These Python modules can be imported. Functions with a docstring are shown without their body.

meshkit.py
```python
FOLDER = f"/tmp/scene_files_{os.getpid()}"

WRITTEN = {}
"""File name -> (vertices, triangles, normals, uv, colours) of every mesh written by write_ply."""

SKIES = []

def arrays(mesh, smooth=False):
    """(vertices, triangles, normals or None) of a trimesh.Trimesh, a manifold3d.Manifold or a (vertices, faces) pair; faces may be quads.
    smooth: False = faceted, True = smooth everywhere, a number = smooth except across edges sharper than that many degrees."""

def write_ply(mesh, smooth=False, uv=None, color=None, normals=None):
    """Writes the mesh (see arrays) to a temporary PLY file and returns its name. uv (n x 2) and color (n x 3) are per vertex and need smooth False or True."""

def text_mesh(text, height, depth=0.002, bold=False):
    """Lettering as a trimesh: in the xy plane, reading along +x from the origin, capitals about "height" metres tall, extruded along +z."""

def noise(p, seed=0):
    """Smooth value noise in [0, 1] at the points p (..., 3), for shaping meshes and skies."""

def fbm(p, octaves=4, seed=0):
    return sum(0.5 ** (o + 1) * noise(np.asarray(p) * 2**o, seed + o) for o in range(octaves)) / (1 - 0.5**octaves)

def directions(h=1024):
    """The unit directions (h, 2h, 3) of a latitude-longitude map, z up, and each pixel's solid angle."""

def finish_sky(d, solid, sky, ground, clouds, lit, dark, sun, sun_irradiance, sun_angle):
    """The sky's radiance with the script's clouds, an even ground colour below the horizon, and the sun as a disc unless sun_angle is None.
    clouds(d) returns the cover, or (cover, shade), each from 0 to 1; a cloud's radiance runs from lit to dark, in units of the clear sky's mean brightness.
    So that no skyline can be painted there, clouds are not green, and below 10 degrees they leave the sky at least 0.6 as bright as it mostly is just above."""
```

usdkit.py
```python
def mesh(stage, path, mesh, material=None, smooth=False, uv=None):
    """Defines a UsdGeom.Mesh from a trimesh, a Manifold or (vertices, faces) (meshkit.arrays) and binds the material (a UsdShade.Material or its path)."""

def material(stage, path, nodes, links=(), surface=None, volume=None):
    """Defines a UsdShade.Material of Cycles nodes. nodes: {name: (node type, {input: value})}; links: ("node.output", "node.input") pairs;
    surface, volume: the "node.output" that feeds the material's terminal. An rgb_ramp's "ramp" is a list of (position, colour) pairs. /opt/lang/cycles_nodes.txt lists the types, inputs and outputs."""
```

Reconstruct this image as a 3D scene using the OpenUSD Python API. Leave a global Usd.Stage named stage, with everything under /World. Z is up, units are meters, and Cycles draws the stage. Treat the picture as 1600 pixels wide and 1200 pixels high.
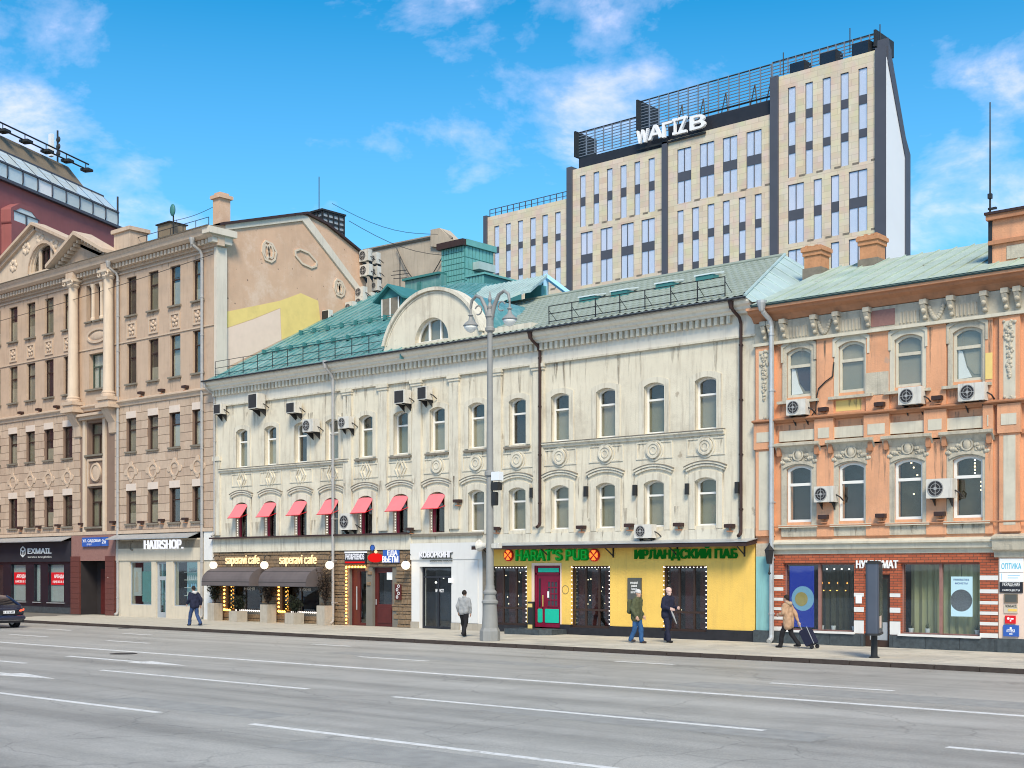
import math, random
import numpy as np, trimesh, manifold3d, shapely, shapely.affinity
from shapely.geometry import Polygon, Point, box as sbox
from shapely.ops import unary_union
from pxr import Usd, UsdGeom, UsdLux, UsdShade, Gf, Sdf, Vt
import usdkit, meshkit

rng = random.Random(7)
stage = Usd.Stage.CreateInMemory()
UsdGeom.SetStageUpAxis(stage, 'Z'); UsdGeom.SetStageMetersPerUnit(stage, 1.0)
UsdGeom.Xform.Define(stage, '/World'); UsdGeom.Scope.Define(stage, '/World/Looks')

# ------------------------------------------------------------------ camera (level, shifted lens, 41 degrees left of the facades' normal)
EYE = np.array([23.312, -39.802, 2.5]); YAW = 40.859
cam = UsdGeom.Camera.Define(stage, '/World/camera')
cam.AddTranslateOp().Set(Gf.Vec3d(*EYE)); cam.AddRotateXYZOp().Set(Gf.Vec3f(90, 0, YAW))
cam.CreateHorizontalApertureAttr(36.0); cam.CreateVerticalApertureAttr(27.0)
cam.CreateFocalLengthAttr(36.0 * 2050 / 1600); cam.CreateVerticalApertureOffsetAttr(290 / 1600 * 36.0)
cam.CreateClippingRangeAttr(Gf.Vec2f(0.1, 20000))
cam.CreateExposureAttr(EXPOSURE := 1.45)

# ------------------------------------------------------------------ sky and sun
SUN_EL, SUN_DIR = math.radians(46), np.array([0.95, -1.0])
SUN_ROT = math.atan2(SUN_DIR[0], SUN_DIR[1])
usdkit.material(stage, '/World/Looks/sky_air', {
    'tc': ('texture_coordinate', {}),
    'sky': ('sky_texture', {'sky_type': 'single_scattering', 'sun_disc': False, 'sun_elevation': SUN_EL, 'sun_rotation': SUN_ROT, 'air_density': 1.0, 'aerosol_density': 1.0, 'ozone_density': 1.0}),
    'hs': ('hsv', {'hue': 0.488, 'saturation': 1.85, 'value': 1.25}),
    'mp': ('mapping', {'scale': (1.0, 1.0, 1.9), 'location': (1.7, 5.2, 2.35)}),
    'warp': ('noise_texture', {'scale': 2.3, 'detail': 3.0}),
    'n': ('noise_texture', {'scale': 6.6, 'detail': 10.0, 'roughness': 0.60, 'distortion': 0.2}),
    'r': ('rgb_ramp', {'ramp': [(0.0, (0, 0, 0)), (0.525, (0.0, 0.0, 0.0)), (0.60, (0.18, 0.18, 0.18)), (0.69, (0.58, 0.58, 0.58)), (0.8, (0.9, 0.9, 0.9)), (1.0, (1, 1, 1))]}),
    'sx': ('separate_xyz', {}), 'lowr': ('map_range', {'from_min': 0.02, 'from_max': 0.42, 'to_min': 0.50, 'to_max': 0.0, 'clamp': True}),
    'mx0': ('mix_color', {'b': (5.4, 7.9, 11.0)}),
    'mx': ('mix_color', {'b': (8.3, 7.6, 9.5)}),
    'bg': ('background_shader', {'strength': 0.056}),
}, [('tc.generated', 'mp.vector'), ('mp.vector', 'n.vector'), ('n.fac', 'r.fac'), ('sky.color', 'hs.color'),
    ('tc.generated', 'sx.vector'), ('sx.z', 'lowr.value'), ('lowr.result', 'mx0.fac'), ('hs.color', 'mx0.a'),
    ('mx0.result', 'mx.a'), ('r.color', 'mx.fac'), ('mx.result', 'bg.color')], surface='bg.background')
dome = UsdLux.DomeLight.Define(stage, '/World/sky')
UsdShade.MaterialBindingAPI.Apply(dome.GetPrim()).Bind(UsdShade.Material.Get(stage, '/World/Looks/sky_air'))
dome.GetPrim().SetCustomDataByKey('kind', 'structure')
sun = UsdLux.DistantLight.Define(stage, '/World/sun')
sun.CreateIntensityAttr(0.4); sun.CreateAngleAttr(18.0); sun.CreateColorAttr(Gf.Vec3f(1.0, 0.885, 0.68)); sun.CreateNormalizeAttr(True)
_d = np.array([SUN_DIR[0], SUN_DIR[1], 0]) / np.hypot(*SUN_DIR) * math.cos(SUN_EL) + np.array([0, 0, math.sin(SUN_EL)])
sun.AddTransformOp().Set(Gf.Matrix4d().SetLookAt(Gf.Vec3d(*_d), Gf.Vec3d(0, 0, 0), Gf.Vec3d(0, 0, 1)).GetInverse())

# ------------------------------------------------------------------ from a pixel of the photograph to a point of the place (on a known plane)
_F = np.array([-math.sin(math.radians(YAW)), math.cos(math.radians(YAW))]); _R = np.array([_F[1], -_F[0]])
def P(px, py, Y=0.0):
    d = _R * ((px - 800) / 2050) + _F; t = (Y - EYE[1]) / d[1]
    return EYE[0] + d[0] * t, 2.5 - (py - 890) / 2050 * t
def PX(px, Y=0.0): return P(px, 0, Y)[0]
def S(px, py, X):                       # on a plane across the street: (y, z)
    d = _R * ((px - 800) / 2050) + _F; t = (X - EYE[0]) / d[0]
    return EYE[1] + d[1] * t, 2.5 - (py - 890) / 2050 * t
def G(px, py, z=0.0):
    t = (2.5 - z) * 2050 / (py - 890); d = _R * ((px - 800) / 2050) + _F
    return EYE[0] + d[0] * t, EYE[1] + d[1] * t

# ------------------------------------------------------------------ meshes
_BF = np.array([[0,2,1],[0,3,2],[4,5,6],[4,6,7],[0,1,5],[0,5,4],[1,2,6],[1,6,5],[2,3,7],[2,7,6],[3,0,4],[3,4,7]])
def rotz(a): c, s = math.cos(a), math.sin(a); return np.array([[c,-s,0],[s,c,0],[0,0,1]])
class MB:
    def __init__(s): s.v, s.f, s.n = [], [], 0
    def add(s, v, f):
        v = np.asarray(v, float); s.v.append(v); s.f.append(np.asarray(f, int) + s.n); s.n += len(v); return s
    def mesh(s, m):
        if hasattr(m, 'to_mesh'):
            m = m.to_mesh(); return s.add(np.array(m.vert_properties)[:, :3], np.array(m.tri_verts))
        return s.add(m.vertices, m.faces)
    def box(s, x0, x1, y0, y1, z0, z1):
        return s.add([(x0,y0,z0),(x1,y0,z0),(x1,y1,z0),(x0,y1,z0),(x0,y0,z1),(x1,y0,z1),(x1,y1,z1),(x0,y1,z1)], _BF)
    def bbox(s, x0, x1, y0, y1, z0, z1, c=0.02):     # chamfered box
        pts = []
        for i in (0, 1):
            for j in (0, 1):
                for k in (0, 1):
                    p = np.array([(x0, x1)[i], (y0, y1)[j], (z0, z1)[k]]); d = np.array([1 - 2*i, 1 - 2*j, 1 - 2*k]) * c
                    for m in ((0,1,1),(1,0,1),(1,1,0)): pts.append(p + d * (1 - np.array(m)) )
        return s.mesh(manifold3d.Manifold.hull_points(np.array(pts)))
    def prism(s, poly, y0, y1):                      # (x, z) outline, from y0 (front) to y1
        for g in getattr(poly, 'geoms', [poly]):
            if g.is_empty or g.area < 1e-6: continue
            m = trimesh.creation.extrude_polygon(g, abs(y1 - y0), engine='earcut'); v = m.vertices
            s.add(np.stack([v[:, 0], max(y0, y1) - v[:, 2], v[:, 1]], 1), m.faces)
        return s
    def side(s, poly, x0, x1):                       # (y, z) outline, from x0 to x1
        m = trimesh.creation.extrude_polygon(Polygon(poly) if not hasattr(poly, 'area') else poly, abs(x1 - x0), engine='earcut'); v = m.vertices
        return s.add(np.stack([min(x0, x1) + v[:, 2], v[:, 0], v[:, 1]], 1), m.faces)
    def plan(s, poly, z0, z1):                       # (x, y) outline
        m = trimesh.creation.extrude_polygon(Polygon(poly) if not hasattr(poly, 'area') else poly, abs(z1 - z0), engine='earcut'); v = m.vertices
        return s.add(np.stack([v[:, 0], v[:, 1], min(z0, z1) + v[:, 2]], 1), m.faces)
    def tube(s, pts, r, n=8, closed=True):
        p = np.asarray(pts, float); r = np.broadcast_to(np.asarray(r, float), (len(p),))
        t = np.gradient(p, axis=0); t /= np.linalg.norm(t, axis=1, keepdims=True) + 1e-12
        up = np.array([0, 0, 1.0]) if np.abs(t[:, 2]).mean() < 0.8 else np.array([1.0, 0, 0])
        a = np.cross(t, up); a /= np.linalg.norm(a, axis=1, keepdims=True) + 1e-12; b = np.cross(t, a)
        th = np.arange(n) * 2 * math.pi / n
        v = p[:, None] + r[:, None, None] * (np.cos(th)[None, :, None] * a[:, None] + np.sin(th)[None, :, None] * b[:, None])
        f = []
        for i in range(len(p) - 1):
            for j in range(n):
                k = (j + 1) % n; f += [(i*n+j, i*n+k, (i+1)*n+k), (i*n+j, (i+1)*n+k, (i+1)*n+j)]
        v = v.reshape(-1, 3); m = len(v); v = np.vstack([v, p[0], p[-1]])
        for j in range(n):
            k = (j + 1) % n; f += [(m, k, j), (m + 1, (len(p)-1)*n + j, (len(p)-1)*n + k)]
        return s.add(v, f)
    def lathe(s, prof, c=(0, 0, 0), n=20):           # (r, z) from bottom to top
        th = np.arange(n) * 2 * math.pi / n; pr = np.asarray(prof, float)
        v = np.stack([pr[:, None, 0] * np.cos(th), pr[:, None, 0] * np.sin(th), np.broadcast_to(pr[:, None, 1], (len(pr), n))], -1).reshape(-1, 3) + np.asarray(c)
        f = []
        for i in range(len(pr) - 1):
            for j in range(n):
                k = (j + 1) % n; f += [(i*n+j, i*n+k, (i+1)*n+k), (i*n+j, (i+1)*n+k, (i+1)*n+j)]
        m = len(v); v = np.vstack([v, np.asarray(c) + (0, 0, pr[0, 1]), np.asarray(c) + (0, 0, pr[-1, 1])])
        for j in range(n):
            k = (j + 1) % n; f += [(m, k, j), (m + 1, (len(pr)-1)*n + j, (len(pr)-1)*n + k)]
        return s.add(v, f)
    def ball(s, c, r, sub=1, sc=(1, 1, 1)):
        m = trimesh.creation.icosphere(sub, r); return s.add(m.vertices * np.asarray(sc) + np.asarray(c), m.faces)
    def disc(s, x, y, z, r, d, n=16, r0=None):       # short cylinder facing the street
        p = Point(x, z).buffer(r, quad_segs=max(2, n // 4))
        if r0: p = p.difference(Point(x, z).buffer(r0, quad_segs=max(2, n // 4)))
        return s.prism(p, y - d, y)
    def text(s, t, x, y, z, h, d=0.03, bold=True, w=None, center=False):
        m = meshkit.text_mesh(t, h, d, bold); v = m.vertices.copy(); wd = v[:, 0].max() - v[:, 0].min()
        if w: v[:, 0] = (v[:, 0] - v[:, 0].min()) * (w / wd); wd = w
        else: v[:, 0] -= v[:, 0].min()
        if center: v[:, 0] -= wd / 2
        return s.add(np.stack([x + v[:, 0], y - v[:, 2], z + v[:, 1]], 1), m.faces)
    def move(s, R=None, t=(0, 0, 0)):
        s.v = [(v @ np.asarray(R).T if R is not None else v) + np.asarray(t) for v in s.v]; return s
    def done(s): return np.vstack(s.v), np.vstack(s.f)

def arch(x0, x1, z0, z1, rise=0.0, n=10):
    """rectangle whose top is a flat arch: crown at z1, springing at z1 - rise"""
    if rise <= 0: return sbox(x0, z0, x1, z1)
    w = (x1 - x0) / 2; r = (w * w + rise * rise) / (2 * rise); cx, cz = (x0 + x1) / 2, z1 - r; a = math.asin(min(1, w / r))
    if rise > w: r, cz, a = w, z1 - w, math.pi / 2
    return Polygon([(x0, z0), (x1, z0)] + [(cx + r * math.sin(t), cz + r * math.cos(t)) for t in np.linspace(a, -a, n + 1)])
def archband(x0, x1, z1, rise, th, n=10):
    return arch(x0, x1, z1 - rise - th, z1, rise, n).difference(arch(x0, x1, z1 - rise - 2 * th - 1, z1 - th, rise, n))

# ------------------------------------------------------------------ prims
USED, ORIGIN = {}, {}
def unique(parent, name):
    k = parent + '/' + name; n = USED.get(k, -1) + 1; USED[k] = n
    return k if n == 0 else f'{k}_{n:03d}'
def meta(prim, label=None, cat=None, group=None, kind=None):
    for k, v in (('label', label), ('category', cat), ('group', group), ('kind', kind)):
        if v: prim.SetCustomDataByKey(k, v)
def thing(name, label, cat, loc=(0, 0, 0), rz=0.0, group=None, kind=None):
    p = unique('/World', name); x = UsdGeom.Xform.Define(stage, p); x.AddTranslateOp().Set(Gf.Vec3d(*map(float, loc)))
    if rz: x.AddRotateZOp().Set(math.degrees(rz))
    meta(x.GetPrim(), label, cat, group, kind); ORIGIN[p] = np.array(loc, float) if not rz else None
    return p
def part(parent, name, mb, m, label=None, kind=None, smooth=False, local=False):
    v, f = mb.done(); top = '/'.join(parent.split('/')[:3])
    if not local and ORIGIN.get(top) is not None: v = v - ORIGIN[top]
    p = unique(parent, name); usdkit.mesh(stage, p, (v, f), MAT[m] if isinstance(m, str) else m, smooth=smooth)
    meta(stage.GetPrimAtPath(p), label, None, None, kind); return p
def solo(name, mb, m, label=None, cat=None, group=None, kind=None, smooth=False):
    v, f = mb.done(); p = unique('/World', name)
    base = np.zeros(3) if kind == 'structure' else np.array([v[:, 0].mean(), v[:, 1].mean(), v[:, 2].min()])
    g = usdkit.mesh(stage, p, (v - base, f), MAT[m], smooth=smooth)
    if base.any(): g.AddTranslateOp().Set(Gf.Vec3d(*base))
    meta(g.GetPrim(), label, cat, group, kind); ORIGIN[p] = base; return p
def dup(src, loc, label=None, rz=0.0, sc=None, group=None):
    s = stage.GetPrimAtPath(src); was = s.GetCustomData(); base = src.split('/')[-1]
    if base[-4:-3] == '_' and base[-3:].isdigit(): base = base[:-4]
    p = unique('/World', base); x = UsdGeom.Xform.Define(stage, p); pr = x.GetPrim()
    pr.GetReferences().AddInternalReference(src); pr.SetInstanceable(True)
    x.ClearXformOpOrder(); x.AddTransformOp(opSuffix='place')
    M4 = np.eye(4); M4[:3, :3] = rotz(rz) @ np.diag(sc or (1, 1, 1)); M4[:3, 3] = loc
    x.GetOrderedXformOps()[-1].Set(Gf.Matrix4d(*M4.T.ravel().tolist()))
    meta(pr, label or was.get('label'), was.get('category'), group or was.get('group')); return p

# ------------------------------------------------------------------ materials
MAT = {}
def mat(name, col, rough=0.8, var=0.12, scale=1.5, bump=0.0, streak=0.0, dirt=0.0, spec=0.3, metal=0.0, fine=25.0, coat=0.0, dirtcol=(0.10, 0.085, 0.07), spots=0.0, spotscale=2.2, spotcol=(0.12, 0.09, 0.07)):
    col = np.array(col, float)
    n = {'g': ('geometry', {}), 'p': ('principled_bsdf', {'roughness': rough, 'specular_ior_level': spec, 'metallic': metal, 'coat_weight': coat}),
         'n1': ('noise_texture', {'scale': scale, 'detail': 6.0, 'roughness': 0.65}),
         'r1': ('rgb_ramp', {'ramp': [(0.25, tuple(col * (1 - var))), (0.5, tuple(col)), (0.78, tuple(np.minimum(col * (1 + var), 0.95)))]})}
    l = [('g.position', 'n1.vector'), ('n1.fac', 'r1.fac')]; out = 'r1.color'
    if streak:
        n['mp'] = ('mapping', {'scale': (3.4, 3.4, 0.26)}); n['n2'] = ('noise_texture', {'scale': 1.7, 'detail': 7.0, 'roughness': 0.7})
        n['r2'] = ('rgb_ramp', {'ramp': [(0.50, (0, 0, 0)), (0.72, (streak,) * 3)]}); n['m2'] = ('mix_color', {'b': dirtcol})
        l += [('g.position', 'mp.vector'), ('mp.vector', 'n2.vector'), ('n2.fac', 'r2.fac'), ('r2.color', 'm2.fac'), (out, 'm2.a')]; out = 'm2.result'
    if dirt:
        n['n3'] = ('noise_texture', {'scale': 0.55, 'detail': 8.0, 'roughness': 0.75}); n['r3'] = ('rgb_ramp', {'ramp': [(0.52, (0, 0, 0)), (0.66, (dirt,) * 3)]})
        n['m3'] = ('mix_color', {'b': dirtcol}); l += [('g.position', 'n3.vector'), ('n3.fac', 'r3.fac'), ('r3.color', 'm3.fac'), (out, 'm3.a')]; out = 'm3.result'
    if spots:
        n['v'] = ('voronoi_texture', {'scale': spotscale, 'randomness': 1.0}); n['nw'] = ('noise_texture', {'scale': 7.0, 'detail': 4.0}); n['va'] = ('math', {'math_type': 'multiply_add', 'value2': 0.35, 'value3': -0.13})
        n['vs'] = ('math', {'math_type': 'add'}); n['r5'] = ('rgb_ramp', {'ramp': [(0.0, (spots,) * 3), (0.09, (spots,) * 3), (0.14, (0, 0, 0)), (1.0, (0, 0, 0))]}); n['m5'] = ('mix_color', {'b': spotcol})
        l += [('g.position', 'v.vector'), ('g.position', 'nw.vector'), ('nw.fac', 'va.value1'), ('v.distance', 'vs.value1'), ('va.value', 'vs.value2'), ('vs.value', 'r5.fac'), ('r5.color', 'm5.fac'), (out, 'm5.a')]; out = 'm5.result'
    l.append((out, 'p.base_color'))
    if bump:
        n['n4'] = ('noise_texture', {'scale': fine, 'detail': 5.0}); n['b'] = ('bump', {'strength': bump, 'distance': 0.02})
        l += [('g.position', 'n4.vector'), ('n4.fac', 'b.height'), ('b.normal', 'p.normal')]
    MAT[name] = usdkit.material(stage, '/World/Looks/' + name, n, l, surface='p.BSDF')
def glow(name, col, strength):
    MAT[name] = usdkit.material(stage, '/World/Looks/' + name, {'e': ('emission', {'color': col, 'strength': strength})}, [], surface='e.emission')
def pane(name, tint=(0.9, 0.93, 0.92), ior=1.5, rough=0.02):
    MAT[name] = usdkit.material(stage, '/World/Looks/' + name, {'t': ('transparent_bsdf', {'color': tint}), 'g': ('glossy_bsdf', {'roughness': rough, 'color': (0.95, 0.96, 1.0)}), 'lw': ('layer_weight', {'blend': 0.5}), 'pw': ('math', {'math_type': 'power', 'value2': 4.0}), 'f': ('math', {'math_type': 'multiply_add', 'value2': 1.0 - ((ior - 1) / (ior + 1)) ** 2 * 1.6, 'value3': ((ior - 1) / (ior + 1)) ** 2 * 1.6, 'use_clamp': True}),
        'x': ('mix_closure', {}), 'w': ('noise_texture', {'scale': 1.3, 'detail': 1.0}), 'ge': ('geometry', {}), 'b': ('bump', {'strength': 0.012, 'distance': 0.05})},
        [('ge.position', 'w.vector'), ('w.fac', 'b.height'), ('b.normal', 'g.normal'), ('lw.facing', 'pw.value1'), ('pw.value', 'f.value1'), ('f.value', 'x.fac'), ('t.BSDF', 'x.closure1'), ('g.BSDF', 'x.closure2')], surface='x.closure')
# ------------------------------------------------------------------ the looks
MAT['asphalt_grey'] = usdkit.material(stage, '/World/Looks/asphalt_grey', {
    'g': ('geometry', {}), 'mp': ('mapping', {'scale': (0.03, 0.75, 1.0)}), 'n1': ('noise_texture', {'scale': 1.0, 'detail': 5.0, 'roughness': 0.6}), 'n2': ('noise_texture', {'scale': 0.5, 'detail': 8.0, 'roughness': 0.7}), 'n3': ('noise_texture', {'scale': 45.0, 'detail': 3.0, 'roughness': 0.8}),
    'r1': ('rgb_ramp', {'ramp': [(0.34, (0.275, 0.266, 0.242)), (0.5, (0.36, 0.349, 0.32)), (0.66, (0.43, 0.418, 0.385))]}), 'r2': ('rgb_ramp', {'ramp': [(0.30, (0.80, 0.80, 0.80)), (0.52, (1, 1, 1)), (0.8, (1.08, 1.07, 1.05))]}), 'r3': ('rgb_ramp', {'ramp': [(0.3, (0.62, 0.62, 0.62)), (0.5, (0.97, 0.97, 0.97)), (0.72, (1.3, 1.3, 1.28))]}),
    'm1': ('mix_color', {'blend_type': 'multiply', 'fac': 1.0, 'use_clamp': False}), 'm2': ('mix_color', {'blend_type': 'multiply', 'fac': 1.0, 'use_clamp': False}),
    'v': ('voronoi_texture', {'feature': 'distance_to_edge', 'scale': 0.33, 'randomness': 1.0}), 'nv': ('noise_texture', {'scale': 1.6, 'detail': 6.0}), 'mv': ('mix_color', {'blend_type': 'linear_light', 'fac': 0.25, 'use_clamp': False}), 'rv': ('rgb_ramp', {'ramp': [(0.0, (0.62, 0.62, 0.62)), (0.008, (1, 1, 1)), (1.0, (1, 1, 1))]}), 'm3': ('mix_color', {'blend_type': 'multiply', 'fac': 0.8}),
    'b': ('bump', {'strength': 0.5, 'distance': 0.012}), 'p': ('principled_bsdf', {'roughness': 0.5, 'specular_ior_level': 0.5})},
    [('g.position', 'mp.vector'), ('mp.vector', 'n1.vector'), ('g.position', 'n2.vector'), ('g.position', 'n3.vector'), ('n1.fac', 'r1.fac'), ('n2.fac', 'r2.fac'), ('n3.fac', 'r3.fac'), ('r1.color', 'm1.a'), ('r2.color', 'm1.b'), ('m1.result', 'm2.a'), ('r3.color', 'm2.b'),
     ('g.position', 'mv.a'), ('g.position', 'nv.vector'), ('nv.color', 'mv.b'), ('mv.result', 'v.vector'), ('v.distance', 'rv.fac'), ('rv.color', 'm3.b'), ('m2.result', 'm3.a'), ('m3.result', 'p.base_color'), ('n3.fac', 'b.height'), ('b.normal', 'p.normal')], surface='p.BSDF')
MAT['road_paint'] = usdkit.material(stage, '/World/Looks/road_paint', {
    'g': ('geometry', {}), 'n': ('noise_texture', {'scale': 5.0, 'detail': 9.0, 'roughness': 0.8}), 'r': ('rgb_ramp', {'ramp': [(0.36, (0.36, 0.36, 0.345)), (0.47, (0.66, 0.66, 0.64)), (0.7, (0.76, 0.76, 0.74))]}), 'p': ('principled_bsdf', {'roughness': 0.6})},
    [('g.position', 'n.vector'), ('n.fac', 'r.fac'), ('r.color', 'p.base_color')], surface='p.BSDF')
mat('asphalt_patch', (0.30, 0.297, 0.28), 0.6, 0.2, 3.0, 0.6, fine=45)
mat('screen_grey', (0.17, 0.215, 0.28), 0.5)
for _k, _c in enumerate(((0.47, 0.44, 0.37), (0.52, 0.485, 0.41), (0.43, 0.405, 0.35))): mat(f'slab_{_k}', _c, 0.75, 0.10, 2.5, 0.2, dirt=0.25)
mat('slab_bed', (0.16, 0.15, 0.13), 0.9)
mat('kerb_granite', (0.055, 0.042, 0.036), 0.7, 0.25, 9)
mat('plaster_brown', (0.485, 0.36, 0.265), 0.85, 0.10, 0.9, 0.3, streak=0.28, dirt=0.18, dirtcol=(0.20, 0.13, 0.10))
for _k, _c in enumerate(((0.47, 0.36, 0.272), (0.50, 0.385, 0.295), (0.44, 0.33, 0.25))): mat(f'stone_{_k}', _c, 0.85, 0.12, 1.6, 0.4, streak=0.25, dirtcol=(0.18, 0.12, 0.09))
mat('stone_joint', (0.22, 0.15, 0.115), 0.9)
mat('lintel_pale', (0.62, 0.53, 0.46), 0.8, 0.08, 3)
mat('trim_brown', (0.53, 0.41, 0.31), 0.8, 0.10, 2.0, 0.2, streak=0.3, dirtcol=(0.16, 0.11, 0.09))
mat('column_cream', (0.60, 0.49, 0.38), 0.75, 0.08, 1.5, streak=0.2)
mat('gable_plaster', (0.56, 0.37, 0.255), 0.9, 0.14, 0.6, 0.4, streak=0.2, dirt=0.75, dirtcol=(0.66, 0.50, 0.39), spots=0.85, spotscale=2.4)
mat('patch_yellow', (0.72, 0.55, 0.20), 0.85, 0.07, 2, dirt=0.12)
mat('patch_pink', (0.72, 0.56, 0.46), 0.85, 0.06, 2, dirt=0.10, dirtcol=(0.5, 0.37, 0.3))
mat('white_plaster', (0.60, 0.54, 0.455), 0.8, 0.08, 1.0, streak=0.30, dirtcol=(0.28, 0.26, 0.24))
mat('plaster_cream', (0.65, 0.60, 0.485), 0.85, 0.12, 0.8, 0.5, streak=0.62, dirt=0.36, dirtcol=(0.33, 0.275, 0.21), spots=0.5, spotscale=0.8, spotcol=(0.22, 0.17, 0.12))
mat('trim_cream', (0.625, 0.585, 0.485), 0.8, 0.10, 1.6, 0.3, streak=0.7, dirt=0.3, dirtcol=(0.27, 0.225, 0.175))
mat('frieze_white', (0.70, 0.655, 0.565), 0.8, 0.07, 1.0, streak=0.40, dirtcol=(0.38, 0.33, 0.28))
mat('ledge_dark', (0.20, 0.175, 0.14), 0.85, 0.25, 4)
mat('plaster_orange', (0.66, 0.335, 0.19), 0.85, 0.16, 0.9, 0.5, streak=0.6, dirt=0.35, dirtcol=(0.42, 0.24, 0.16), spots=0.5, spotscale=0.9, spotcol=(0.36, 0.3, 0.25))
mat('trim_rust', (0.42, 0.20, 0.11), 0.85, 0.18, 1.5, 0.2, streak=0.3)
mat('trim_grey', (0.475, 0.435, 0.35), 0.85, 0.2, 2.5, 0.6, fine=18, streak=0.6, dirt=0.35, dirtcol=(0.17, 0.16, 0.14))
mat('trim_pale', (0.56, 0.525, 0.43), 0.85, 0.14, 2.0, streak=0.4, dirtcol=(0.3, 0.28, 0.24))
mat('roof_green', (0.085, 0.245, 0.25), 0.33, 0.3, 0.9, 0.3, fine=2.5, spec=0.5, streak=0.5, dirt=0.45, dirtcol=(0.36, 0.52, 0.50))  # pale streaks and patches: faded sheet, with light reflections painted into the colour
mat('roof_patina', (0.40, 0.475, 0.40), 0.55, 0.2, 0.8, 0.3, fine=2.0, spec=0.4, streak=0.3, dirt=0.5, dirtcol=(0.25, 0.36, 0.30), spots=0.6, spotscale=1.2)
mat('roof_tile', (0.27, 0.31, 0.262), 0.5, 0.14, 1.2, spec=0.5)
mat('sheet_grey_green', (0.36, 0.47, 0.46), 0.45, 0.2, 0.9, streak=0.4, dirtcol=(0.55, 0.58, 0.58))
mat('teal_panel', (0.13, 0.36, 0.35), 0.5, 0.12, 2)
mat('teal_dark', (0.05, 0.19, 0.19), 0.5, 0.12, 2)
mat('zinc', (0.50, 0.52, 0.53), 0.45, 0.12, 3, metal=0.5, streak=0.2)
mat('iron', (0.025, 0.026, 0.028), 0.5, 0.2, 4)
mat('pipe_brown', (0.045, 0.025, 0.022), 0.5, 0.2, 3)
mat('pipe_grey', (0.40, 0.39, 0.38), 0.5, 0.15, 3, metal=0.3)
mat('frame_white', (0.74, 0.73, 0.70), 0.5, 0.05, 3)
mat('frame_brown', (0.045, 0.026, 0.02), 0.5, 0.2, 4)
mat('frame_green', (0.06, 0.085, 0.07), 0.5, 0.2, 4)
mat('frame_grey', (0.33, 0.36, 0.39), 0.45, 0.06, 3)
mat('blind_grey', (0.30, 0.285, 0.23), 0.9, 0.10, 0.8)
mat('blind_green', (0.23, 0.225, 0.165), 0.9, 0.15, 0.8)
mat('blind_beige', (0.38, 0.35, 0.275), 0.9, 0.10, 0.8)
mat('blind_blue', (0.045, 0.052, 0.066), 0.6, 0.2, 0.8)
mat('curtain_olive', (0.42, 0.40, 0.24), 0.9, 0.1, 1.5)
mat('gutter_dark', (0.03, 0.07, 0.075), 0.5, 0.3, 3)
mat('room_dark', (0.030, 0.026, 0.028), 0.9, 0.2, 1.5)
mat('room_olive', (0.075, 0.073, 0.052), 0.9, 0.3, 1.2)
mat('curtain_pale', (0.52, 0.55, 0.52), 0.9, 0.10, 2)
mat('black_board', (0.022, 0.024, 0.032), 0.45, 0.15, 1)
mat('black_gloss', (0.012, 0.013, 0.02), 0.12, 0.2, 1, spec=0.6)
mat('granite_red', (0.125, 0.042, 0.034), 0.35, 0.22, 14, spec=0.5)
mat('granite_rose', (0.27, 0.145, 0.125), 0.5, 0.18, 10)
mat('granite_dark', (0.05, 0.062, 0.07), 0.4, 0.5, 7, spec=0.5)
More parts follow.
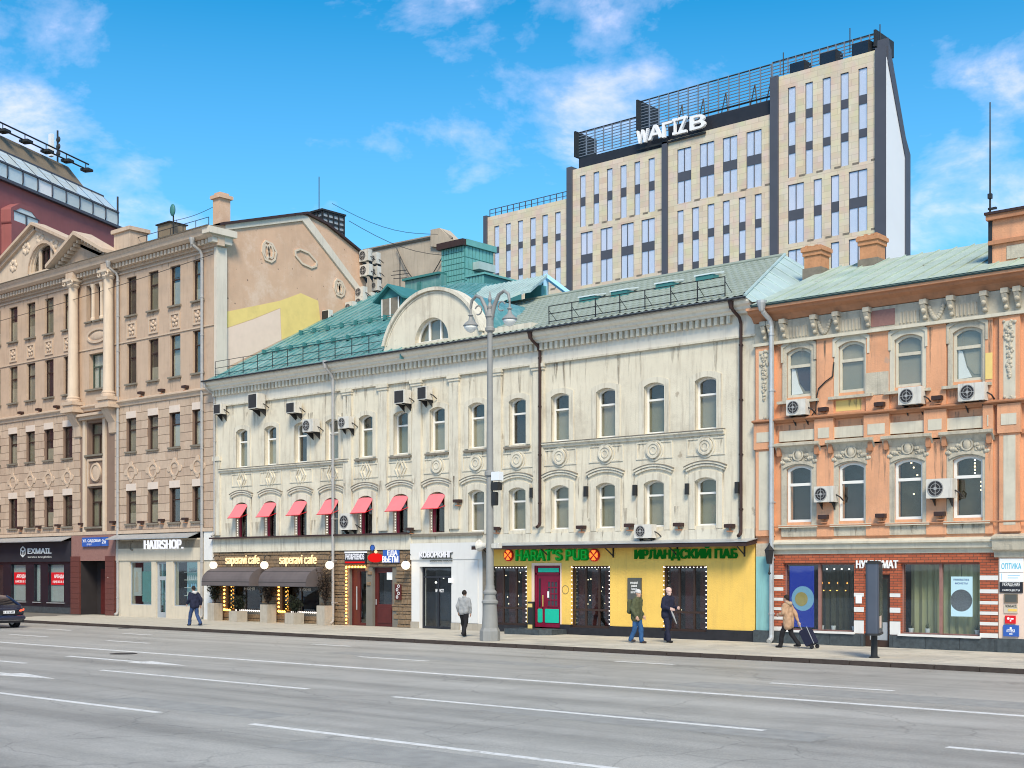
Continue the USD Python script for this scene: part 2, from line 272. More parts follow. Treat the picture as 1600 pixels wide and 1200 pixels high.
mat('shop_beige', (0.56, 0.50, 0.40), 0.8, 0.07, 1.5, streak=0.2)
mat('shop_white', (0.68, 0.675, 0.66), 0.6, 0.04, 1.5, streak=0.08)
mat('pub_yellow', (0.81, 0.535, 0.125), 0.75, 0.08, 0.9, 0.5, streak=0.35, dirt=0.25, dirtcol=(0.5, 0.34, 0.12))
mat('plinth_black', (0.022, 0.022, 0.027), 0.5, 0.3, 5)
mat('teal_wall', (0.23, 0.47, 0.47), 0.8, 0.08, 1.5, streak=0.25)
mat('door_maroon', (0.20, 0.008, 0.035), 0.4, 0.1, 3)
mat('door_brown', (0.085, 0.016, 0.014), 0.4, 0.2, 3)
mat('door_teal', (0.012, 0.50, 0.34), 0.4, 0.05, 3)
mat('paper_white', (0.82, 0.83, 0.84), 0.7, 0.03, 3)
mat('red_sign', (0.62, 0.012, 0.02), 0.5, 0.06, 3)
mat('blue_sign', (0.035, 0.11, 0.42), 0.4, 0.06, 3)
mat('sky_blue', (0.30, 0.56, 0.78), 0.5, 0.06, 3)
mat('gold', (0.55, 0.40, 0.12), 0.4, 0.2, 3)
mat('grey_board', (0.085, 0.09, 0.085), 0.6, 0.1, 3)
mat('pink_canvas', (0.74, 0.185, 0.205), 0.8, 0.07, 2)
mat('grey_canvas', (0.115, 0.098, 0.10), 0.8, 0.18, 1.2)
mat('ac_white', (0.60, 0.58, 0.53), 0.55, 0.12, 4, streak=0.5)
mat('ac_dark', (0.035, 0.034, 0.036), 0.6, 0.2, 4)
mat('lamp_grey', (0.25, 0.255, 0.25), 0.5, 0.10, 3, streak=0.3, dirtcol=(0.2, 0.2, 0.2))
mat('lamp_glass', (0.70, 0.72, 0.70), 0.25, 0.05, 3)
mat('concrete', (0.40, 0.36, 0.30), 0.85, 0.14, 4, 0.4, streak=0.3)
mat('twig', (0.055, 0.038, 0.028), 0.85, 0.3, 5); mat('leaf_dark', (0.030, 0.038, 0.022), 0.6, 0.4, 8)
mat('brick_chimney', (0.50, 0.245, 0.125), 0.85, 0.2, 5, 0.5, dirt=0.3)
mat('wall_grey', (0.46, 0.395, 0.31), 0.9, 0.16, 0.7, 0.5, streak=0.35)
mat('maroon_clad', (0.30, 0.105, 0.105), 0.6, 0.10, 0.7, streak=0.2)
mat('tan_metal', (0.22, 0.17, 0.115), 0.6, 0.15, 1.0, streak=0.3)
mat('tower_dark', (0.075, 0.082, 0.105), 0.5, 0.10, 0.5)
mat('tower_white', (0.70, 0.74, 0.78), 0.6, 0.03, 0.2)
mat('sky_reflection_white', (0.88, 0.87, 0.86), 0.8, 0.03, 0.2)  # near-white colour standing for bright sky mirrored in window glass
mat('coin_grey', (0.26, 0.25, 0.27), 0.4, 0.5, 30, metal=0.3)
mat('brick_red', (0.42, 0.10, 0.045), 0.85, 0.2, 5)
MAT['brick_wall'] = usdkit.material(stage, '/World/Looks/brick_wall', {
    'g': ('geometry', {}), 's': ('separate_xyz', {}), 'c': ('combine_xyz', {}),
    'b': ('brick_texture', {'color1': (0.46, 0.115, 0.05), 'color2': (0.33, 0.075, 0.035), 'mortar': (0.10, 0.055, 0.04), 'scale': 1.0, 'brick_width': 0.26, 'row_height': 0.085, 'mortar_size': 0.009, 'mortar_smooth': 0.2}),
    'bu': ('bump', {'strength': 0.7, 'distance': 0.012, 'invert': True}), 'p': ('principled_bsdf', {'roughness': 0.85})},
    [('g.position', 's.vector'), ('s.x', 'c.x'), ('s.z', 'c.y'), ('c.vector', 'b.vector'), ('b.color', 'p.base_color'), ('b.fac', 'bu.height'), ('bu.normal', 'p.normal')], surface='p.BSDF')
MAT['tower_stone'] = usdkit.material(stage, '/World/Looks/tower_stone', {
    'g': ('geometry', {}), 's': ('separate_xyz', {}), 'c': ('combine_xyz', {}),
    'b': ('brick_texture', {'color1': (0.66, 0.575, 0.445), 'color2': (0.575, 0.49, 0.37), 'mortar': (0.48, 0.41, 0.31), 'scale': 1.0, 'brick_width': 1.5, 'row_height': 0.62, 'mortar_size': 0.02}),
    'n': ('noise_texture', {'scale': 0.7, 'detail': 5.0}), 'm': ('mix_color', {'blend_type': 'overlay', 'fac': 0.25}), 'p': ('principled_bsdf', {'roughness': 0.8})},
    [('g.position', 's.vector'), ('s.x', 'c.x'), ('s.z', 'c.y'), ('c.vector', 'b.vector'), ('b.color', 'm.a'), ('g.position', 'n.vector'), ('n.color', 'm.b'), ('m.result', 'p.base_color')], surface='p.BSDF')
MAT['rubble'] = usdkit.material(stage, '/World/Looks/rubble', {
    'g': ('geometry', {}), 'r': ('geometry', {}), 'w': ('white_noise_texture', {'dimensions': '1D'}), 'n': ('noise_texture', {'scale': 9.0, 'detail': 6.0}),
    'c': ('rgb_ramp', {'ramp': [(0.0, (0.24, 0.165, 0.10)), (0.3, (0.40, 0.29, 0.18)), (0.65, (0.52, 0.41, 0.265)), (1.0, (0.66, 0.56, 0.40))]}),
    'm': ('mix_color', {'blend_type': 'multiply', 'fac': 0.7}), 'h': ('rgb_ramp', {'ramp': [(0.3, (0.5, 0.48, 0.45)), (0.65, (1, 1, 1))]}), 'p': ('principled_bsdf', {'roughness': 0.8})},
    [('r.random_per_island', 'c.fac'), ('g.position', 'n.vector'), ('n.fac', 'h.fac'), ('c.color', 'm.a'), ('h.color', 'm.b'), ('m.result', 'p.base_color')], surface='p.BSDF')
pane('window_pane', (0.93, 0.94, 0.92), 1.42); pane('shop_pane', (0.86, 0.9, 0.9), 1.45); pane('tower_pane', (0.92, 0.94, 0.98), 1.6, 0.03)
pane('glass_roof', (0.80, 0.86, 0.86), 1.8, 0.03)
mat('cyan_print', (0.02, 0.42, 0.62), 0.5); mat('pillar_metal', (0.10, 0.115, 0.15), 0.28, 0.1, 2, metal=0.6)
mat('glass_front', (0.62, 0.70, 0.71), 0.06, 0.08, 0.15, spec=1.0)  # pale base colour stands in for bright sky mirrored in the glass
glow('neon_core', (0.006, 0.20, 0.03), 0.5); glow('neon_dim', (0.002, 0.05, 0.006), 0.5)
glow('bulb_warm', (1.0, 0.42, 0.07), 3.0); glow('bulb_white', (1.0, 0.92, 0.84), 0.9); glow('globe_light', (1.0, 0.86, 0.66), 0.75)
glow('letters_cream', (1.0, 0.74, 0.38), 0.62); glow('neon_green', (0.002, 0.09, 0.010), 0.5); glow('neon_orange', (1.0, 0.24, 0.035), 0.6)
glow('letters_white', (0.9, 0.92, 1.0), 0.40); glow('tail_lamp', (1.0, 0.12, 0.06), 0.7); glow('display_blue', (0.02, 0.05, 0.42), 0.35); glow('letters_red', (0.8, 0.015, 0.015), 0.4)
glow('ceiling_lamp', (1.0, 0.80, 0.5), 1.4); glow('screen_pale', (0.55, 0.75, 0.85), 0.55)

MAT['rain_stain'] = usdkit.material(stage, '/World/Looks/rain_stain', {'g': ('geometry', {}), 'mp': ('mapping', {'scale': (14.0, 14.0, 1.4)}), 'n': ('noise_texture', {'scale': 1.0, 'detail': 6.0, 'roughness': 0.7}),
    'r': ('rgb_ramp', {'ramp': [(0.40, (0, 0, 0)), (0.72, (0.62, 0.62, 0.62))]}), 't': ('transparent_bsdf', {}), 'd': ('diffuse_bsdf', {'color': (0.20, 0.165, 0.125)}), 'x': ('mix_closure', {})},
    [('g.position', 'mp.vector'), ('mp.vector', 'n.vector'), ('n.fac', 'r.fac'), ('r.color', 'x.fac'), ('t.BSDF', 'x.closure1'), ('d.BSDF', 'x.closure2')], surface='x.closure')
class Stains:
    """tapering rain and soot streaks that run down a wall from a ledge, each a thin irregular sheet on the plaster"""
    def __init__(s, seed): s.r = random.Random(seed); s.b = MB()
    def run(s, x0, x1, z, n, l0, l1, y=-0.006, w=0.09):
        for _ in range(n):
            x = s.r.uniform(x0, x1); l = s.r.uniform(l0, l1); a = s.r.uniform(0.3, 1.0) * w; d = s.r.uniform(-0.02, 0.02)
            s.b.add([(x - a, y, z), (x + a, y, z), (x + a * 0.55 + d, y - 0.0002, z - l * 0.5), (x - a * 0.6 + d, y, z - l * 0.55), (x + d, y, z - l)], [(0, 2, 1), (0, 3, 2), (3, 4, 2)]); y -= 0.0004
# ------------------------------------------------------------------ ground, road, pavement
solo('ground', MB().box(-3000, 3000, -3000, 3000, -1.0, -0.60), 'slab_bed', kind='structure')
road = solo('road', MB().box(-600, 600, -70, -6.58, -0.55, -0.12), 'asphalt_grey', kind='structure')
def mark(x0, x1, y, w=0.16, name='lane_line'): part(road, name, MB().box(x0, x1, y - w/2, y + w/2, -0.119, -0.116), 'road_paint')
mark(-140, 60, -16.05, 0.22, 'solid_line')
for x0, x1, y in ((-29.9, -28.0, -9.5), (-24, -22, -9.5), (-12.2, -10.2, -9.5), (1.0, 3.0, -9.5),
                  (-26.8, -23.9, -12.95), (-19.7, -17.0, -12.95), (-33.5, -30.5, -12.95), (-6, -3.1, -12.95), (8, 11, -12.95),
                  (-7.15, 1.09, -20.95), (3.78, 12.44, -20.95), (-20.0, -11.0, -20.95), (-33, -24, -20.95), (15.5, 24, -20.95),
                  (-9.5, 2.7, -25.85), (5.4, 16.5, -25.85), (19.5, 30, -25.85)): mark(x0, x1, y)
for px, py, ln in ((290, 1040, 6.0), (85, 1060.5, 6.0)):                 # lane arrows, heads pointing right along the road
    x, y = G(px, py, -0.12)
    part(road, 'lane_arrow', MB().plan([(x, y), (x - 2.2, y + 0.38), (x - 2.2, y + 0.10), (x - ln, y + 0.10), (x - ln, y - 0.10), (x - 2.2, y - 0.10), (x - 2.2, y - 0.38)], -0.119, -0.115), 'road_paint')
for px, py, w, d in ((1010, 1128, 3.4, 1.1), (300, 1105, 2.6, 0.9), (1330, 1085, 4.2, 1.3), (700, 1030, 5.0, 1.0), (620, 1180, 2.2, 1.2)):    # repaired strips
    x, y = G(px, py, -0.12); part(road, 'repair_patch', MB().plan(Polygon([(x - w, y - d/2), (x - w * 0.2, y - d/2 - 0.08), (x + w, y - d/2 + 0.03), (x + w * 0.97, y + d/2), (x + w * 0.1, y + d/2 + 0.06), (x - w * 0.98, y + d/2 - 0.05)]), -0.1195, -0.1188), 'asphalt_patch')
part(road, 'drain_cover', MB().plan(Point(*G(193, 1021.5, -0.12)).buffer(0.42), -0.119, -0.112), 'iron')
part(road, 'drain_cover', MB().plan(Point(*G(195, 981.8, -0.12)).buffer(0.30), -0.119, -0.112), 'iron')
kerb = solo('kerb', MB().box(-600, 600, -6.57, -6.42, -0.5, -0.012), 'kerb_granite', kind='structure')
x = -40.0
while x < 14:
    part(kerb, 'kerb_stone', MB().bbox(x + 0.012, x + 1.19, -6.605, -6.40, -0.45, 0.002, 0.018), 'kerb_granite'); x += 1.2
pav = solo('pavement', MB().box(-600, 600, -6.45, 60, -0.5, -0.012), 'slab_bed', kind='structure')
r2 = random.Random(3); rest = MB(); spots = []
for j in range(9):
    y = -6.39 + j * 0.72; off = 0.45 * (j % 2)
    for i in range(62):
        x = -42 + off + i * 0.9; spots.append((x, y, math.hypot(x - EYE[0], y - EYE[1])))
spots.sort(key=lambda q: q[2])
for k, (x, y, _) in enumerate(spots):
    dz = r2.uniform(-0.004, 0.003); w, d = (0.885, 0.705)
    b = (MB() if k < 290 else rest).box(x, x + w, y, y + d, -0.05, dz)
    if k < 290: part(pav, 'paving_slab', b, f'slab_{r2.choice((0, 0, 1, 1, 2))}')
part(pav, 'far_paving_slabs', rest, 'slab_0', kind='stuff')

# ------------------------------------------------------------------ builders shared by the houses
glow('lit_shop', (0.10, 0.20, 0.22), 0.5)
def window(bld, x0, x1, z0, z1, rise=0.0, Y=0.16, fm='frame_white', blind='blind_grey', tr=0.30, mull=0, fw=0.06, gl='window_pane', name='window', back=0.10, drop=None, bd=0.05):
    """frame (a mesh with a transom and mullions) > pane, blind"""
    o = arch(x0 - 0.01, x1 + 0.01, z0 - 0.01, z1 + 0.01, rise); i = arch(x0 + fw, x1 - fw, z0 + fw, z1 - fw, rise)
    fr = o.difference(i)
    bars = []
    zt = z1 - (z1 - z0) * tr
    if tr: bars.append(sbox(x0, zt - fw * 0.55, x1, zt + fw * 0.55))
    for k in range(mull):
        xm = x0 + (x1 - x0) * (k + 1) / (mull + 1); bars.append(sbox(xm - fw * 0.45, z0, xm + fw * 0.45, (zt if tr else z1)))
    fr = unary_union([fr] + [b.intersection(arch(x0, x1, z0, z1, rise)) for b in bars])
    w = part(bld, name, MB().prism(fr, Y, Y + 0.07), fm)
    part(w, 'pane', MB().prism(o, Y + 0.030, Y + 0.036), gl)
    part(w, 'blind', MB().prism(o, Y + back, Y + back + 0.01), blind)
    if drop:   # a pale roller blind let down part of the way, or a curtain to one side
        dx0, dx1, dz0, dz1 = drop; part(w, 'roller_blind', MB().prism(sbox(x0 + (x1-x0)*dx0, z0 + (z1-z0)*dz0, x0 + (x1-x0)*dx1, z0 + (z1-z0)*dz1), Y + back - 0.05, Y + back - 0.04), 'blind_beige')
    return w
def sill(bld, x0, x1, z, m='ledge_dark', p=0.12, t=0.07, name='sill'): part(bld, name, MB().box(x0, x1, -p, 0.10, z - t, z), m)
def pipe(name, label, x, z0, z1, r, m, Y=-0.14, group=None, top=True, offs=0.45, zt=0.7):
    t = thing(name, label, 'drainpipe', (x, Y, z0), group=group)
    b = MB().tube([(x, Y, z0 + 0.25), (x, Y, z1 - zt)], r, 8)
    part(t, 'pipe', b, m)
    part(t, 'shoe', MB().tube([(x, Y, z0 + 0.26), (x, Y - 0.03, z0 + 0.15), (x, Y - 0.18, z0 + 0.06)], r * 1.05, 8), m)
    if top:
        part(t, 'bend', MB().tube([(x, Y, z1 - zt), (x - 0.02, Y - 0.08, z1 - zt + 0.2), (x - 0.10, Y - offs + 0.08, z1 - 0.28), (x - 0.12, Y - offs, z1 - 0.1)], r, 8), m)
        part(t, 'funnel', MB().lathe([(r, -0.15), (r * 1.2, -0.1), (r * 2.0, 0.12), (r * 2.1, 0.2), (r * 1.9, 0.2)], (x - 0.12, Y - offs, z1 - 0.1), 10), m)
    z = z0 + 1.0
    while z < z1 - 0.8:
        part(t, 'bracket', MB().lathe([(r * 1.25, -0.03), (r * 1.25, 0.03)], (x, Y, z), 8).box(x - 0.015, x + 0.015, Y, 0.0, z - 0.02, z + 0.02), m); z += 1.9
    return t
# ------------------------------------------------------------------ the brown apartment house
H = thing('apartment_house', 'tall brown rusticated apartment house with pediment and columns left of the cream house', 'building', (-41, 0, 0))
LX, RX = -58.0, -30.75
BC = [-54.5, -52.52, -50.50, -48.47, -46.43, -44.39]; RC = [-38.02, -36.00, -34.06, -32.08]
ROWS = [(4.95, 6.72), (8.82, 10.60), (12.45, 14.62), (16.12, 18.18)]
BX = (-42.25, -40.45)
holes = []
for r, (z0, z1) in enumerate(ROWS):
    for c in BC: holes.append(sbox(c - 0.50, z0, c + 0.47, z1))
    for c in RC: holes.append(sbox(c - 0.48, z0, c + 0.43, z1))
bay = {0: (P(138, 823)[0], P(160, 823)[0], P(149, 823)[1], P(149, 762)[1]), 1: (P(138, 710)[0], P(161, 710)[0], P(150, 710)[1], P(150, 660)[1]), 2: (P(139, 608)[0], P(167, 608)[0], P(153, 607)[1], P(153, 551)[1])}
for b in bay.values(): holes.append(sbox(b[0], b[2], b[1], b[3]))
trip = [(P(a, 500)[0], P(b, 500)[0]) for a, b in ((135, 143), (148, 157), (161, 170))]; tz = (P(152, 500)[1], P(152, 443)[1])
for a, b in trip: holes.append(sbox(a, tz[0], b, tz[1]))
front = sbox(LX, 4.42, RX, 19.2).difference(unary_union(holes))
part(H, 'front_wall', MB().prism(front.intersection(sbox(LX, 11.45, RX, 19.2)), 0, 0.5), 'plaster_brown')
part(H, 'lower_wall', MB().prism(front.intersection(sbox(LX, 4.42, RX, 11.45)), 0.0, 0.5), 'stone_joint')
# rusticated blocks of the two lower storeys, one by one
course, z = [], 4.62
r3 = random.Random(11); stones = []
allh = unary_union([h.buffer(0.02, join_style=2) for h in holes] + [sbox(-43.1, 4.4, -39.6, 11.45)])
k = 0
while z < 11.2:
    h = 0.445; x = LX + (0.55 if k % 2 else 0.0)
    while x < RX - 0.05:
        b = sbox(x + 0.012, z + 0.012, min(x + 1.1, RX) - 0.012, z + h - 0.012).difference(allh)
        for g in getattr(b, 'geoms', [b]):
            if g.area > 0.03: stones.append(g)
        x += 1.1
    z += h; k += 1
stones.sort(key=lambda g: -(g.centroid.x > -52.3) * 100 - g.area)
more = MB()
for i, g in enumerate(stones):
    x0, z0, x1, z1 = g.bounds; full = g.area > 0.98 * (x1 - x0) * (z1 - z0)
    b = MB() if i < 290 else more
    if full: b.bbox(x0, x1, -0.035, 0.05, z0, z1, 0.012)
    else: b.prism(g, -0.033, 0.05)
    if i < 290: part(H, 'stone_block', b, f'stone_{r3.randrange(3)}')
if more.v: part(H, 'further_stone_blocks', more, 'stone_0', kind='stuff')
# windows with sills and pale lintels
def house_blind(): return r3.choice(['blind_green', 'blind_grey', 'blind_green', 'room_dark', 'room_olive', 'room_olive'])
for r, (z0, z1) in enumerate(ROWS):
    for c in BC + RC:
        hw = 0.41 if c in RC else 0.46
        w = window(H, c - hw - 0.06, c + hw + 0.02, z0, z1, 0, 0.13, 'frame_brown', house_blind(), 0.34, 0, 0.055, drop=(0.1, 0.9, 0.0, r3.uniform(0.3, 0.66)) if r3.random() < 0.55 else None)
        sill(H, c - hw - 0.13, c + hw + 0.13, z0, 'ledge_dark', 0.14, 0.09)
        if r < 2: part(H, 'lintel', MB().bbox(c - hw - 0.05, c + hw + 0.05, -0.06, 0.05, z1 + 0.005, z1 + 0.37, 0.012), 'lintel_pale')
for r, b in bay.items():
    window(H, b[0], b[1], b[2], b[3], 0, 0.26, 'frame_green' if r == 2 else 'frame_brown', 'curtain_pale' if r == 2 else 'blind_green', 0.36, 2 if r == 2 else 1, 0.07)
    sill(H, b[0] - 0.2, b[1] + 0.2, b[2], 'ledge_dark', 0.16, 0.1)
for a, b in trip:
    window(H, a, b, tz[0], tz[1], 0, 0.26, 'frame_brown', 'room_dark', 0.3, 0, 0.05); sill(H, a - 0.08, b + 0.08, tz[0], 'ledge_dark', 0.12, 0.08)
for a, b in ((trip[0][1], trip[1][0]), (trip[1][1], trip[2][0])):
    m = (a + b) / 2; part(H, 'colonnette', MB().lathe([(0.16, tz[0]), (0.16, tz[0] + 0.12), (0.12, tz[0] + 0.2), (0.11, tz[1] - 0.3), (0.15, tz[1] - 0.15), (0.17, tz[1])], (m, 0.02, 0), 10), 'column_cream')
# ornament: square tiles with a curled relief, quatrefoils, oval plaque, shield
def tile(cx, cz, s=0.42):
    t = part(H, 'relief_panel', MB().prism(sbox(cx - s, cz - s, cx + s, cz + s).difference(sbox(cx - s + 0.09, cz - s + 0.09, cx + s - 0.09, cz + s - 0.09)), -0.06, 0.01), 'trim_brown')
    b = MB()
    for a in range(5): b.ball((cx + 0.2 * math.cos(a * 1.256 + 0.3), -0.03, cz + 0.2 * math.sin(a * 1.256 + 0.3)), 0.10, 1, (1, 0.5, 1))
    b.ball((cx, -0.04, cz), 0.09, 1); part(t, 'scroll', b, 'trim_brown')
def quatre(cx, cz, s=0.40):
    b = MB().prism(Point(cx, cz).buffer(s).difference(Point(cx, cz).buffer(s - 0.1)), -0.085, 0.0)
    for dx, dz in ((1, 0), (-1, 0), (0, 1), (0, -1)):
        b.prism(Point(cx + dx * s * 1.2, cz + dz * s).buffer(0.16).difference(Point(cx, cz).buffer(s - 0.05)), -0.075, 0.0)
    part(H, 'quatrefoil', b, 'trim_brown'); 
for c in BC[2:] : tile(c, 15.32); quatre(c, 7.72)
for c in RC: tile(c, 15.32); quatre(c, 7.72)
ox, oz = P(153, 524)
part(H, 'oval_plaque', MB().prism(Polygon([(ox + 1.05 * math.cos(a), oz + 0.42 * math.sin(a)) for a in np.linspace(0, 6.283, 24)]).difference(Polygon([(ox + 0.9 * math.cos(a), oz + 0.3 * math.sin(a)) for a in np.linspace(0, 6.283, 24)])), -0.08, 0.0).ball((ox, 0, oz), 0.5, 2, (1.4, 0.12, 0.45)), 'trim_brown')
sx, sz = P(151, 738)
pan = sbox(sx - 0.85, sz - 0.75, sx + 0.85, sz + 0.75)
q = part(H, 'shield_panel', MB().prism(pan.difference(pan.buffer(-0.12)), -0.08, 0.0), 'trim_brown')
part(q, 'shield', MB().ball((sx, 0, sz), 0.55, 2, (0.75, 0.16, 1.0)).prism(Point(sx, sz).buffer(0.5).difference(Point(sx, sz).buffer(0.4)), -0.11, 0), 'trim_brown')
# stone frame round the lower bay
for xx in (P(135, 700)[0] - 0.2, P(163, 700)[0]): part(H, 'bay_pilaster', MB().bbox(xx, xx + 0.24, -0.12, 0.02, 4.6, 11.0, 0.02), 'column_cream')
part(H, 'bay_cornice', MB().box(-42.9, -39.9, -0.45, 0.02, 10.98, 11.12).box(-42.8, -40.0, -0.3, 0.02, 10.8, 10.98), 'trim_brown')
# two giant columns on corbels
for cpx in (122, 177):
    cx = PX(cpx) + 0.10; cy = -0.36
    col = part(H, 'column', MB().lathe([(0.30, 12.15), (0.285, 14.0), (0.255, 18.25)], (cx, cy, 0), 24), 'column_cream', smooth=40)
    part(col, 'column_base', MB().lathe([(0.42, 11.85), (0.42, 11.95), (0.36, 12.0), (0.38, 12.08), (0.31, 12.16)], (cx, cy, 0), 20), 'trim_brown')
    cb = MB().lathe([(0.27, 18.22), (0.36, 18.34), (0.33, 18.42), (0.42, 18.55)], (cx, cy, 0), 20).bbox(cx - 0.44, cx + 0.44, cy - 0.42, 0, 18.55, 18.68, 0.02)
    for s in (-1, 1): cb.tube([(cx + s * 0.38 + 0.11 * math.cos(a), cy - 0.34, 18.45 + 0.11 * math.sin(a)) for a in np.linspace(0, 6.28, 10)], 0.05, 6)
    part(col, 'capital', cb, 'column_cream')
    part(H, 'corbel', MB().side([(0.0, 9.9), (-0.12, 9.95), (-0.18, 10.5), (-0.55, 11.05), (-0.62, 11.25), (0, 11.25)], cx - 0.34, cx + 0.34), 'trim_brown')
    part(H, 'corbel_cornice', MB().bbox(cx - 0.62, cx + 0.62, -0.80, 0, 11.25, 11.42, 0.02).bbox(cx - 0.52, cx + 0.52, -0.70, 0, 11.42, 11.66, 0.02).bbox(cx - 0.58, cx + 0.58, -0.78, 0, 11.66, 11.84, 0.02), 'trim_brown')
    part(H, 'entablature_block', MB().box(cx - 0.36, cx + 0.36, -0.62, 0, 18.68, 19.05), 'trim_brown')
# string course, cornice with dentils
part(H, 'string_course', MB().side([(0.02, 11.28), (-0.10, 11.3), (-0.12, 11.45), (-0.24, 11.52), (-0.24, 11.60), (0.02, 11.68)], LX, RX + 0.1), 'trim_brown')
part(H, 'upper_band', MB().box(LX, RX, -0.05, 0.02, 14.95 - 0.25, 14.95 - 0.18).box(LX, RX, -0.06, 0.02, 18.42, 18.50), 'trim_brown')
part(H, 'cornice', MB().side([(0.3, 18.62), (-0.08, 18.62), (-0.10, 18.98), (-0.42, 19.0), (-0.62, 19.10), (-0.66, 19.28), (-0.78, 19.40), (-0.78, 19.46), (0.3, 19.60)], LX, RX + 0.45), 'trim_brown')
d = MB(); x = LX + 0.1
while x < RX + 0.2: d.box(x, x + 0.17, -0.36, -0.09, 18.74, 18.97); x += 0.32
part(H, 'dentils', d, 'column_cream', kind='stuff')
part(H, 'eave_sheet', MB().side([(0.3, 19.605), (-0.84, 19.465), (-0.84, 19.44), (0.3, 19.575)], LX, RX + 0.5), 'ledge_dark')
sn = Stains(14)
for c in BC + RC:
    for z0 in (4.9, 8.75, 12.36, 16.03): sn.run(c - 0.5, c + 0.5, z0, 4, 0.2, 0.8, -0.040 if z0 < 11 else -0.006, 0.07)
sn.run(LX + 4, RX - 0.3, 11.25, 24, 0.2, 0.9, -0.04, 0.1); sn.run(LX + 4, RX - 0.3, 18.4, 20, 0.2, 0.9, -0.006, 0.1)
part(H, 'rain_stains', sn.b, 'rain_stain', kind='stuff')
# the big pediment with its half-round window, and the small one over the columns
ax, az = P(58, 353, 0.15)
pw = Polygon([(ax - 7.2, 19.55), (ax + 7.2, 19.55), (ax, az - 0.1)])
cxw = -47.35; zb = 19.95
hw = arch(cxw - 1.45, cxw + 1.45, zb, zb + 1.55, 1.5)
part(H, 'pediment', MB().prism(pw.difference(hw), 0.15, 0.6), 'column_cream')
for s in (-1, 1):
    e = np.array([ax + s * 7.5, 19.6]); t = np.array([ax, az]); n = np.array([-(t - e)[1], (t - e)[0]]); n = n / np.hypot(*n) * (1 if n[1] > 0 else -1)
    part(H, 'raking_cornice', MB().prism(Polygon([e, t, t + n * 0.16, e + n * 0.16]), -0.25, 0.6).prism(Polygon([e - n * 0.22, t - n * 0.24, t, e]), -0.02, 0.55), 'trim_brown')
part(H, 'window_arch', MB().prism(archband(cxw - 1.62, cxw + 1.62, zb + 1.72, 1.6, 0.17).intersection(sbox(-60, zb, 0, 40)), 0.05, 0.2), 'trim_brown')
w = part(H, 'half_round_window', MB().prism(hw.difference(hw.buffer(-0.09)).union(sbox(cxw - 0.75, zb, cxw - 0.55, zb + 1.5).union(sbox(cxw + 0.55, zb, cxw + 0.75, zb + 1.5)).intersection(hw)), 0.28, 0.4), 'column_cream')
part(w, 'pane', MB().prism(hw, 0.42, 0.43), 'window_pane'); part(w, 'dark_room', MB().prism(hw, 0.55, 0.56), 'room_dark')
part(w, 'sash', MB().prism(sbox(cxw - 0.5, zb, cxw + 0.5, zb + 1.3).difference(sbox(cxw - 0.42, zb + 0.08, cxw + 0.42, zb + 1.22)).union(sbox(cxw - 0.04, zb, cxw + 0.04, zb + 1.3)), 0.36, 0.41), 'frame_brown')
for ppx, ppy in ((62, 372), (40, 388), (84, 380), (20, 415), (108, 392)):
    rx, rz = P(ppx, ppy, 0.1); b = MB()
    for a in range(7): b.ball((rx + 0.3 * math.cos(a * 0.9), 0.13, rz + 0.24 * math.sin(a * 0.9)), 0.15, 1, (1, 0.45, 1))
    part(H, 'wreath_relief', b, 'column_cream')
qx0, qx1, qxa = -44.95, -39.45, -42.2; qz = 20.95
part(H, 'small_pediment', MB().prism(Polygon([(qx0, 19.5), (qx1, 19.5), (qxa, qz)]), -0.25, 0.14), 'plaster_brown')
for s, e in ((1, (qx0 - 0.2, 19.52)), (-1, (qx1 + 0.2, 19.52))):
    part(H, 'raking_cornice', MB().prism(Polygon([e, (qxa, qz), (qxa, qz + 0.2), (e[0], e[1] + 0.2)]), -1.0, 0.14), 'trim_brown')
    rk = MB()
    for k in range(9):
        t = (k + 0.7) / 9.5; xx = e[0] + (qxa - e[0]) * t; zz = e[1] + (qz - e[1]) * t - 0.15; rk.box(xx - 0.07, xx + 0.07, -0.62, -0.24, zz - 0.08, zz + 0.10)
    part(H, 'raking_dentils', rk, 'column_cream', kind='stuff')
part(H, 'parapet_post', MB().bbox(*[PX(178), PX(203)], 0.0, 1.1, 19.5, 20.75, 0.03).bbox(PX(176), PX(205), -0.12, 1.2, 20.72, 20.92, 0.03), 'trim_brown')
part(H, 'parapet_post', MB().bbox(-31.28, -30.72, 0.30, 0.95, 19.5, 21.15, 0.03).bbox(-31.40, -30.60, 0.2, 1.05, 21.13, 21.30, 0.03).bbox(-31.24, -30.76, 0.34, 0.9, 21.3, 21.44, 0.03), 'gable_plaster', label='tall rendered corner post with a moulded cap')
# roof and its railing
part(H, 'roof', MB().side([(-0.7, 19.47), (5.9, 21.35), (10.2, 19.9), (10.2, 19.4), (0, 19.3)], LX, RX - 0.05), 'ledge_dark')
rl = MB(); 
for x in np.arange(-38.5, -31.9, 1.1): rl.tube([(x, 0.5, 19.6), (x, 0.5, 20.4)], 0.02, 5)
rl.tube([(-38.5, 0.5, 20.4), (-31.9, 0.5, 20.4)], 0.018, 5); rl.tube([(-38.5, 0.5, 20.05), (-31.9, 0.5, 20.05)], 0.012, 5)
part(H, 'roof_railing', rl, 'iron')
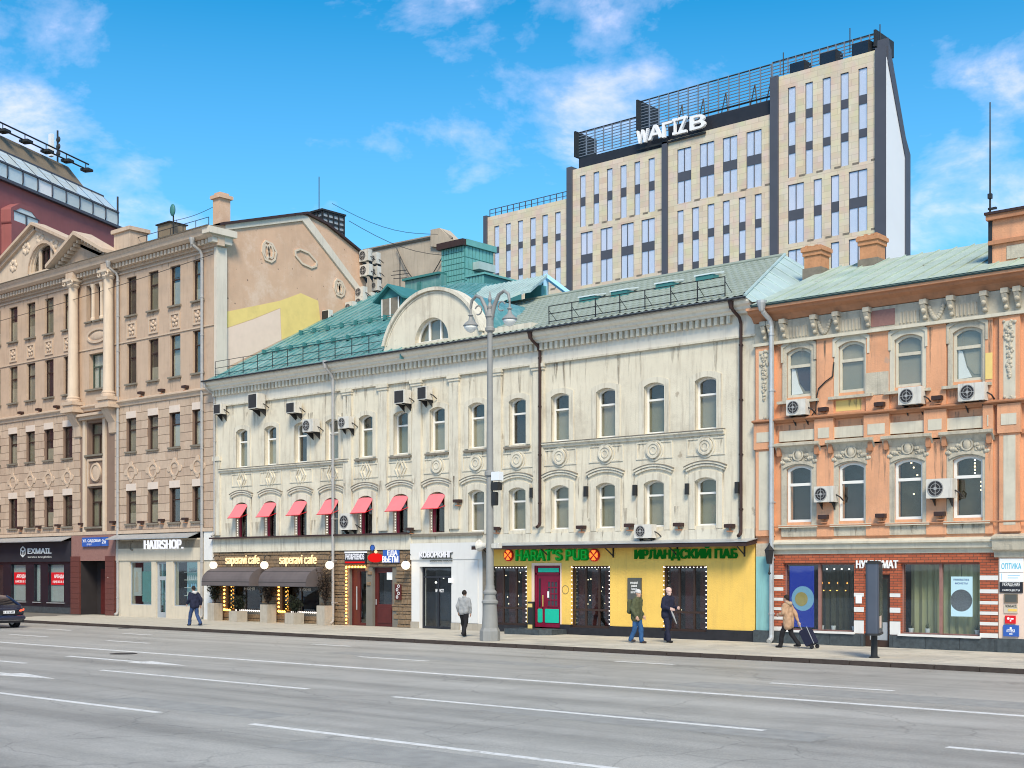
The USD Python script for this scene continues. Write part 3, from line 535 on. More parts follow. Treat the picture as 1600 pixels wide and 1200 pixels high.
# side wall towards the cream house
gab = [(0.02, 11.0), (0.02, 19.35), (0.4, 19.75), (5.9, 21.43), (7.3, 21.15), (9.6, 20.2), (10.25, 19.9), (10.25, 11.0)]
part(H, 'side_wall', MB().side(gab, RX - 0.4, RX), 'gable_plaster')
part(H, 'side_roof_edge', MB().side([(0.3, 19.72), (5.9, 21.42), (5.9, 21.56), (0.3, 19.86)], RX - 0.5, RX + 0.22).side([(5.9, 21.42), (7.3, 21.15), (10.3, 19.88), (10.3, 20.0), (7.3, 21.28), (5.9, 21.56)], RX - 0.5, RX + 0.16), 'pipe_brown')
part(H, 'gable_moulding', MB().side([(0.6, 19.55), (5.6, 21.03), (5.6, 21.33), (0.6, 19.85)], RX, RX + 0.10).side([(5.6, 21.03), (5.6, 21.33), (6.0, 21.3), (10.2, 17.75), (10.2, 17.35)], RX, RX + 0.10), 'white_plaster')
part(H, 'corner_pilaster', MB().box(-30.75, -30.55, -0.02, 0.62, 11.0, 18.6), 'white_plaster')
part(H, 'corner_cornice', MB().bbox(-30.75, -30.15, -0.75, 0.95, 19.12, 19.44, 0.04).bbox(-30.75, -30.35, -0.4, 0.8, 18.75, 19.12, 0.04), 'white_plaster')
def patch(pts, m): part(H, 'paint_patch', MB().side([S(a, b, RX) for a, b in pts], RX, RX + 0.005), m)
patch([(354, 487), (437, 470), (470, 458), (497, 470), (501, 504), (440, 531), (438, 481), (396, 498), (355, 512)], 'patch_yellow')
patch([(341, 520), (355, 513), (396, 499), (437.5, 482), (439.5, 531), (344, 579)], 'patch_pink')
def ring_side(pts, name, t=0.07):
    q = Polygon([S(a, b, RX) for a, b in pts]); part(H, name, MB().side(q.difference(q.buffer(-0.10)), RX, RX + t), 'column_cream')
def oct(cx, cy, w, h): return [(cx - w * 0.5, cy - h), (cx + w * 0.45, cy - h * 0.7), (cx + w, cy + h * 0.05), (cx + w * 0.8, cy + h * 0.75), (cx + w * 0.3, cy + h), (cx - w * 0.6, cy + h * 0.75), (cx - w, cy + h * 0.05), (cx - w * 0.9, cy - h * 0.65)]
for cx, cy, w, h in ((420, 393, 12, 18), (530, 450, 9, 15)):
    ring_side(oct(cx, cy, w, h), 'lattice_plaque'); 
    for dx in (-0.35, 0.2): ring_side(oct(cx + dx * w, cy, w * 0.42, h * 0.7), 'lattice_ring')
ring_side([(459, 391), (468, 388), (482, 394), (495, 409), (494, 417), (486, 420), (471, 413), (460, 400)], 'hexagon_plaque')
# ground floor: black shop, granite entrance, beige shop
XA, XB, XC, XD = PX(-60), PX(115), PX(184), PX(321)
part(H, 'shop_fascia', MB().box(XA, XB, -0.22, 0.4, 2.95, 4.12), 'black_board')
sh = [(PX(20), PX(43)), (PX(56), PX(66)), (PX(78), PX(103))]
hl = unary_union([sbox(a, 0.62, b, 2.82) for a, b in sh] + [sbox(PX(-20), 0.62, PX(8), 2.82)])
part(H, 'shop_front', MB().prism(sbox(XA, 0.35, XB, 2.95).difference(hl), -0.12, 0.3), 'black_gloss')
part(H, 'shop_plinth', MB().box(XA, XB, -0.18, 0.3, 0, 0.35), 'granite_dark')
for i, (a, b) in enumerate(sh + [(PX(-20), PX(8))]):
    w = window(H, a, b, 0.62, 2.82, 0, 0.0, 'black_board', 'curtain_pale' if i < 3 else 'room_dark', 0, 0, 0.04, 'shop_pane', 'shop_window', back=0.06)
    sill(H, a - 0.05, b + 0.05, 0.62, 'zinc', 0.2, 0.05)
    if i in (0, 2):
        po = part(H, 'red_poster', MB().box(a + 0.12, b - 0.02, 0.016, 0.022, 1.62, 2.34), 'red_sign')
        part(po, 'lettering', MB().text('АРЕНДА', (a + b) / 2 + 0.1, 0.015, 2.02, 0.19, 0.006, True, (b - a) * 0.62, True).text('8 (495) 203-23-23', (a + b) / 2 + 0.06, 0.015, 1.74, 0.12, 0.006, True, (b - a) * 0.72, True), 'paper_white')
part(H, 'entrance_lintel', MB().box(XB, XC, -0.14, 0.4, 2.98, 4.42), 'granite_rose')
r4 = random.Random(5)
for a, b in ((XB, PX(129)), (PX(169), PX(183))):
    z = 0.0
    while z < 2.95:
        part(H, 'granite_course', MB().bbox(a, b, -0.2 + r4.uniform(0, 0.006), 0.35, z + 0.006, z + 0.29, 0.012), 'granite_red'); z += 0.295
part(H, 'entrance_recess', MB().box(PX(129), PX(169), 0.9, 0.95, 0, 3.0).box(PX(129) - 0.02, PX(129) + 0.02, -0.1, 0.9, 0, 3.0), 'room_dark')
dr = part(H, 'entrance_door', MB().box(PX(138), PX(156), 0.78, 0.88, 0.02, 2.55), 'door_brown'); part(dr, 'handle', MB().tube([(PX(152), 0.74, 1.0), (PX(152), 0.74, 1.35)], 0.02, 6), 'zinc')
part(dr, 'door_lamp', MB().ball((PX(151), 0.7, 2.1), 0.05, 1), 'bulb_white')
shp = [(PX(204), PX(238)), (PX(272), PX(310))]; dd = (PX(245), PX(261))
hl = unary_union([sbox(a, 0.62, b, 2.92) for a, b in shp] + [sbox(dd[0], 0, dd[1], 2.92)])
part(H, 'beige_front', MB().prism(sbox(XC, 0, XD, 4.1).difference(hl), -0.06, 0.3), 'shop_beige')
part(H, 'beige_fascia', MB().box(XC, XD - 0.2, -0.12, -0.04, 2.98, 4.02), 'shop_beige')
part(H, 'dark_fascia_band', MB().box(XC, XD - 0.3, -0.128, -0.118, 3.62, 4.02), 'ledge_dark')
for z0, z1 in ((0, 1.95), (2.98, 4.42)): part(H, 'white_corner_pier', MB().bbox(XD, -30.78, -0.10, 0.3, z0, z1, 0.02), 'shop_white')
part(H, 'beige_corner_pier', MB().box(XD, -30.78, -0.05, 0.3, 1.95, 2.98), 'shop_beige')
for i, (a, b) in enumerate(shp):
    w = window(H, a, b, 0.62, 2.92, 0, 0.02, 'frame_grey', 'blind_blue', 0, 0, 0.05, 'shop_pane', 'shop_window', back=0.9)
    for k, z in enumerate((1.15, 1.55, 1.95, 2.35)):
        if i == 1 or k == 0:
            part(w, 'shelf', MB().box(a + 0.25, b - 0.03, 0.45, 0.75, z, z + 0.03), 'frame_white')
            if k < 4 and i == 1:
                bt = MB()
                for x in np.arange(a + 0.35, b - 0.1, 0.17):
                    if r4.random() < 0.8: bt.lathe([(0.045, 0), (0.045, 0.14), (0.02, 0.17), (0.02, 0.23)], (x, 0.6, z + 0.03), 7)
                part(w, 'bottles', bt, ('curtain_pale', 'sky_blue', 'paper_white')[k % 3], kind='stuff')
    part(w, 'backdrop', MB().box(a, b, 0.80, 0.84, 0.6, 2.95), 'lit_shop')  # backdrop board glows by itself, standing in for the lighting inside the shop
a, b = shp[0]
pst = part(H, 'window_poster', MB().box(a + 0.12, a + 0.85, 0.12, 0.13, 1.1, 2.6), 'curtain_pale')
part(pst, 'printed_bottle', MB().box(a + 0.28, a + 0.55, 0.112, 0.118, 1.3, 2.1).box(a + 0.35, a + 0.48, 0.112, 0.118, 2.1, 2.4), 'shop_beige')
part(H, 'window_poster', MB().box(a + 0.92, b - 0.1, 0.12, 0.13, 0.8, 2.4), 'teal_panel')
dr = part(H, 'shop_door', MB().prism(sbox(dd[0], 0, dd[1], 2.92).difference(sbox(dd[0] + 0.22, 0.28, dd[1] - 0.22, 1.95)).difference(sbox(dd[0] + 0.14, 2.15, dd[1] - 0.14, 2.8)), 0.04, 0.12), 'frame_grey')
part(dr, 'pane', MB().box(dd[0] + 0.1, dd[1] - 0.1, 0.075, 0.08, 0.2, 2.85), 'shop_pane'); part(dr, 'dark_room', MB().box(dd[0], dd[1], 0.4, 0.42, 0, 2.95), 'teal_dark')
part(dr, 'handle', MB().tube([(dd[1] - 0.16, 0.0, 0.9), (dd[1] - 0.16, 0.0, 1.3)], 0.018, 6), 'zinc')
for a, b, z in ((XA, XB - 0.02, 4.12), (XC - 0.05, PX(312), 4.12)):       # sloping metal rain hoods over both shops
    part(H, 'rain_hood', MB().side([(0.0, z + 0.3), (-0.75, z + 0.02), (-0.75, z - 0.03), (0.0, z + 0.25)], a, b), 'zinc')
part(H, 'ground_ledge', MB().box(LX, RX, -0.16, 0.02, 4.42, 4.60), 'trim_brown')
part(H, 'back_wall', MB().box(LX, RX - 0.45, 10.2, 10.6, 0, 19.4).box(LX, LX + 0.4, 0.5, 10.2, 0, 19.4), 'gable_plaster')
part(H, 'inner_wall', MB().box(LX + 0.5, RX - 0.5, 1.6, 1.7, 0, 19.3), 'room_dark')
# ------------------------------------------------------------------ the cream house
C = thing('cream_house', 'long low cream stucco house with teal roof, round gable and ground floor pub', 'building', (-15, 0, 0))
CX0, CX1 = -30.74, 0.0
WP = [(369.5, 387), (414, 432), (461, 480), (510.5, 528), (561, 583), (615.5, 638), (672, 695.6), (733, 757), (796, 822), (862, 889), (932, 962), (1007, 1038), (1087, 1119)]
WX = []
for a, b in WP:
    m = (PX(a) + PX(b)) / 2; WX.append((m - 0.45, m + 0.45))
UZ, LZ = (7.50, 9.36), (4.07, 5.78)
oph = [arch(a, b, *UZ, 0.13) for a, b in WX] + [arch(a, b, *LZ, 0.13) for a, b in WX]
part(C, 'front_wall', MB().prism(sbox(CX0, 3.36, CX1, 10.75).difference(unary_union(oph)), 0, 0.4), 'plaster_cream')
r5 = random.Random(21)
PIL = [PX(q) for q in (544.5, 600, 652.5, 711, 777, 842.5)]
for i, (a, b) in enumerate(WX):
    m = (a + b) / 2
    part(C, 'window_surround', MB().prism(arch(a - 0.21, b + 0.21, UZ[0] - 0.02, UZ[1] + 0.20, 0.15).difference(arch(a, b, UZ[0] - 1, UZ[1], 0.13)), -0.035, 0.02), 'trim_cream')
    part(C, 'window_surround', MB().prism(arch(a - 0.25, b + 0.25, LZ[0] - 0.12, LZ[1] + 0.26, 0.16).difference(arch(a, b, LZ[0] - 2, LZ[1], 0.13)), -0.05, 0.02), 'trim_cream')
    up = window(C, a, b, *UZ, 0.13, 0.20, 'frame_white', 'room_olive', 0.33, 0, 0.065, name='window', back=0.22, drop=(0, 1, 0.0, r5.choice((0.64, 0.66, 0.62))) if i not in (2,) else None)
    part(up, 'upper_blind', MB().prism(sbox(a, UZ[0], b, UZ[0] + 1.26), 0.36, 0.37), ('blind_grey', 'blind_beige', 'room_dark', 'blind_grey', 'blind_grey', 'blind_green')[i % 6] if i != 2 else 'room_dark')
    if i < 7: window(C, a, b, *LZ, 0.13, 0.24, 'frame_brown', 'room_dark', 0.0, 0, 0.05, back=0.4)
    else: window(C, a, b, *LZ, 0.13, 0.20, 'frame_white', ('blind_green', 'blind_grey')[i % 2], 0.32, 0, 0.065, back=0.22)
    # hood mould: two stepped flat arches
    h = part(C, 'hood_mould', MB().prism(archband(m - 0.86, m + 0.86, 6.36, 0.19, 0.075), -0.115, 0.02).prism(archband(m - 0.80, m + 0.80, 6.27, 0.18, 0.08), -0.075, 0.02), 'trim_cream')
    part(h, 'ledge_top', MB().prism(archband(m - 0.88, m + 0.88, 6.385, 0.19, 0.025), -0.135, 0.0), 'ledge_dark')
    # panel with a diamond or a roundel
    o = sbox(m - 0.80, 6.56, m + 0.80, 7.20)
    pb = MB().prism(o.difference(o.buffer(-0.055, join_style=2)), -0.03, 0.005)
    pn = part(C, 'panel', pb, 'trim_cream')
    if i < 6:
        dm = lambda s, off: Polygon([(m + off - 0.20 * s, 6.88), (m + off, 6.88 - 0.37 * s), (m + off + 0.20 * s, 6.88), (m + off, 6.88 + 0.37 * s)])
        q = dm(1, 0).difference(dm(0.72, 0)).union(dm(1, -0.17).difference(dm(0.74, -0.17)).intersection(sbox(m - 2, 5, m - 0.17, 8))).union(dm(1, 0.17).difference(dm(0.74, 0.17)).intersection(sbox(m + 0.17, 5, m + 2, 8)))
        part(pn, 'diamond', MB().prism(q, -0.06, 0.0), 'trim_cream')
    else:
        part(pn, 'roundel', MB().disc(m, 0, 6.88, 0.40, 0.035, 28, 0.335).disc(m, 0, 6.88, 0.30, 0.075, 28, 0.0).disc(m, -0.075, 6.88, 0.30, 0.03, 28, 0.225).disc(m, -0.075, 6.88, 0.16, 0.025, 20, 0.11), 'trim_cream')
    if 3 < i < 9: sill(C, a - 0.22, b + 0.22, 7.42, 'ledge_dark', 0.12, 0.08)
for a, b in ((CX0 + 0.5, PIL[0] + 0.1), (PIL[5] + 0.2, PX(1133))):
    part(C, 'string_course', MB().side([(0.02, 7.26), (-0.08, 7.28), (-0.09, 7.36), (-0.16, 7.39), (-0.16, 7.44), (0.02, 7.46)], a, b), 'trim_cream')
    part(C, 'string_course_top', MB().box(a - 0.01, b + 0.01, -0.175, 0.0, 7.445, 7.47), 'ledge_dark')
for x in PIL:
    p = part(C, 'pilaster', MB().bbox(x - 0.26, x + 0.26, -0.09, 0.02, 4.2, 10.35, 0.02), 'trim_cream')
    part(p, 'capital', MB().bbox(x - 0.31, x + 0.31, -0.13, 0.02, 10.35, 10.46, 0.015).bbox(x - 0.35, x + 0.35, -0.17, 0.02, 10.46, 10.60, 0.015), 'trim_cream')
part(C, 'corner_pilaster', MB().bbox(CX0 + 0.05, CX0 + 0.5, -0.08, 0.02, 4.2, 8.1, 0.02).bbox(CX0, CX0 + 0.55, -0.13, 0.02, 7.9, 8.12, 0.02), 'trim_cream')
part(C, 'frieze', MB().box(CX0, CX1 + 0.05, -0.07, 0.02, 10.60, 11.42), 'frieze_white')
part(C, 'frieze_fillet', MB().box(CX0, CX1 + 0.05, -0.11, 0.0, 10.57, 10.64), 'trim_cream')
x = CX0 + 0.12
while x < CX1 - 0.75:
    part(C, 'dentil', MB().box(x, x + 0.135, -0.235, -0.06, 11.10, 11.37), 'trim_cream'); x += 0.2575
part(C, 'cornice', MB().side([(0.3, 11.375), (-0.27, 11.375), (-0.30, 11.46), (-0.40, 11.49), (-0.42, 11.58), (-0.55, 11.63), (-0.60, 11.70), (-0.60, 11.77), (0.3, 11.84)], CX0 - 0.1, CX1 + 0.1), 'frieze_white')
part(C, 'gutter', MB().side([(0.2, 11.84), (-0.66, 11.775), (-0.74, 11.85), (-0.71, 11.86), (-0.64, 11.81), (0.2, 11.875)], CX0 - 0.1, CX1 + 0.02), 'zinc')
part(C, 'gutter_edge', MB().tube([(CX0 - 0.1, -0.735, 11.80), (CX1 + 0.05, -0.735, 11.80)], 0.035, 6), 'iron')
sn = Stains(5)
for i, (a, b) in enumerate(WX):
    sn.run(a - 0.3, b + 0.3, 7.40 if 3 < i < 9 else 7.25, 5, 0.2, 0.65, -0.004); sn.run(a - 0.5, a - 0.22, 6.05, 2, 0.5, 1.6, -0.004, 0.07); sn.run(b + 0.22, b + 0.5, 6.05, 2, 0.5, 1.6, -0.004, 0.07); sn.run(a - 0.1, b + 0.1, 3.98, 2, 0.1, 0.3, -0.065)
sn.run(CX0 + 0.5, CX1 - 0.3, 10.55, 46, 0.3, 1.5, -0.004, 0.12); sn.run(CX0 + 0.5, CX1 - 0.3, 4.8, 30, 0.4, 0.8, -0.004, 0.16)
for x in PIL: sn.run(x - 0.24, x + 0.24, 10.3, 3, 0.5, 2.0, -0.095, 0.06); sn.run(x - 0.24, x + 0.24, 6.4, 3, 0.6, 2.2, -0.095, 0.07)
for px in (399, 456, 483, 536, 626, 660, 540): x, z = P(px, 645 if px != 540 else 830); sn.run(x - 0.2, x + 0.35, z, 5, 0.5, 1.5, -0.008, 0.07)
part(C, 'rain_stains', sn.b, 'rain_stain', kind='stuff')
# --- roofs. left: steep sheet metal with standing seams; right: lower, metal tiles
SL = 0.545
def rz(y): return 11.87 + SL * (y + 0.55)
XG = -16.9
RP = Polygon([(CX0 + 0.01, -0.6), (CX0 + 0.01, 10.5), (-28.6, 10.5), (-28.3, 9.2), (-22.6, 9.2), (-17.2, 6.9), (XG, 6.2), (XG, -0.6)])
def onplane(poly, fn, th=0.05, lift=0.0):
    m = trimesh.creation.extrude_polygon(poly, th, engine='earcut'); v = m.vertices.copy(); v[:, 2] += np.array([fn(y) for y in v[:, 1]]) - th + lift; return v, m.faces
part(C, 'sheet_roof', MB().add(*onplane(RP, rz, 0.06)), 'roof_green')
x = CX0 + 0.6
while x < XG:
    part(C, 'roof_seam', MB().add(*onplane(RP.intersection(sbox(x - 0.015, -5, x + 0.015, 20)), rz, 0.06, 0.05)), 'roof_green'); x += 0.62
for y in (2.2, 4.6):
    g = MB()
    for q in (0.10, 0.2): g.tube([(CX0 + 1.0, y, rz(y) + q), (XG - 1.5, y, rz(y) + q)], 0.022, 5)
    for x in np.arange(CX0 + 1.2, XG - 1, 1.05): g.box(x - 0.05, x + 0.05, y - 0.16, y + 0.05, rz(y), rz(y) + 0.24)
    part(C, 'snow_guard', g, 'teal_dark')
TX0 = -16.88
nx, step, rows = int(16.6 / 0.0775), 0.0775, 15
def trz(y): return 11.87 + 0.435 * (y + 0.55)
YR = 6.2
vs, fs = [], []
xs = TX0 + np.arange(nx) * step
ys = []
for r in range(rows):
    y0 = -0.6 + r * (YR + 0.6) / rows; y1 = y0 + (YR + 0.6) / rows
    ys += [(y0, 0.06), (y0 + 0.02, 0.065), (y1 - 0.002, 0.0)]
ys = np.array(ys)
wave = 0.03 * np.cos((xs - TX0) / 0.31 * 2 * math.pi)
gx, gy = np.meshgrid(xs, ys[:, 0]); gz = trz(gy) + ys[:, 1][:, None] + wave[None]
# the right end is a hip: clip the tiles along the hip line from the eave corner to the ridge end
hipx = lambda y: -0.05 - 2.25 * (y + 0.6) / (YR + 0.6)
gx = np.minimum(gx, hipx(gy))
V = np.stack([gx, gy, gz], -1).reshape(-1, 3); n0, n1 = gx.shape
ii, jj = np.meshgrid(np.arange(n0 - 1), np.arange(n1 - 1), indexing='ij'); q = (ii * n1 + jj).ravel()
part(C, 'tile_roof', MB().add(V, np.vstack([np.stack([q, q + 1, q + n1 + 1], 1), np.stack([q, q + n1 + 1, q + n1], 1)])), 'roof_tile', label='grey green roof of pressed metal tiles')
part(C, 'ridge_cap', MB().tube([(TX0, YR, trz(YR) + 0.05), (hipx(YR), YR, trz(YR) + 0.05)], 0.09, 8), 'roof_tile')
part(C, 'hip_sheet', MB().add([(-0.05, -0.62, 11.86), (hipx(YR), YR, trz(YR) + 0.06), (0.25, YR, 13.1), (0.25, -0.62, 11.62)], [(0, 2, 1), (0, 3, 2)]).add([(hipx(YR), YR, trz(YR) + 0.06), (hipx(YR), YR + 4, 12.0), (0.25, YR + 4, 11.5), (0.25, YR, 13.1)], [(0, 2, 1), (0, 3, 2)]), 'sheet_grey_green')
for k in range(8):
    t = (k + 0.5) / 8; a = np.array([-0.05 + (hipx(YR) + 0.05) * t, -0.6 + (YR + 0.6) * t, 11.87 + (trz(YR) - 11.8) * t]); b = np.array([0.25, a[1], 11.62 + 1.48 * t])
    part(C, 'hip_seam', MB().tube([a + (0, 0, 0.01), b + (0, 0, 0.01)], 0.02, 4), 'sheet_grey_green')
part(C, 'hip_edge', MB().tube([(-0.05, -0.62, 11.9), (hipx(YR), YR, trz(YR) + 0.09)], 0.05, 6), 'sheet_grey_green')
part(C, 'rear_roof', MB().side([(YR, trz(YR)), (YR + 6, 11.6), (YR + 6, 11.4), (YR, trz(YR) - 0.2)], TX0, -2.3), 'roof_green')
part(C, 'roof_end', MB().plan(Polygon([(CX0 + 0.01, 8.0), (CX0 + 0.01, 10.5), (-28.6, 10.5), (-28.3, 9.2), (-22.6, 9.2), (-17.2, 6.9), (XG, 6.2), (XG, 3.0)]), 11.5, 13.4), 'roof_green')
part(C, 'roof_verge', MB().side([(-0.6, 11.7), (6.3, rz(6.3) + 0.04), (6.3, 11.5), (-0.6, 11.5)], XG - 0.04, XG + 0.02), 'roof_green')
part(C, 'inner_wall', MB().box(CX0 + 0.05, CX1 - 0.05, 1.6, 1.7, 0, 11.7).box(CX0 + 0.05, CX1 - 0.3, 0.35, 1.6, 10.9, 11.0), 'room_dark')
part(C, 'side_wall', MB().box(CX1 - 0.25, CX1 - 0.01, 0.41, 8, 3.4, 11.5), 'plaster_cream')
def onroof(px, py, fn, lo=-0.5, hi=9.0):
    for _ in range(40):
        y = (lo + hi) / 2; x, z = P(px, py, y)
        if z > fn(y): lo = y
        else: hi = y
    return x, y, z
for px, py in ((975, 461), (1045, 449), (1108, 437), (925, 470)):        # skylights standing ajar in the tiles
    x, y, z = onroof(px, py, trz)
    s = part(C, 'skylight', MB().box(-0.45, 0.45, -0.40, 0.40, 0, 0.05).move(np.array([[1, 0, 0], [0, 0.96, 0.0], [0, 0.22, 1]]), (x, y, trz(y) + 0.20)), 'glass_front')
    part(s, 'curb', MB().box(x - 0.4, x + 0.4, y - 0.35, y + 0.35, trz(y) - 0.25, trz(y) + 0.12), 'teal_dark')
rg = thing('roof_railing', 'thin black snow railing along the edge of the tile roof', 'railing', (-5, -0.3, 11.9))
for i, x in enumerate(np.linspace(PX(858, -0.2), PX(1133, -0.2), 8)):
    part(rg, 'post', MB().tube([(x, -0.2, 11.95), (x, -0.22, 12.75)], 0.022, 5).tube([(x, 0.25, trz(0.25) + 0.05), (x, -0.22, 12.6)], 0.015, 4), 'iron')
xa, xb = PX(858, -0.2), PX(1133, -0.2)
for z in (12.15, 12.45, 12.75): part(rg, 'rail', MB().tube([(xa, -0.22, z), (xb, -0.22, z)], 0.018, 5), 'iron')
rg = thing('roof_railing', 'dark railing along the edge of the teal sheet metal roof', 'railing', (-25, -0.3, 11.9))
for x in np.linspace(CX0 + 0.4, PX(605, -0.2), 12): part(rg, 'post', MB().tube([(x, -0.25, 11.95), (x, -0.25, 12.80)], 0.020, 5), 'iron')
for z in (12.15, 12.47, 12.80): part(rg, 'rail', MB().tube([(CX0 + 0.4, -0.25, z), (PX(605, -0.2), -0.25, z)], 0.015, 5), 'iron')
# --- round gable over the cornice
gx0, gx1 = PX(606), PX(762); gm = (gx0 + gx1) / 2; gw = (gx1 - gx0) / 2; gz = P(690, 452)[1]
gable = arch(gx0, gx1, 11.84, gz, gw * 0.80, 28)
wz0 = 12.12; wo = arch(gm - 0.98, gm + 0.98, wz0, wz0 + 0.98, 0.97, 20)
part(C, 'round_gable', MB().prism(gable.difference(wo), -0.28, 0.15), 'plaster_cream')
part(C, 'gable_rim', MB().prism(gable.buffer(0.07).difference(gable.buffer(-0.07)).intersection(sbox(gx0 - 1, 12.2, gx1 + 1, 20)), -0.40, 0.22).prism(gable.buffer(-0.12).difference(gable.buffer(-0.17)).intersection(sbox(gx0 - 1, 12.2, gx1 + 1, 20)), -0.31, -0.2), 'trim_cream')
vt = gable.buffer(0.03)
part(C, 'barrel_roof', MB().prism(vt, 0.15, 4.4), 'roof_green')
w = part(C, 'lunette_window', MB().prism(wo.difference(wo.buffer(-0.06)).union(sbox(gm - 0.37, wz0, gm - 0.29, wz0 + 1).union(sbox(gm + 0.29, wz0, gm + 0.37, wz0 + 1)).union(sbox(gm - 1, wz0, gm + 1, wz0 + 0.07)).intersection(wo)), -0.06, 0.02), 'frame_white')
part(w, 'pane', MB().prism(wo, 0.0, 0.006), 'window_pane'); part(w, 'blind', MB().prism(wo, 0.10, 0.11), 'blind_grey')
part(C, 'parapet', MB().bbox(gx1, PX(836), -0.2, 0.2, 11.84, 12.25, 0.02).bbox(PX(540), gx0, -0.2, 0.2, 11.84, 12.05, 0.02), 'trim_cream')
# --- dormer, lift house and other things on the roof
dx, dzz = P(611, 475, 5.0)
t = thing('dormer', 'small pitched dormer with louvred shutters on the teal roof', 'dormer', (dx, 5.0, rz(5.0)))
zb = rz(5.0)
part(t, 'front', MB().prism(Polygon([(dx - 0.75, zb - 0.1), (dx + 0.75, zb - 0.1), (dx + 0.75, zb + 0.95), (dx, zb + 1.45), (dx - 0.75, zb + 0.95)]), 5.0, 5.1), 'teal_dark')
part(t, 'cheek', MB().box(dx - 0.75, dx + 0.75, 5.1, 8.0, zb, zb + 0.95), 'roof_green')
sh = part(t, 'shutter', MB().box(dx - 0.62, dx + 0.62, 4.95, 5.0, zb + 0.0, zb + 0.92), 'ledge_dark')
part(sh, 'slats', MB().box(dx - 0.04, dx + 0.04, 4.93, 4.99, zb, zb + 0.92).box(dx - 0.62, dx - 0.55, 4.93, 4.99, zb, zb + 0.92).box(dx + 0.55, dx + 0.62, 4.93, 4.99, zb, zb + 0.92), 'frame_white')
part(t, 'roof', MB().prism(Polygon([(dx - 1.05, zb + 0.78), (dx, zb + 1.48), (dx + 1.05, zb + 0.78), (dx + 1.05, zb + 0.88), (dx, zb + 1.60), (dx - 1.05, zb + 0.88)]), 4.75, 8.2), 'teal_dark')
lx0, lz1 = P(690, 382, 11.0); lx1 = P(726, 382, 11.0)[0]
t = thing('lift_house', 'tall teal box clad in square metal panels with brown eave on the roof', 'roof structure', ((lx0 + lx1) / 2, 11.0, 15))
yb = S(771, 400, lx1)[0]; part(t, 'body', MB().box(lx0, lx1, 11.0, yb, 12.0, lz1), 'teal_dark')
lz1 = P(705, 388, 11.0)[1]; gxn = 9; gzn = 11
zb0 = P(705, 470, 11.0)[1] - 0.5; dxp = (lx1 - lx0) / gxn; dzp = (lz1 - zb0) / gzn
for i in range(gxn):
    for j in range(gzn): part(t, 'panel', MB().box(lx0 + i * dxp + 0.02, lx0 + (i + 1) * dxp - 0.02, 10.96, 11.0, zb0 + j * dzp + 0.02, zb0 + (j + 1) * dzp - 0.02), 'teal_panel')
for i in range(8):
    for j in range(8): part(t, 'panel', MB().box(lx1, lx1 + 0.035, 11.05 + i * (yb - 11.1) / 8, 11.05 + (i + 1) * (yb - 11.1) / 8 - 0.05, lz1 - (j + 1) * 0.62 + 0.04, lz1 - j * 0.62), 'teal_panel')
part(t, 'eave', MB().box(lx0 - 0.15, lx1 + 0.1, 10.75, 11.1, lz1 - 0.02, lz1 + 0.32), 'pipe_brown'); part(t, 'cap', MB().box(lx0 - 0.1, lx1 + 0.15, 11.0, yb + 0.1, lz1 + 0.02, lz1 + 0.34), 'teal_panel')
part(t, 'vent_hood', MB().side([(11.6, lz1 - 0.8), (yb - 0.4, lz1 - 0.8), (yb - 0.4, lz1 - 1.2), (11.6, lz1 - 1.2)], lx1 + 0.03, lx1 + 0.5), 'sheet_grey_green')
ax0, az1 = P(730, 432, 9.6); ax1 = P(757, 432, 9.6)[0]; az1 = P(745, 431, 9.6)[1]
part(t, 'annex', MB().box(ax0, ax1, 9.6, 12.5, 12, az1), 'teal_dark')
for i in range(6):
    for j in range(5): part(t, 'annex_panel', MB().box(ax0 + i * (ax1 - ax0) / 6 + 0.02, ax0 + (i + 1) * (ax1 - ax0) / 6 - 0.02, 9.56, 9.6, az1 - (j + 1) * 0.5 + 0.03, az1 - j * 0.5 - 0.02), 'teal_panel')
part(t, 'annex_roof', MB().box(ax0 - 0.1, ax1 + 0.1, 9.5, 12.6, az1, az1 + 0.1), 'teal_panel')
bx0, bz0 = P(633, 437, 10.5); bx1 = P(689, 437, 10.5)[0]; bz0 = P(660, 452, 10.5)[1]; bz1 = P(660, 434, 10.5)[1]
t = thing('roof_box', 'low teal sheet metal box at the ridge left of the lift house', 'roof structure', ((bx0 + bx1) / 2, 10.5, bz0))
part(t, 'wall', MB().box(bx0, bx1, 10.5, 12.5, bz0 - 1.2, bz1), 'roof_green'); part(t, 'lid', MB().box(bx0 - 0.1, bx1, 10.35, 12.6, bz1, bz1 + 0.12), 'teal_dark'); part(t, 'post', MB().box(bx0 + 1.0, bx0 + 1.2, 10.42, 10.5, bz0 - 0.3, bz1 - 0.2), 'teal_dark')
# cross roof with a pale blue open gable frame, behind the tiles
yc = 7.5
pl, pa, pr = P(829, 462, yc), P(852, 431, yc), P(892, 461, yc)
t = thing('roof_frame', 'open pale blue timber gable frame standing behind the tile roof', 'roof structure', (pa[0], yc, 14))
for a, b in ((pl, pa), (pa, pr), ((pa[0], pa[1]), (pa[0], pa[1] - 1.5))): part(t, 'timber', MB().tube([(a[0], yc, a[1]), (b[0], yc, b[1])], 0.13, 4), 'sky_blue' if b is not pl else 'sky_blue')
part(t, 'gable_board', MB().prism(Polygon([pl, pa, (pa[0], 13.4), (pl[0], 13.4)]), yc + 0.15, yc + 0.25), 'curtain_pale')
def pl_(px, py): x, y, z = onroof(px, py, rz, -0.5, 20); return (x, y)
cq = Polygon([pl_(*q) for q in ((744, 462), (757, 451), (855, 433), (829, 456), (813, 459), (764, 479))])
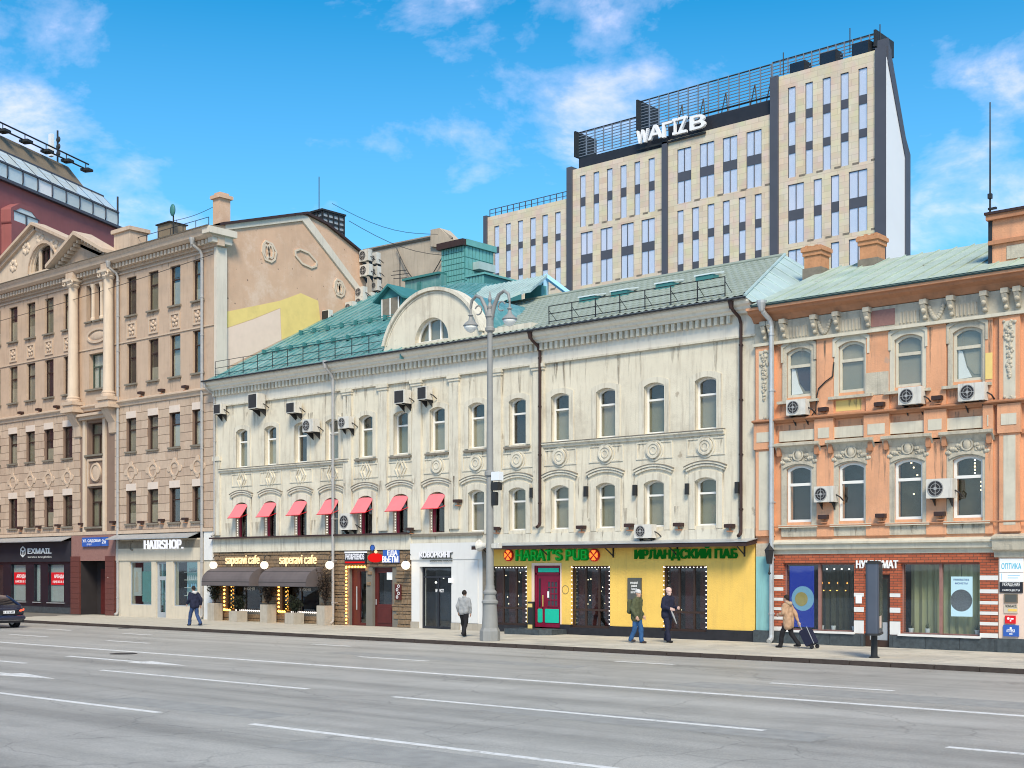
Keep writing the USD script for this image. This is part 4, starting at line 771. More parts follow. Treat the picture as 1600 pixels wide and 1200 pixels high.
cr = part(t, 'cross_roof', MB().add(*onplane(cq, rz, 0.12, 0.10)), 'sheet_grey_green')
for k in range(16):
    x = cq.bounds[0] + (k + 0.5) * (cq.bounds[2] - cq.bounds[0]) / 16; g = cq.intersection(sbox(x - 0.02, -5, x + 0.02, 30))
    if g.area > 0.005 and g.geom_type == 'Polygon': part(cr, 'seam', MB().add(*onplane(g, rz, 0.05, 0.14)), 'sheet_grey_green')
part(t, 'roof_pack', MB().box(pa[0] - 0.9, pa[0] + 0.1, yc - 0.4, yc, 13.9, pl[1] + 0.3), 'teal_panel')
# ------------------------------------------------------------------ ground floor of the cream house
part(C, 'cafe_fascia', MB().box(CX0, PX(645), -0.10, 0.35, 3.36, 4.02), 'trim_cream')
part(C, 'ground_ledge', MB().box(CX0, PX(645), -0.34, 0.0, 4.02, 4.09), 'pipe_brown', label='dark sheet metal ledge over the cafe')
part(C, 'ground_ledge', MB().box(PX(645), PX(757), -0.16, 0.0, 3.92, 4.02), 'ledge_dark')
part(C, 'pub_upper_band', MB().box(PX(645), CX1, -0.06, 0.3, 3.40, 3.93), 'trim_cream')
STX0, STX1 = CX0, PX(645)
cw = [(PX(352), PX(410)), (PX(437), PX(499))]; d1, d2 = (PX(546), PX(572)), (PX(582), PX(613))
sh_ = unary_union([sbox(a, 0.50, b, 2.35) for a, b in cw] + [sbox(d1[0], 0, d1[1], 2.55), sbox(d2[0], 0, d2[1], 2.60)])
part(C, 'cafe_wall', MB().prism(sbox(STX0, 0, STX1, 3.36).difference(sh_), 0.0, 0.35), 'slab_bed')
r6 = random.Random(8); st = MB(); z = 0.0
while z < 3.34:
    h = r6.uniform(0.10, 0.24); x = STX0
    while x < STX1:
        wd = r6.uniform(0.16, 0.50); g = sbox(x + 0.008, z + 0.008, min(x + wd, STX1) - 0.008, min(z + h, 3.36) - 0.008)
        if g.area > 0.004 and not g.intersects(sh_):
            x0, z0, x1, z1 = g.bounds; q = r6.uniform(0.03, 0.075); j = lambda: r6.uniform(-0.012, 0.012)
            st.add([(x0, 0, z0), (x1, 0, z0), (x1, 0, z1), (x0, 0, z1), (x0 + 0.012 + abs(j()), -q, z0 + 0.012 + abs(j())), (x1 - 0.012 - abs(j()), -q + j(), z0 + 0.012), (x1 - 0.012, -q + j(), z1 - 0.012 - abs(j())), (x0 + 0.012, -q, z1 - 0.012)],
                   [(4, 5, 6), (4, 6, 7), (0, 1, 5), (0, 5, 4), (1, 2, 6), (1, 6, 5), (2, 3, 7), (2, 7, 6), (3, 0, 4), (3, 4, 7)])
        x += wd
    z += h
part(C, 'rubble_cladding', st, 'rubble', kind='stuff')
def bulbs(parent, pts, m, r=0.035, name='light_string'):
    b = MB()
    for p in pts: b.ball(p, r, 1)
    part(parent, name, b, m, kind=None)
for i, (a, b) in enumerate(cw):
    w = window(C, a, b, 0.50, 2.35, 0, 0.14, 'frame_brown', 'room_dark', 0, 1, 0.07, 'shop_pane', 'cafe_window', back=0.6)
    bulbs(w, [(a + 0.05, -0.10, z) for z in np.arange(0.55, 2.0, 0.19)], 'bulb_warm', 0.05)
    bulbs(w, [(x, -0.10, 0.52) for x in np.arange(a + 0.05, a + 0.5, 0.14)], 'bulb_warm', 0.05)
    bulbs(w, [(x, -0.10, 0.52) for x in np.arange(a + 1.0, b, 0.15)], 'bulb_white', 0.04)
    bulbs(w, [(a + 0.35, 0.10, z) for z in np.arange(0.65, 2.1, 0.2)], 'bulb_warm', 0.022)
    part(w, 'lettering', MB().text(('ГРУЗИНСКАЯ', 'ГРУЗИНСКАЯ')[i], (a + b) / 2 + 0.25, 0.165, 1.72, 0.12, 0.004, True, 1.0, True).text(('КУХНЯ', 'КУХНЯ')[i], (a + b) / 2 + 0.25, 0.165, 1.50, 0.13, 0.004, True, 0.8, True), 'shop_white')
# the two doors of the cafe front
dr = part(C, 'cafe_door', MB().prism(sbox(d1[0], 0, d1[1], 2.55).difference(sbox(d1[0] + 0.52, 0.12, d1[1] - 0.06, 2.42)), 0.16, 0.26), 'door_brown')
part(dr, 'pane', MB().box(d1[0] + 0.5, d1[1] - 0.05, 0.2, 0.206, 0.1, 2.45), 'shop_pane'); part(dr, 'curtain', MB().box(d1[0], d1[1], 0.8, 0.82, 0, 2.6), 'room_olive')
part(dr, 'handle', MB().tube([(d1[0] + 0.40, 0.08, 0.7), (d1[0] + 0.40, 0.08, 1.75)], 0.025, 6), 'zinc')
bulbs(dr, [(d1[0] - 0.07, -0.13, z) for z in np.arange(0.1, 2.6, 0.155)], 'bulb_warm', 0.045); bulbs(dr, [(x, -0.13, 2.62) for x in np.arange(d1[0] - 0.07, d1[1] + 0.05, 0.2)], 'bulb_warm', 0.05)
dr = part(C, 'panelled_door', MB().prism(sbox(d2[0], 0, d2[1], 2.60).difference(sbox(d2[0] + 0.2, 0.98, d2[1] - 0.2, 2.35)), 0.16, 0.26).box(d2[0] + 0.2, d2[1] - 0.2, 0.13, 0.17, 0.15, 0.8), 'door_brown')
part(dr, 'pane', MB().box(d2[0] + 0.18, d2[1] - 0.18, 0.2, 0.206, 0.95, 2.4), 'shop_pane'); part(dr, 'dark_room', MB().box(d2[0], d2[1], 0.7, 0.72, 0, 2.6), 'blind_blue')
part(dr, 'notice', MB().box(d2[1] - 0.50, d2[1] - 0.16, 0.15, 0.155, 2.05, 2.38), 'paper_white'); part(dr, 'handle', MB().tube([(d2[0] + 0.13, 0.1, 0.95), (d2[0] + 0.13, 0.1, 1.2)], 0.02, 6), 'zinc')
# coworking front
KX0, KX1 = PX(645.5), PX(757); kd = (PX(658), PX(708))
part(C, 'white_front', MB().prism(sbox(KX0, 0, KX1, 3.40).difference(sbox(kd[0], 0, kd[1], 2.62)), -0.10, 0.3), 'shop_white')
part(C, 'white_fascia', MB().box(KX0 - 0.02, KX1, -0.16, -0.10, 2.92, 3.62), 'shop_white')
for a, b in ((KX0, kd[0] - 0.02), (kd[1] + 0.02, PX(722)), (PX(733), KX1)): part(C, 'plinth_stone', MB().bbox(a, b, -0.16, 0.0, 0, 0.28, 0.015), 'concrete')
part(C, 'white_pier', MB().bbox(kd[1] + 0.03, PX(750), -0.14, -0.09, 0.3, 2.9, 0.01), 'shop_white')
dr = part(C, 'glass_door', MB().prism(sbox(kd[0], 0, kd[1], 2.62).difference(sbox(kd[0] + 0.08, 0.1, kd[1] - 0.08, 2.15)).difference(sbox(kd[0] + 0.08, 2.22, kd[1] - 0.08, 2.55)).union(sbox((kd[0] + kd[1]) / 2 - 0.04, 0, (kd[0] + kd[1]) / 2 + 0.04, 2.2)), 0.08, 0.16), 'black_board')
part(dr, 'pane', MB().box(kd[0], kd[1], 0.115, 0.12, 0, 2.6), 'shop_pane'); part(dr, 'dark_room', MB().box(kd[0], kd[1], 0.9, 0.92, 0, 2.6), 'blind_blue')
part(dr, 'lettering', MB().text('WORKIT', (kd[0] + kd[1]) / 2 + 0.05, 0.11, 1.55, 0.13, 0.004, True, 0.5, True), 'paper_white')
part(dr, 'ceiling_lights', MB().ball((kd[0] + 0.75, 0.6, 2.15), 0.035, 1).ball((kd[0] + 1.15, 0.6, 2.15), 0.035, 1).ball((kd[0] + 0.3, 0.6, 1.95), 0.05, 1), 'bulb_white')
part(C, 'junction_box', MB().bbox(kd[1] - 0.08, kd[1] + 0.12, -0.22, -0.10, 1.95, 2.15, 0.01), 'paper_white')
# pub front
QX0, QX1 = PX(757.5), PX(1181)
pw = [(PX(764), PX(824.5)), (PX(892.5), PX(954.5)), (PX(1036), PX(1106))]; pd = (PX(836.5), PX(877)); PZ = (0.27, 2.64)
part(C, 'pub_wall', MB().prism(sbox(QX0, 0.38, QX1, 3.42).difference(unary_union([sbox(a, PZ[0], b, PZ[1]) for a, b in pw] + [sbox(pd[0], 0.0, pd[1], 2.66)])), -0.05, 0.3), 'pub_yellow')
part(C, 'pub_plinth', MB().prism(sbox(QX0, 0, QX1, 0.38).difference(unary_union([sbox(a, PZ[0], b, PZ[1]) for a, b in pw] + [sbox(pd[0], 0.0, pd[1], 2.66)])), -0.09, 0.3), 'plinth_black')
part(C, 'dark_corner', MB().box(KX1, PX(765), -0.12, 0.1, 0, 3.3), 'ledge_dark')
for i, (a, b) in enumerate(pw):
    w = window(C, a, b, PZ[0], PZ[1], 0, 0.10, 'frame_brown', 'room_dark', 0.0, 2, 0.09, 'shop_pane', 'pub_window', back=0.9)
    part(w, 'rail', MB().box(a, b, 0.09, 0.18, 0.92, 1.0).box(a, b, 0.09, 0.18, PZ[0], 0.36), 'frame_brown')
    st_ = [(a + 0.05, -0.03, z) for z in np.arange(0.45, 2.6, 0.165)] + [(b - 0.05, -0.03, z) for z in np.arange(0.45, 2.6, 0.165)] + [(x, -0.03, 2.58) for x in np.arange(a + 0.1, b - 0.05, 0.155)]
    bulbs(w, st_, 'bulb_white', 0.023)
    r7 = random.Random(30 + i); bulbs(w, [(r7.uniform(a + 0.2, b - 0.1), 0.5, r7.uniform(1.0, 2.5)) for _ in range(14)], 'ceiling_lamp', 0.022, 'hanging_lights')
    cb = MB()
    for k in range(3): q = a + 0.1 + k * (b - a) / 3; cb.box(q, q + 0.4, 0.35, 0.38, 0.36, 2.5)
    part(w, 'curtain', cb, 'door_brown')
part(C, 'door_surround', MB().prism(sbox(pd[0] - 0.13, 0.2, pd[1] + 0.06, 2.76).difference(sbox(pd[0], 0, pd[1], 2.66)), -0.075, 0.0), 'patch_pink')
dr = part(C, 'pub_door', MB().box(pd[0], pd[1], 0.02, 0.12, 0.24, 2.66).box(pd[0], pd[1], -0.02, 0.02, 2.30, 2.36).box(pd[0], pd[0] + 0.09, -0.02, 0.02, 0.24, 2.66).box(pd[1] - 0.09, pd[1], -0.02, 0.02, 0.24, 2.66), 'door_maroon')
dw = pd[1] - pd[0]
part(dr, 'teal_panel', MB().bbox(pd[0] + 0.13, pd[1] - 0.13, 0.005, 0.03, 2.40, 2.56, 0.008), 'door_teal')
for a, b in ((0.10, 0.26), (0.38, 0.90)): part(dr, 'teal_panel', MB().prism(sbox(pd[0] + a * dw + 0.03, 0.46, pd[0] + b * dw - 0.03, 0.92).buffer(0.04), 0.0, 0.03), 'door_teal')
gp = part(dr, 'glazing_bars', MB().prism(sbox(pd[0] + 0.46 * dw, 1.05, pd[0] + 0.88 * dw, 2.08).difference(unary_union([sbox(pd[0] + (0.49 + 0.13 * i) * dw, 1.09 + 0.245 * j, pd[0] + (0.59 + 0.13 * i) * dw, 1.29 + 0.245 * j) for i in range(3) for j in range(4)])), -0.01, 0.03), 'door_maroon')
part(gp, 'pane', MB().box(pd[0] + 0.46 * dw, pd[0] + 0.88 * dw, 0.008, 0.012, 1.05, 2.08), 'blind_blue')
part(gp, 'sticker', MB().box(pd[0] + 0.47 * dw, pd[0] + 0.54 * dw, -0.012, -0.008, 1.4, 1.65), 'paper_white')
part(dr, 'side_groove', MB().box(pd[0] + 0.14 * dw, pd[0] + 0.20 * dw, 0.0, 0.021, 1.05, 2.15), 'black_board')
part(dr, 'handle', MB().tube([(pd[0] + 0.33 * dw, -0.06, 1.05), (pd[0] + 0.33 * dw, -0.06, 1.5)], 0.02, 6), 'gold')
part(C, 'wall_emblem', MB().prism(Point((pd[1] + pw[1][0]) / 2, 1.72).buffer(0.17).difference(Point((pd[1] + pw[1][0]) / 2, 1.72).buffer(0.15)), -0.055, -0.05), 'grey_board')
cn = thing('pub_canopy', 'long shallow dark brown canopy over the yellow pub front', 'canopy', ((QX0 + QX1) / 2, 0, 3.3))
part(cn, 'slab', MB().side([(-0.06, 3.40), (-0.75, 3.30), (-0.75, 3.44), (-0.06, 3.56)], PX(756), PX(1184)), 'pipe_brown')
part(cn, 'top_sheet', MB().side([(-0.06, 3.565), (-0.78, 3.445), (-0.78, 3.465), (-0.06, 3.585)], PX(756) - 0.03, PX(1184) + 0.03), 'zinc')
for px in (770, 860, 960, 1060, 1165): x = PX(px); part(cn, 'bracket', MB().tube([(x, -0.06, 3.0), (x, -0.62, 3.33)], 0.025, 5).box(x - 0.02, x + 0.02, -0.1, -0.05, 2.95, 3.4), 'iron')
sx0, sx1 = PX(822), PX(886)
solo('door_step', MB().plan(Polygon([(sx0 - 0.15, 0.02), (sx0 - 0.15, -1.15), (sx0 + 0.05, -1.35), (sx1 - 0.3, -1.35), (sx1 + 0.05, -1.0), (sx1 + 0.05, 0.02)]), -0.01, 0.20), 'granite_dark', 'grey granite step in front of the maroon pub door', 'step')

# ------------------------------------------------------------------ the orange house
O = thing('orange_house', 'weathered orange house with grey ornament and pale green roof at right', 'building', (6, 0, 0))
OX0, OX1 = 0.02, 13.5
OW = [((1232.5, 1268), (1231.6, 1267)), ((1313, 1352), (1312, 1350.4)), ((1401, 1440), (1400, 1441)), ((1492, 1533), (1492, 1535.5))]
OWX = []
for u, l in OW:
    m = (PX(u[0]) + PX(u[1]) + PX(l[0]) + PX(l[1])) / 4; OWX.append((m - 0.47, m + 0.47))
OWX += [(11.2, 12.1)]
OU, OL = (8.32, 9.98), (4.10, 6.02)
oh = [arch(a, b, *OU, 0.15) for a, b in OWX] + [arch(a, b, *OL, 0.12) for a, b in OWX]
part(O, 'front_wall', MB().prism(sbox(OX0, 3.38, OX1, 10.4).difference(unary_union(oh)), 0.0, 0.4), 'plaster_orange')
pil = [(PX(1278), PX(1304)), (PX(1355), PX(1391)), (PX(1449), PX(1480)), (PX(1541), PX(1553))]
for a, b in pil:
    part(O, 'pilaster', MB().bbox(a, b, -0.09, 0.02, 7.52, 10.2, 0.015), 'plaster_orange'); part(O, 'pilaster', MB().bbox(a, b, -0.09, 0.02, 3.6, 6.62, 0.015), 'plaster_orange')
    part(O, 'pilaster_band', MB().bbox(a - 0.04, b + 0.04, -0.18, 0.02, 6.62, 7.50, 0.02), 'plaster_orange')
    part(O, 'inlay_panel', MB().bbox(a + 0.10, b - 0.10, -0.195, -0.15, 6.86, 7.20, 0.01), 'trim_pale')
def leaves(b, cx, cz, w, h, n, y, sd):
    q = random.Random(sd)
    for k in range(n):
        b.ball((cx + q.uniform(-w, w), y, cz + q.uniform(-h, h)), q.uniform(0.03, 0.06), 1, (1, 0.7, 1))
    return b
for px0, px1 in ((1187, 1208), (1568, 1592)):           # wide pilasters with pale panels and hanging garlands
    a, b = PX(px0), PX(px1); m = (a + b) / 2
    for z0, z1 in ((7.56, 10.0), (3.75, 6.55)):
        part(O, 'wide_pilaster', MB().bbox(a - 0.08, b + 0.08, -0.14, 0.02, z0 - 0.1, z1 + 0.15, 0.015), 'plaster_orange')
        part(O, 'pale_panel', MB().box(a + 0.05, b - 0.05, -0.147, -0.13, z0 + 0.1, z1), 'trim_pale')
    part(O, 'pilaster_band', MB().bbox(a - 0.12, b + 0.12, -0.2, 0.02, 6.62, 7.50, 0.02), 'plaster_orange'); part(O, 'inlay_panel', MB().bbox(a, b, -0.215, -0.15, 6.86, 7.20, 0.01), 'trim_pale')
    g = MB(); 
    for k, zz in enumerate(np.linspace(9.95, 8.35, 12)): leaves(g, m, zz, 0.17 * (1 - 0.07 * k) * (1.2 if k % 3 == 0 else 0.7), 0.06, 7, -0.16, k + px0)
    part(O, 'garland', g, 'trim_grey', kind='stuff')
    part(O, 'rosette', leaves(MB(), m, 7.66, 0.18, 0.07, 8, -0.16, px0), 'trim_grey')
for i, (a, b) in enumerate(OWX[:4]):
    m = (a + b) / 2
    t = 0.15
    part(O, 'window_surround', MB().prism(arch(a - t, b + t, OU[0] - 0.12, OU[1] + 0.24, 0.17).difference(arch(a, b, OU[0] - 1, OU[1], 0.15)), -0.072, 0.02).prism(arch(a - t - 0.03, b + t + 0.03, OU[0] + 1.2, OU[1] + 0.29, 0.17).difference(arch(a - t + 0.05, b + t - 0.05, OU[0] - 1, OU[1] + 0.19, 0.17)), -0.115, -0.05), 'trim_pale' if i in (1, 2) else 'trim_grey')
    sill(O, a - 0.30, b + 0.30, OU[0] - 0.12, 'trim_grey', 0.20, 0.09)
    w = window(O, a, b, *OU, 0.15, 0.03, 'trim_pale', ('blind_grey', 'blind_beige', 'blind_grey', 'blind_grey')[i], 0.37, 0, 0.09, back=0.10)
    if i in (0, 3):
        part(w, 'torn_film', MB().prism(Polygon([(a + 0.12, OU[0] + 0.1), (a + 0.55, OU[0] + 0.12), (a + 0.38, OU[0] + 0.45), (a + 0.25, OU[0] + 0.95), (a + 0.12, OU[0] + 1.0)]), 0.10, 0.105), 'paper_white')
        part(w, 'blue_glass', MB().prism(Polygon([(a + 0.30, OU[0] + 1.0), (a + 0.40, OU[0] + 0.48), (a + 0.62, OU[0] + 0.2), (b - 0.1, OU[0] + 0.2), (b - 0.1, OU[0] + 1.0)]), 0.115, 0.12), 'blind_blue' if i == 0 else 'blind_beige')
    rp = part(w, 'lower_glazing', MB().box(a + 0.05, b - 0.05, 0.115, 0.118, OU[0] + 0.05, OU[1] - 0.75), 'blind_grey') if i in (1, 2) else None
    # lower window: surround, carved head, cornice
    part(O, 'window_surround', MB().prism(arch(a - 0.19, b + 0.19, OL[0] - 0.12, OL[1] + 0.50, 0.0).difference(arch(a, b, OL[0] - 1, OL[1], 0.12)), -0.07, 0.02).prism(archband(a - 0.10, b + 0.10, OL[1] + 0.14, 0.14, 0.10), -0.12, -0.05), 'trim_grey')
    hd = part(O, 'carved_head', MB().side([(0.02, OL[1] + 0.40), (-0.08, OL[1] + 0.42), (-0.20, OL[1] + 0.62), (-0.30, OL[1] + 0.66), (-0.30, OL[1] + 0.74), (0.02, OL[1] + 0.80)], a - 0.36, b + 0.36), 'trim_grey')
    cv = MB().ball((m, -0.10, OL[1] + 0.34), 0.16, 2, (0.8, 0.5, 1.15)).prism(Point(m, OL[1] + 0.34).buffer(0.2).difference(Point(m, OL[1] + 0.34).buffer(0.15)), -0.14, -0.05)
    for s in (-1, 1):
        for k in range(7): cv.ball((m + s * (0.25 + 0.065 * k), -0.085, OL[1] + 0.32 - 0.035 * k + 0.05 * math.sin(k * 2.1)), 0.062, 1, (1, 0.7, 1))
        for k in range(3): cv.tube([(m + s * (0.3 + 0.13 * k) + 0.05 * math.cos(q), -0.09, OL[1] + 0.20 + 0.05 * math.sin(q)) for q in np.linspace(0, 5, 8)], 0.018, 4)
    part(hd, 'carving', cv, 'trim_grey'); part(hd, 'brackets', MB().bbox(a - 0.30, a - 0.16, -0.2, 0, OL[1] + 0.32, OL[1] + 0.62, 0.03).bbox(b + 0.16, b + 0.30, -0.2, 0, OL[1] + 0.32, OL[1] + 0.62, 0.03), 'trim_rust')
    sill(O, a - 0.26, b + 0.26, OL[0] - 0.10, 'trim_pale', 0.16, 0.09)
    w = window(O, a, b, *OL, 0.12, 0.04, 'frame_white', ('blind_blue', 'blind_blue', 'room_olive', 'room_olive')[i], 0.34, 0, 0.085, back=0.5)
    if i == 3: bulbs(w, [(m + 0.05 + 0.0 * k, 0.4, OL[1] - 0.12 - 0.10 * k) for k in range(6)] + [(m + 0.25, 0.4, OL[1] - 0.8 - 0.13 * k) for k in range(3)], 'ceiling_lamp', 0.03, 'ceiling_lights')
    if i == 2: bulbs(w, [(m - 0.1, 0.4, OL[1] - 0.1), (m - 0.02, 0.4, OL[1] - 0.25), (m + 0.1, 0.4, OL[1] - 0.5), (m - 0.02, 0.4, OL[1] - 1.1)], 'ceiling_lamp', 0.028, 'ceiling_lights')
    part(O, 'inlay_panel', MB().bbox(m - 0.72, m + 0.72, -0.10, 0.0, 6.84, 7.20, 0.015), 'trim_pale')
    q = sbox(m - 0.62, 3.66, m + 0.62, 3.90)
    part(O, 'cartouche', MB().prism(q.buffer(0.05), -0.06, 0.0), 'trim_grey')
part(O, 'middle_cornice', MB().side([(0.02, 7.46), (-0.12, 7.48), (-0.16, 7.52), (-0.30, 7.56), (-0.30, 7.60), (0.02, 7.68)], OX0, OX1), 'trim_rust')
part(O, 'middle_band', MB().box(OX0, OX1, -0.09, 0.02, 6.58, 6.72), 'trim_rust')
part(O, 'sill_pipe', MB().tube([(OX0 + 0.8, -0.14, 3.96), (OX1, -0.14, 3.96)], 0.03, 6), 'trim_rust')
sn = Stains(9)
for a, b in OWX[:4]: sn.run(a - 0.25, b + 0.25, 8.08, 6, 0.2, 0.5, -0.006); sn.run(a - 0.4, b + 0.4, 7.40, 6, 0.2, 0.6, -0.012, 0.08); sn.run(a - 0.3, b + 0.3, 3.95, 6, 0.15, 0.4, -0.065, 0.1)
for a, b in pil: sn.run(a + 0.05, b - 0.05, 10.1, 3, 0.4, 1.8, -0.096, 0.07); sn.run(a + 0.05, b - 0.05, 6.5, 4, 0.4, 1.8, -0.096, 0.07)
sn.run(OX0 + 0.2, 9.2, 10.15, 14, 0.2, 0.8, -0.006, 0.1)
part(O, 'rain_stains', sn.b, 'rain_stain', kind='stuff')
# frieze of scrolled brackets and garlands under the eave
part(O, 'frieze', MB().box(OX0, OX1, -0.08, 0.02, 10.22, 10.96), 'trim_grey'); part(O, 'frieze_fillet', MB().box(OX0, OX1, -0.20, 0.0, 10.16, 10.26), 'trim_pale')
for px in (1194, 1204, 1224, 1272, 1307, 1355, 1444, 1486, 1538, 1571, 1590):
    x = PX(px, -0.2); part(O, 'scroll_bracket', MB().bbox(x - 0.11, x + 0.11, -0.34, 0, 10.82, 10.97, 0.02).side([(0, 10.35), (-0.14, 10.38), (-0.20, 10.52), (-0.30, 10.68), (-0.36, 10.8), (0, 10.8)], x - 0.075, x + 0.075).ball((x, -0.26, 10.62), 0.085, 1).ball((x, -0.17, 10.42), 0.07, 1), 'trim_grey')
for pa_, pb_ in ((1276, 1304), (1448, 1482)):
    a, b = PX(pa_), PX(pb_); m = (a + b) / 2; g = MB()
    for k in range(12): t = k / 11; g.ball((a + 0.12 + (b - a - 0.24) * t, -0.10, 10.72 - 0.36 * math.sin(math.pi * t)), 0.075, 1, (1, 0.8, 1))
    part(O, 'swag', g, 'trim_grey', kind='stuff')
for pa_, pb_ in ((1228, 1268), (1309, 1350), (1404, 1440), (1492, 1534)):
    a, b = PX(pa_), PX(pb_); fl = MB()
    if pa_ == 1359: continue
    for x in np.arange(a + 0.1, b - 0.05, 0.12): fl.tube([(x, -0.085, 10.34), (x, -0.085, 10.70)], 0.035, 5)
    part(O, 'fluted_panel', fl, 'trim_grey', kind='stuff')
part(O, 'worn_panel', MB().box(PX(1363), PX(1400), -0.095, -0.07, 10.34, 10.86), 'granite_rose', label='panel where the ornament has fallen off, dark reddish')
part(O, 'eave', MB().side([(0.3, 10.96), (-0.10, 10.98), (-0.26, 11.16), (-0.50, 11.24), (-0.54, 11.34), (-0.62, 11.40), (0.3, 11.5)], OX0 - 0.02, OX1), 'trim_rust')
part(O, 'eave_fillet', MB().box(OX0 - 0.02, OX1, -0.635, -0.5, 11.34, 11.42), 'plaster_orange')
part(O, 'gutter', MB().side([(0.1, 11.50), (-0.66, 11.42), (-0.74, 11.49), (-0.71, 11.51), (-0.64, 11.46), (0.1, 11.60)], OX0 + 0.2, OX1), 'gutter_dark')
def orz(y): return 11.52 + 0.40 * (y + 0.7)
part(O, 'roof', MB().side([(-0.72, orz(-0.72)), (4.6, orz(4.6)), (9.5, 11.7), (9.5, 11.5), (4.6, orz(4.6) - 0.2), (-0.72, orz(-0.72) - 0.05)], OX0 + 0.26, OX1), 'roof_patina')
x = OX0 + 0.9
while x < OX1:
    part(O, 'roof_seam', MB().side([(-0.72, orz(-0.72)), (4.6, orz(4.6)), (4.6, orz(4.6) + 0.05), (-0.72, orz(-0.72) + 0.045)], x - 0.018, x + 0.018), 'roof_patina'); x += 0.62
for px, py, hh in ((1276, 428, 1.05), (1363, 410, 1.15)):
    y = 4.1; x, z = P(px, py, y); zt = P(px, 388 if px < 1300 else 371, y)[1]
    ch = part(O, 'chimney', MB().bbox(x - 0.33, x + 0.33, y - 0.33, y + 0.33, orz(y) - 0.4, zt - 0.25, 0.02), 'brick_chimney')
    part(ch, 'corbelled_cap', MB().bbox(x - 0.38, x + 0.38, y - 0.38, y + 0.38, zt - 0.32, zt - 0.17, 0.02).bbox(x - 0.43, x + 0.43, y - 0.43, y + 0.43, zt - 0.17, zt - 0.03, 0.03), 'brick_chimney')
    cr = MB(); q = random.Random(px)
    for k in range(6): xx = x - 0.40 + 0.13 * k; cr.box(xx, xx + 0.11, y - 0.40, y + 0.40, zt - 0.03, zt + q.uniform(0.0, 0.07))
    part(ch, 'broken_bricks', cr, 'brick_chimney'); part(ch, 'flashing', MB().box(x - 0.38, x + 0.38, y - 0.38, y + 0.38, orz(y) - 0.3, orz(y) + 0.12), 'ledge_dark')
x, z = P(1553, 395, 0.6)
part(O, 'roof_stack', MB().bbox(x + 0.1, x + 3, 0.2, 2.4, 11.4, P(1580, 340, 0.2)[1], 0.03), 'plaster_orange', label='orange rendered attic block with a dark metal cap')
sz1 = P(1580, 340, 0.2)[1]
part(O, 'stack_cap', MB().bbox(x - 0.05, x + 3, 0.05, 2.6, sz1, sz1 + 0.16, 0.03).bbox(x + 0.0, x + 3, 0.1, 2.5, sz1 - 0.75, sz1 - 0.63, 0.02), 'trim_rust')
part(O, 'stack_panel', MB().box(x + 0.55, x + 2.6, 0.17, 0.21, sz1 - 1.25, sz1 - 0.85), 'trim_grey'); part(O, 'stack_roof', MB().box(x - 0.08, x + 3, 0.0, 2.7, sz1 + 0.16, sz1 + 0.24), 'pipe_brown')
part(O, 'stack_side', MB().box(x - 0.02, x + 0.1, 0.18, 2.4, 11.6, sz1), 'iron')
part(O, 'inner_wall', MB().box(OX0, OX1, 1.3, 1.4, 0, 11), 'room_dark')
part(O, 'wall_patch', MB().box(pil[1][0] + 0.01, pil[1][1] - 0.01, -0.104, -0.09, P(1372, 617)[1], P(1372, 582)[1]), 'trim_grey', label='bare grey patch where plaster has fallen away')
part(O, 'wall_patch', MB().box(PX(1541) + 0.01, PX(1553) - 0.01, -0.104, -0.09, 8.3, 9.1), 'patch_yellow'); part(O, 'wall_patch', MB().box(PX(1306), PX(1346), -0.004, 0.01, 7.72, 8.08), 'patch_yellow')
# ground floor of the orange house
part(O, 'shop_cornice', MB().side([(0.02, 3.02), (-0.06, 3.02), (-0.08, 3.16), (-0.18, 3.18), (-0.20, 3.34), (-0.28, 3.36), (-0.28, 3.42), (0.02, 3.52)], PX(1211), PX(1556)), 'trim_pale')
part(O, 'shop_cornice', MB().side([(0.02, 2.86), (-0.14, 2.88), (-0.16, 3.05), (-0.30, 3.1), (-0.34, 3.4), (-0.40, 3.44), (-0.40, 3.50), (0.02, 3.60)], PX(1556), OX1), 'trim_grey')
part(O, 'teal_pier', MB().bbox(PX(1184), PX(1205), -0.12, 0.3, 0.42, 2.95, 0.015), 'teal_wall'); part(O, 'pier_base', MB().bbox(PX(1181.5), PX(1207), -0.20, 0.3, 0, 0.42, 0.02), 'granite_dark')
part(O, 'pier_head', MB().box(PX(1184), PX(1206), -0.12, 0.3, 2.95, 3.4), 'trim_grey')
shw = [(PX(1225), PX(1335)), (PX(1408), PX(1531.5))]; nd = (PX(1351), PX(1391)); NZ = (0.46, 2.70)
hl = unary_union([sbox(a, NZ[0], b, NZ[1]) for a, b in shw] + [sbox(nd[0], 0, nd[1], 2.35)])
BX0, BX1 = PX(1206), PX(1561)
part(O, 'brick_front', MB().prism(sbox(BX0, 0.40, BX1, 3.04).difference(hl), -0.03, 0.35), 'brick_wall')
x = BX0
while x < BX1:                                       # dark stone slabs of the plinth
    x2 = min(x + 1.1, BX1)
    if not (x2 > nd[0] and x < nd[1]): part(O, 'plinth_slab', MB().bbox(x + 0.006, x2 - 0.006, -0.10, 0.3, 0, 0.40, 0.012), 'granite_dark')
    else:
        if nd[0] > x + 0.05: part(O, 'plinth_slab', MB().bbox(x + 0.006, nd[0] - 0.006, -0.10, 0.3, 0, 0.40, 0.012), 'granite_dark')
        if x2 > nd[1] + 0.05: part(O, 'plinth_slab', MB().bbox(nd[1] + 0.006, x2 - 0.006, -0.10, 0.3, 0, 0.40, 0.012), 'granite_dark')
    x = x2
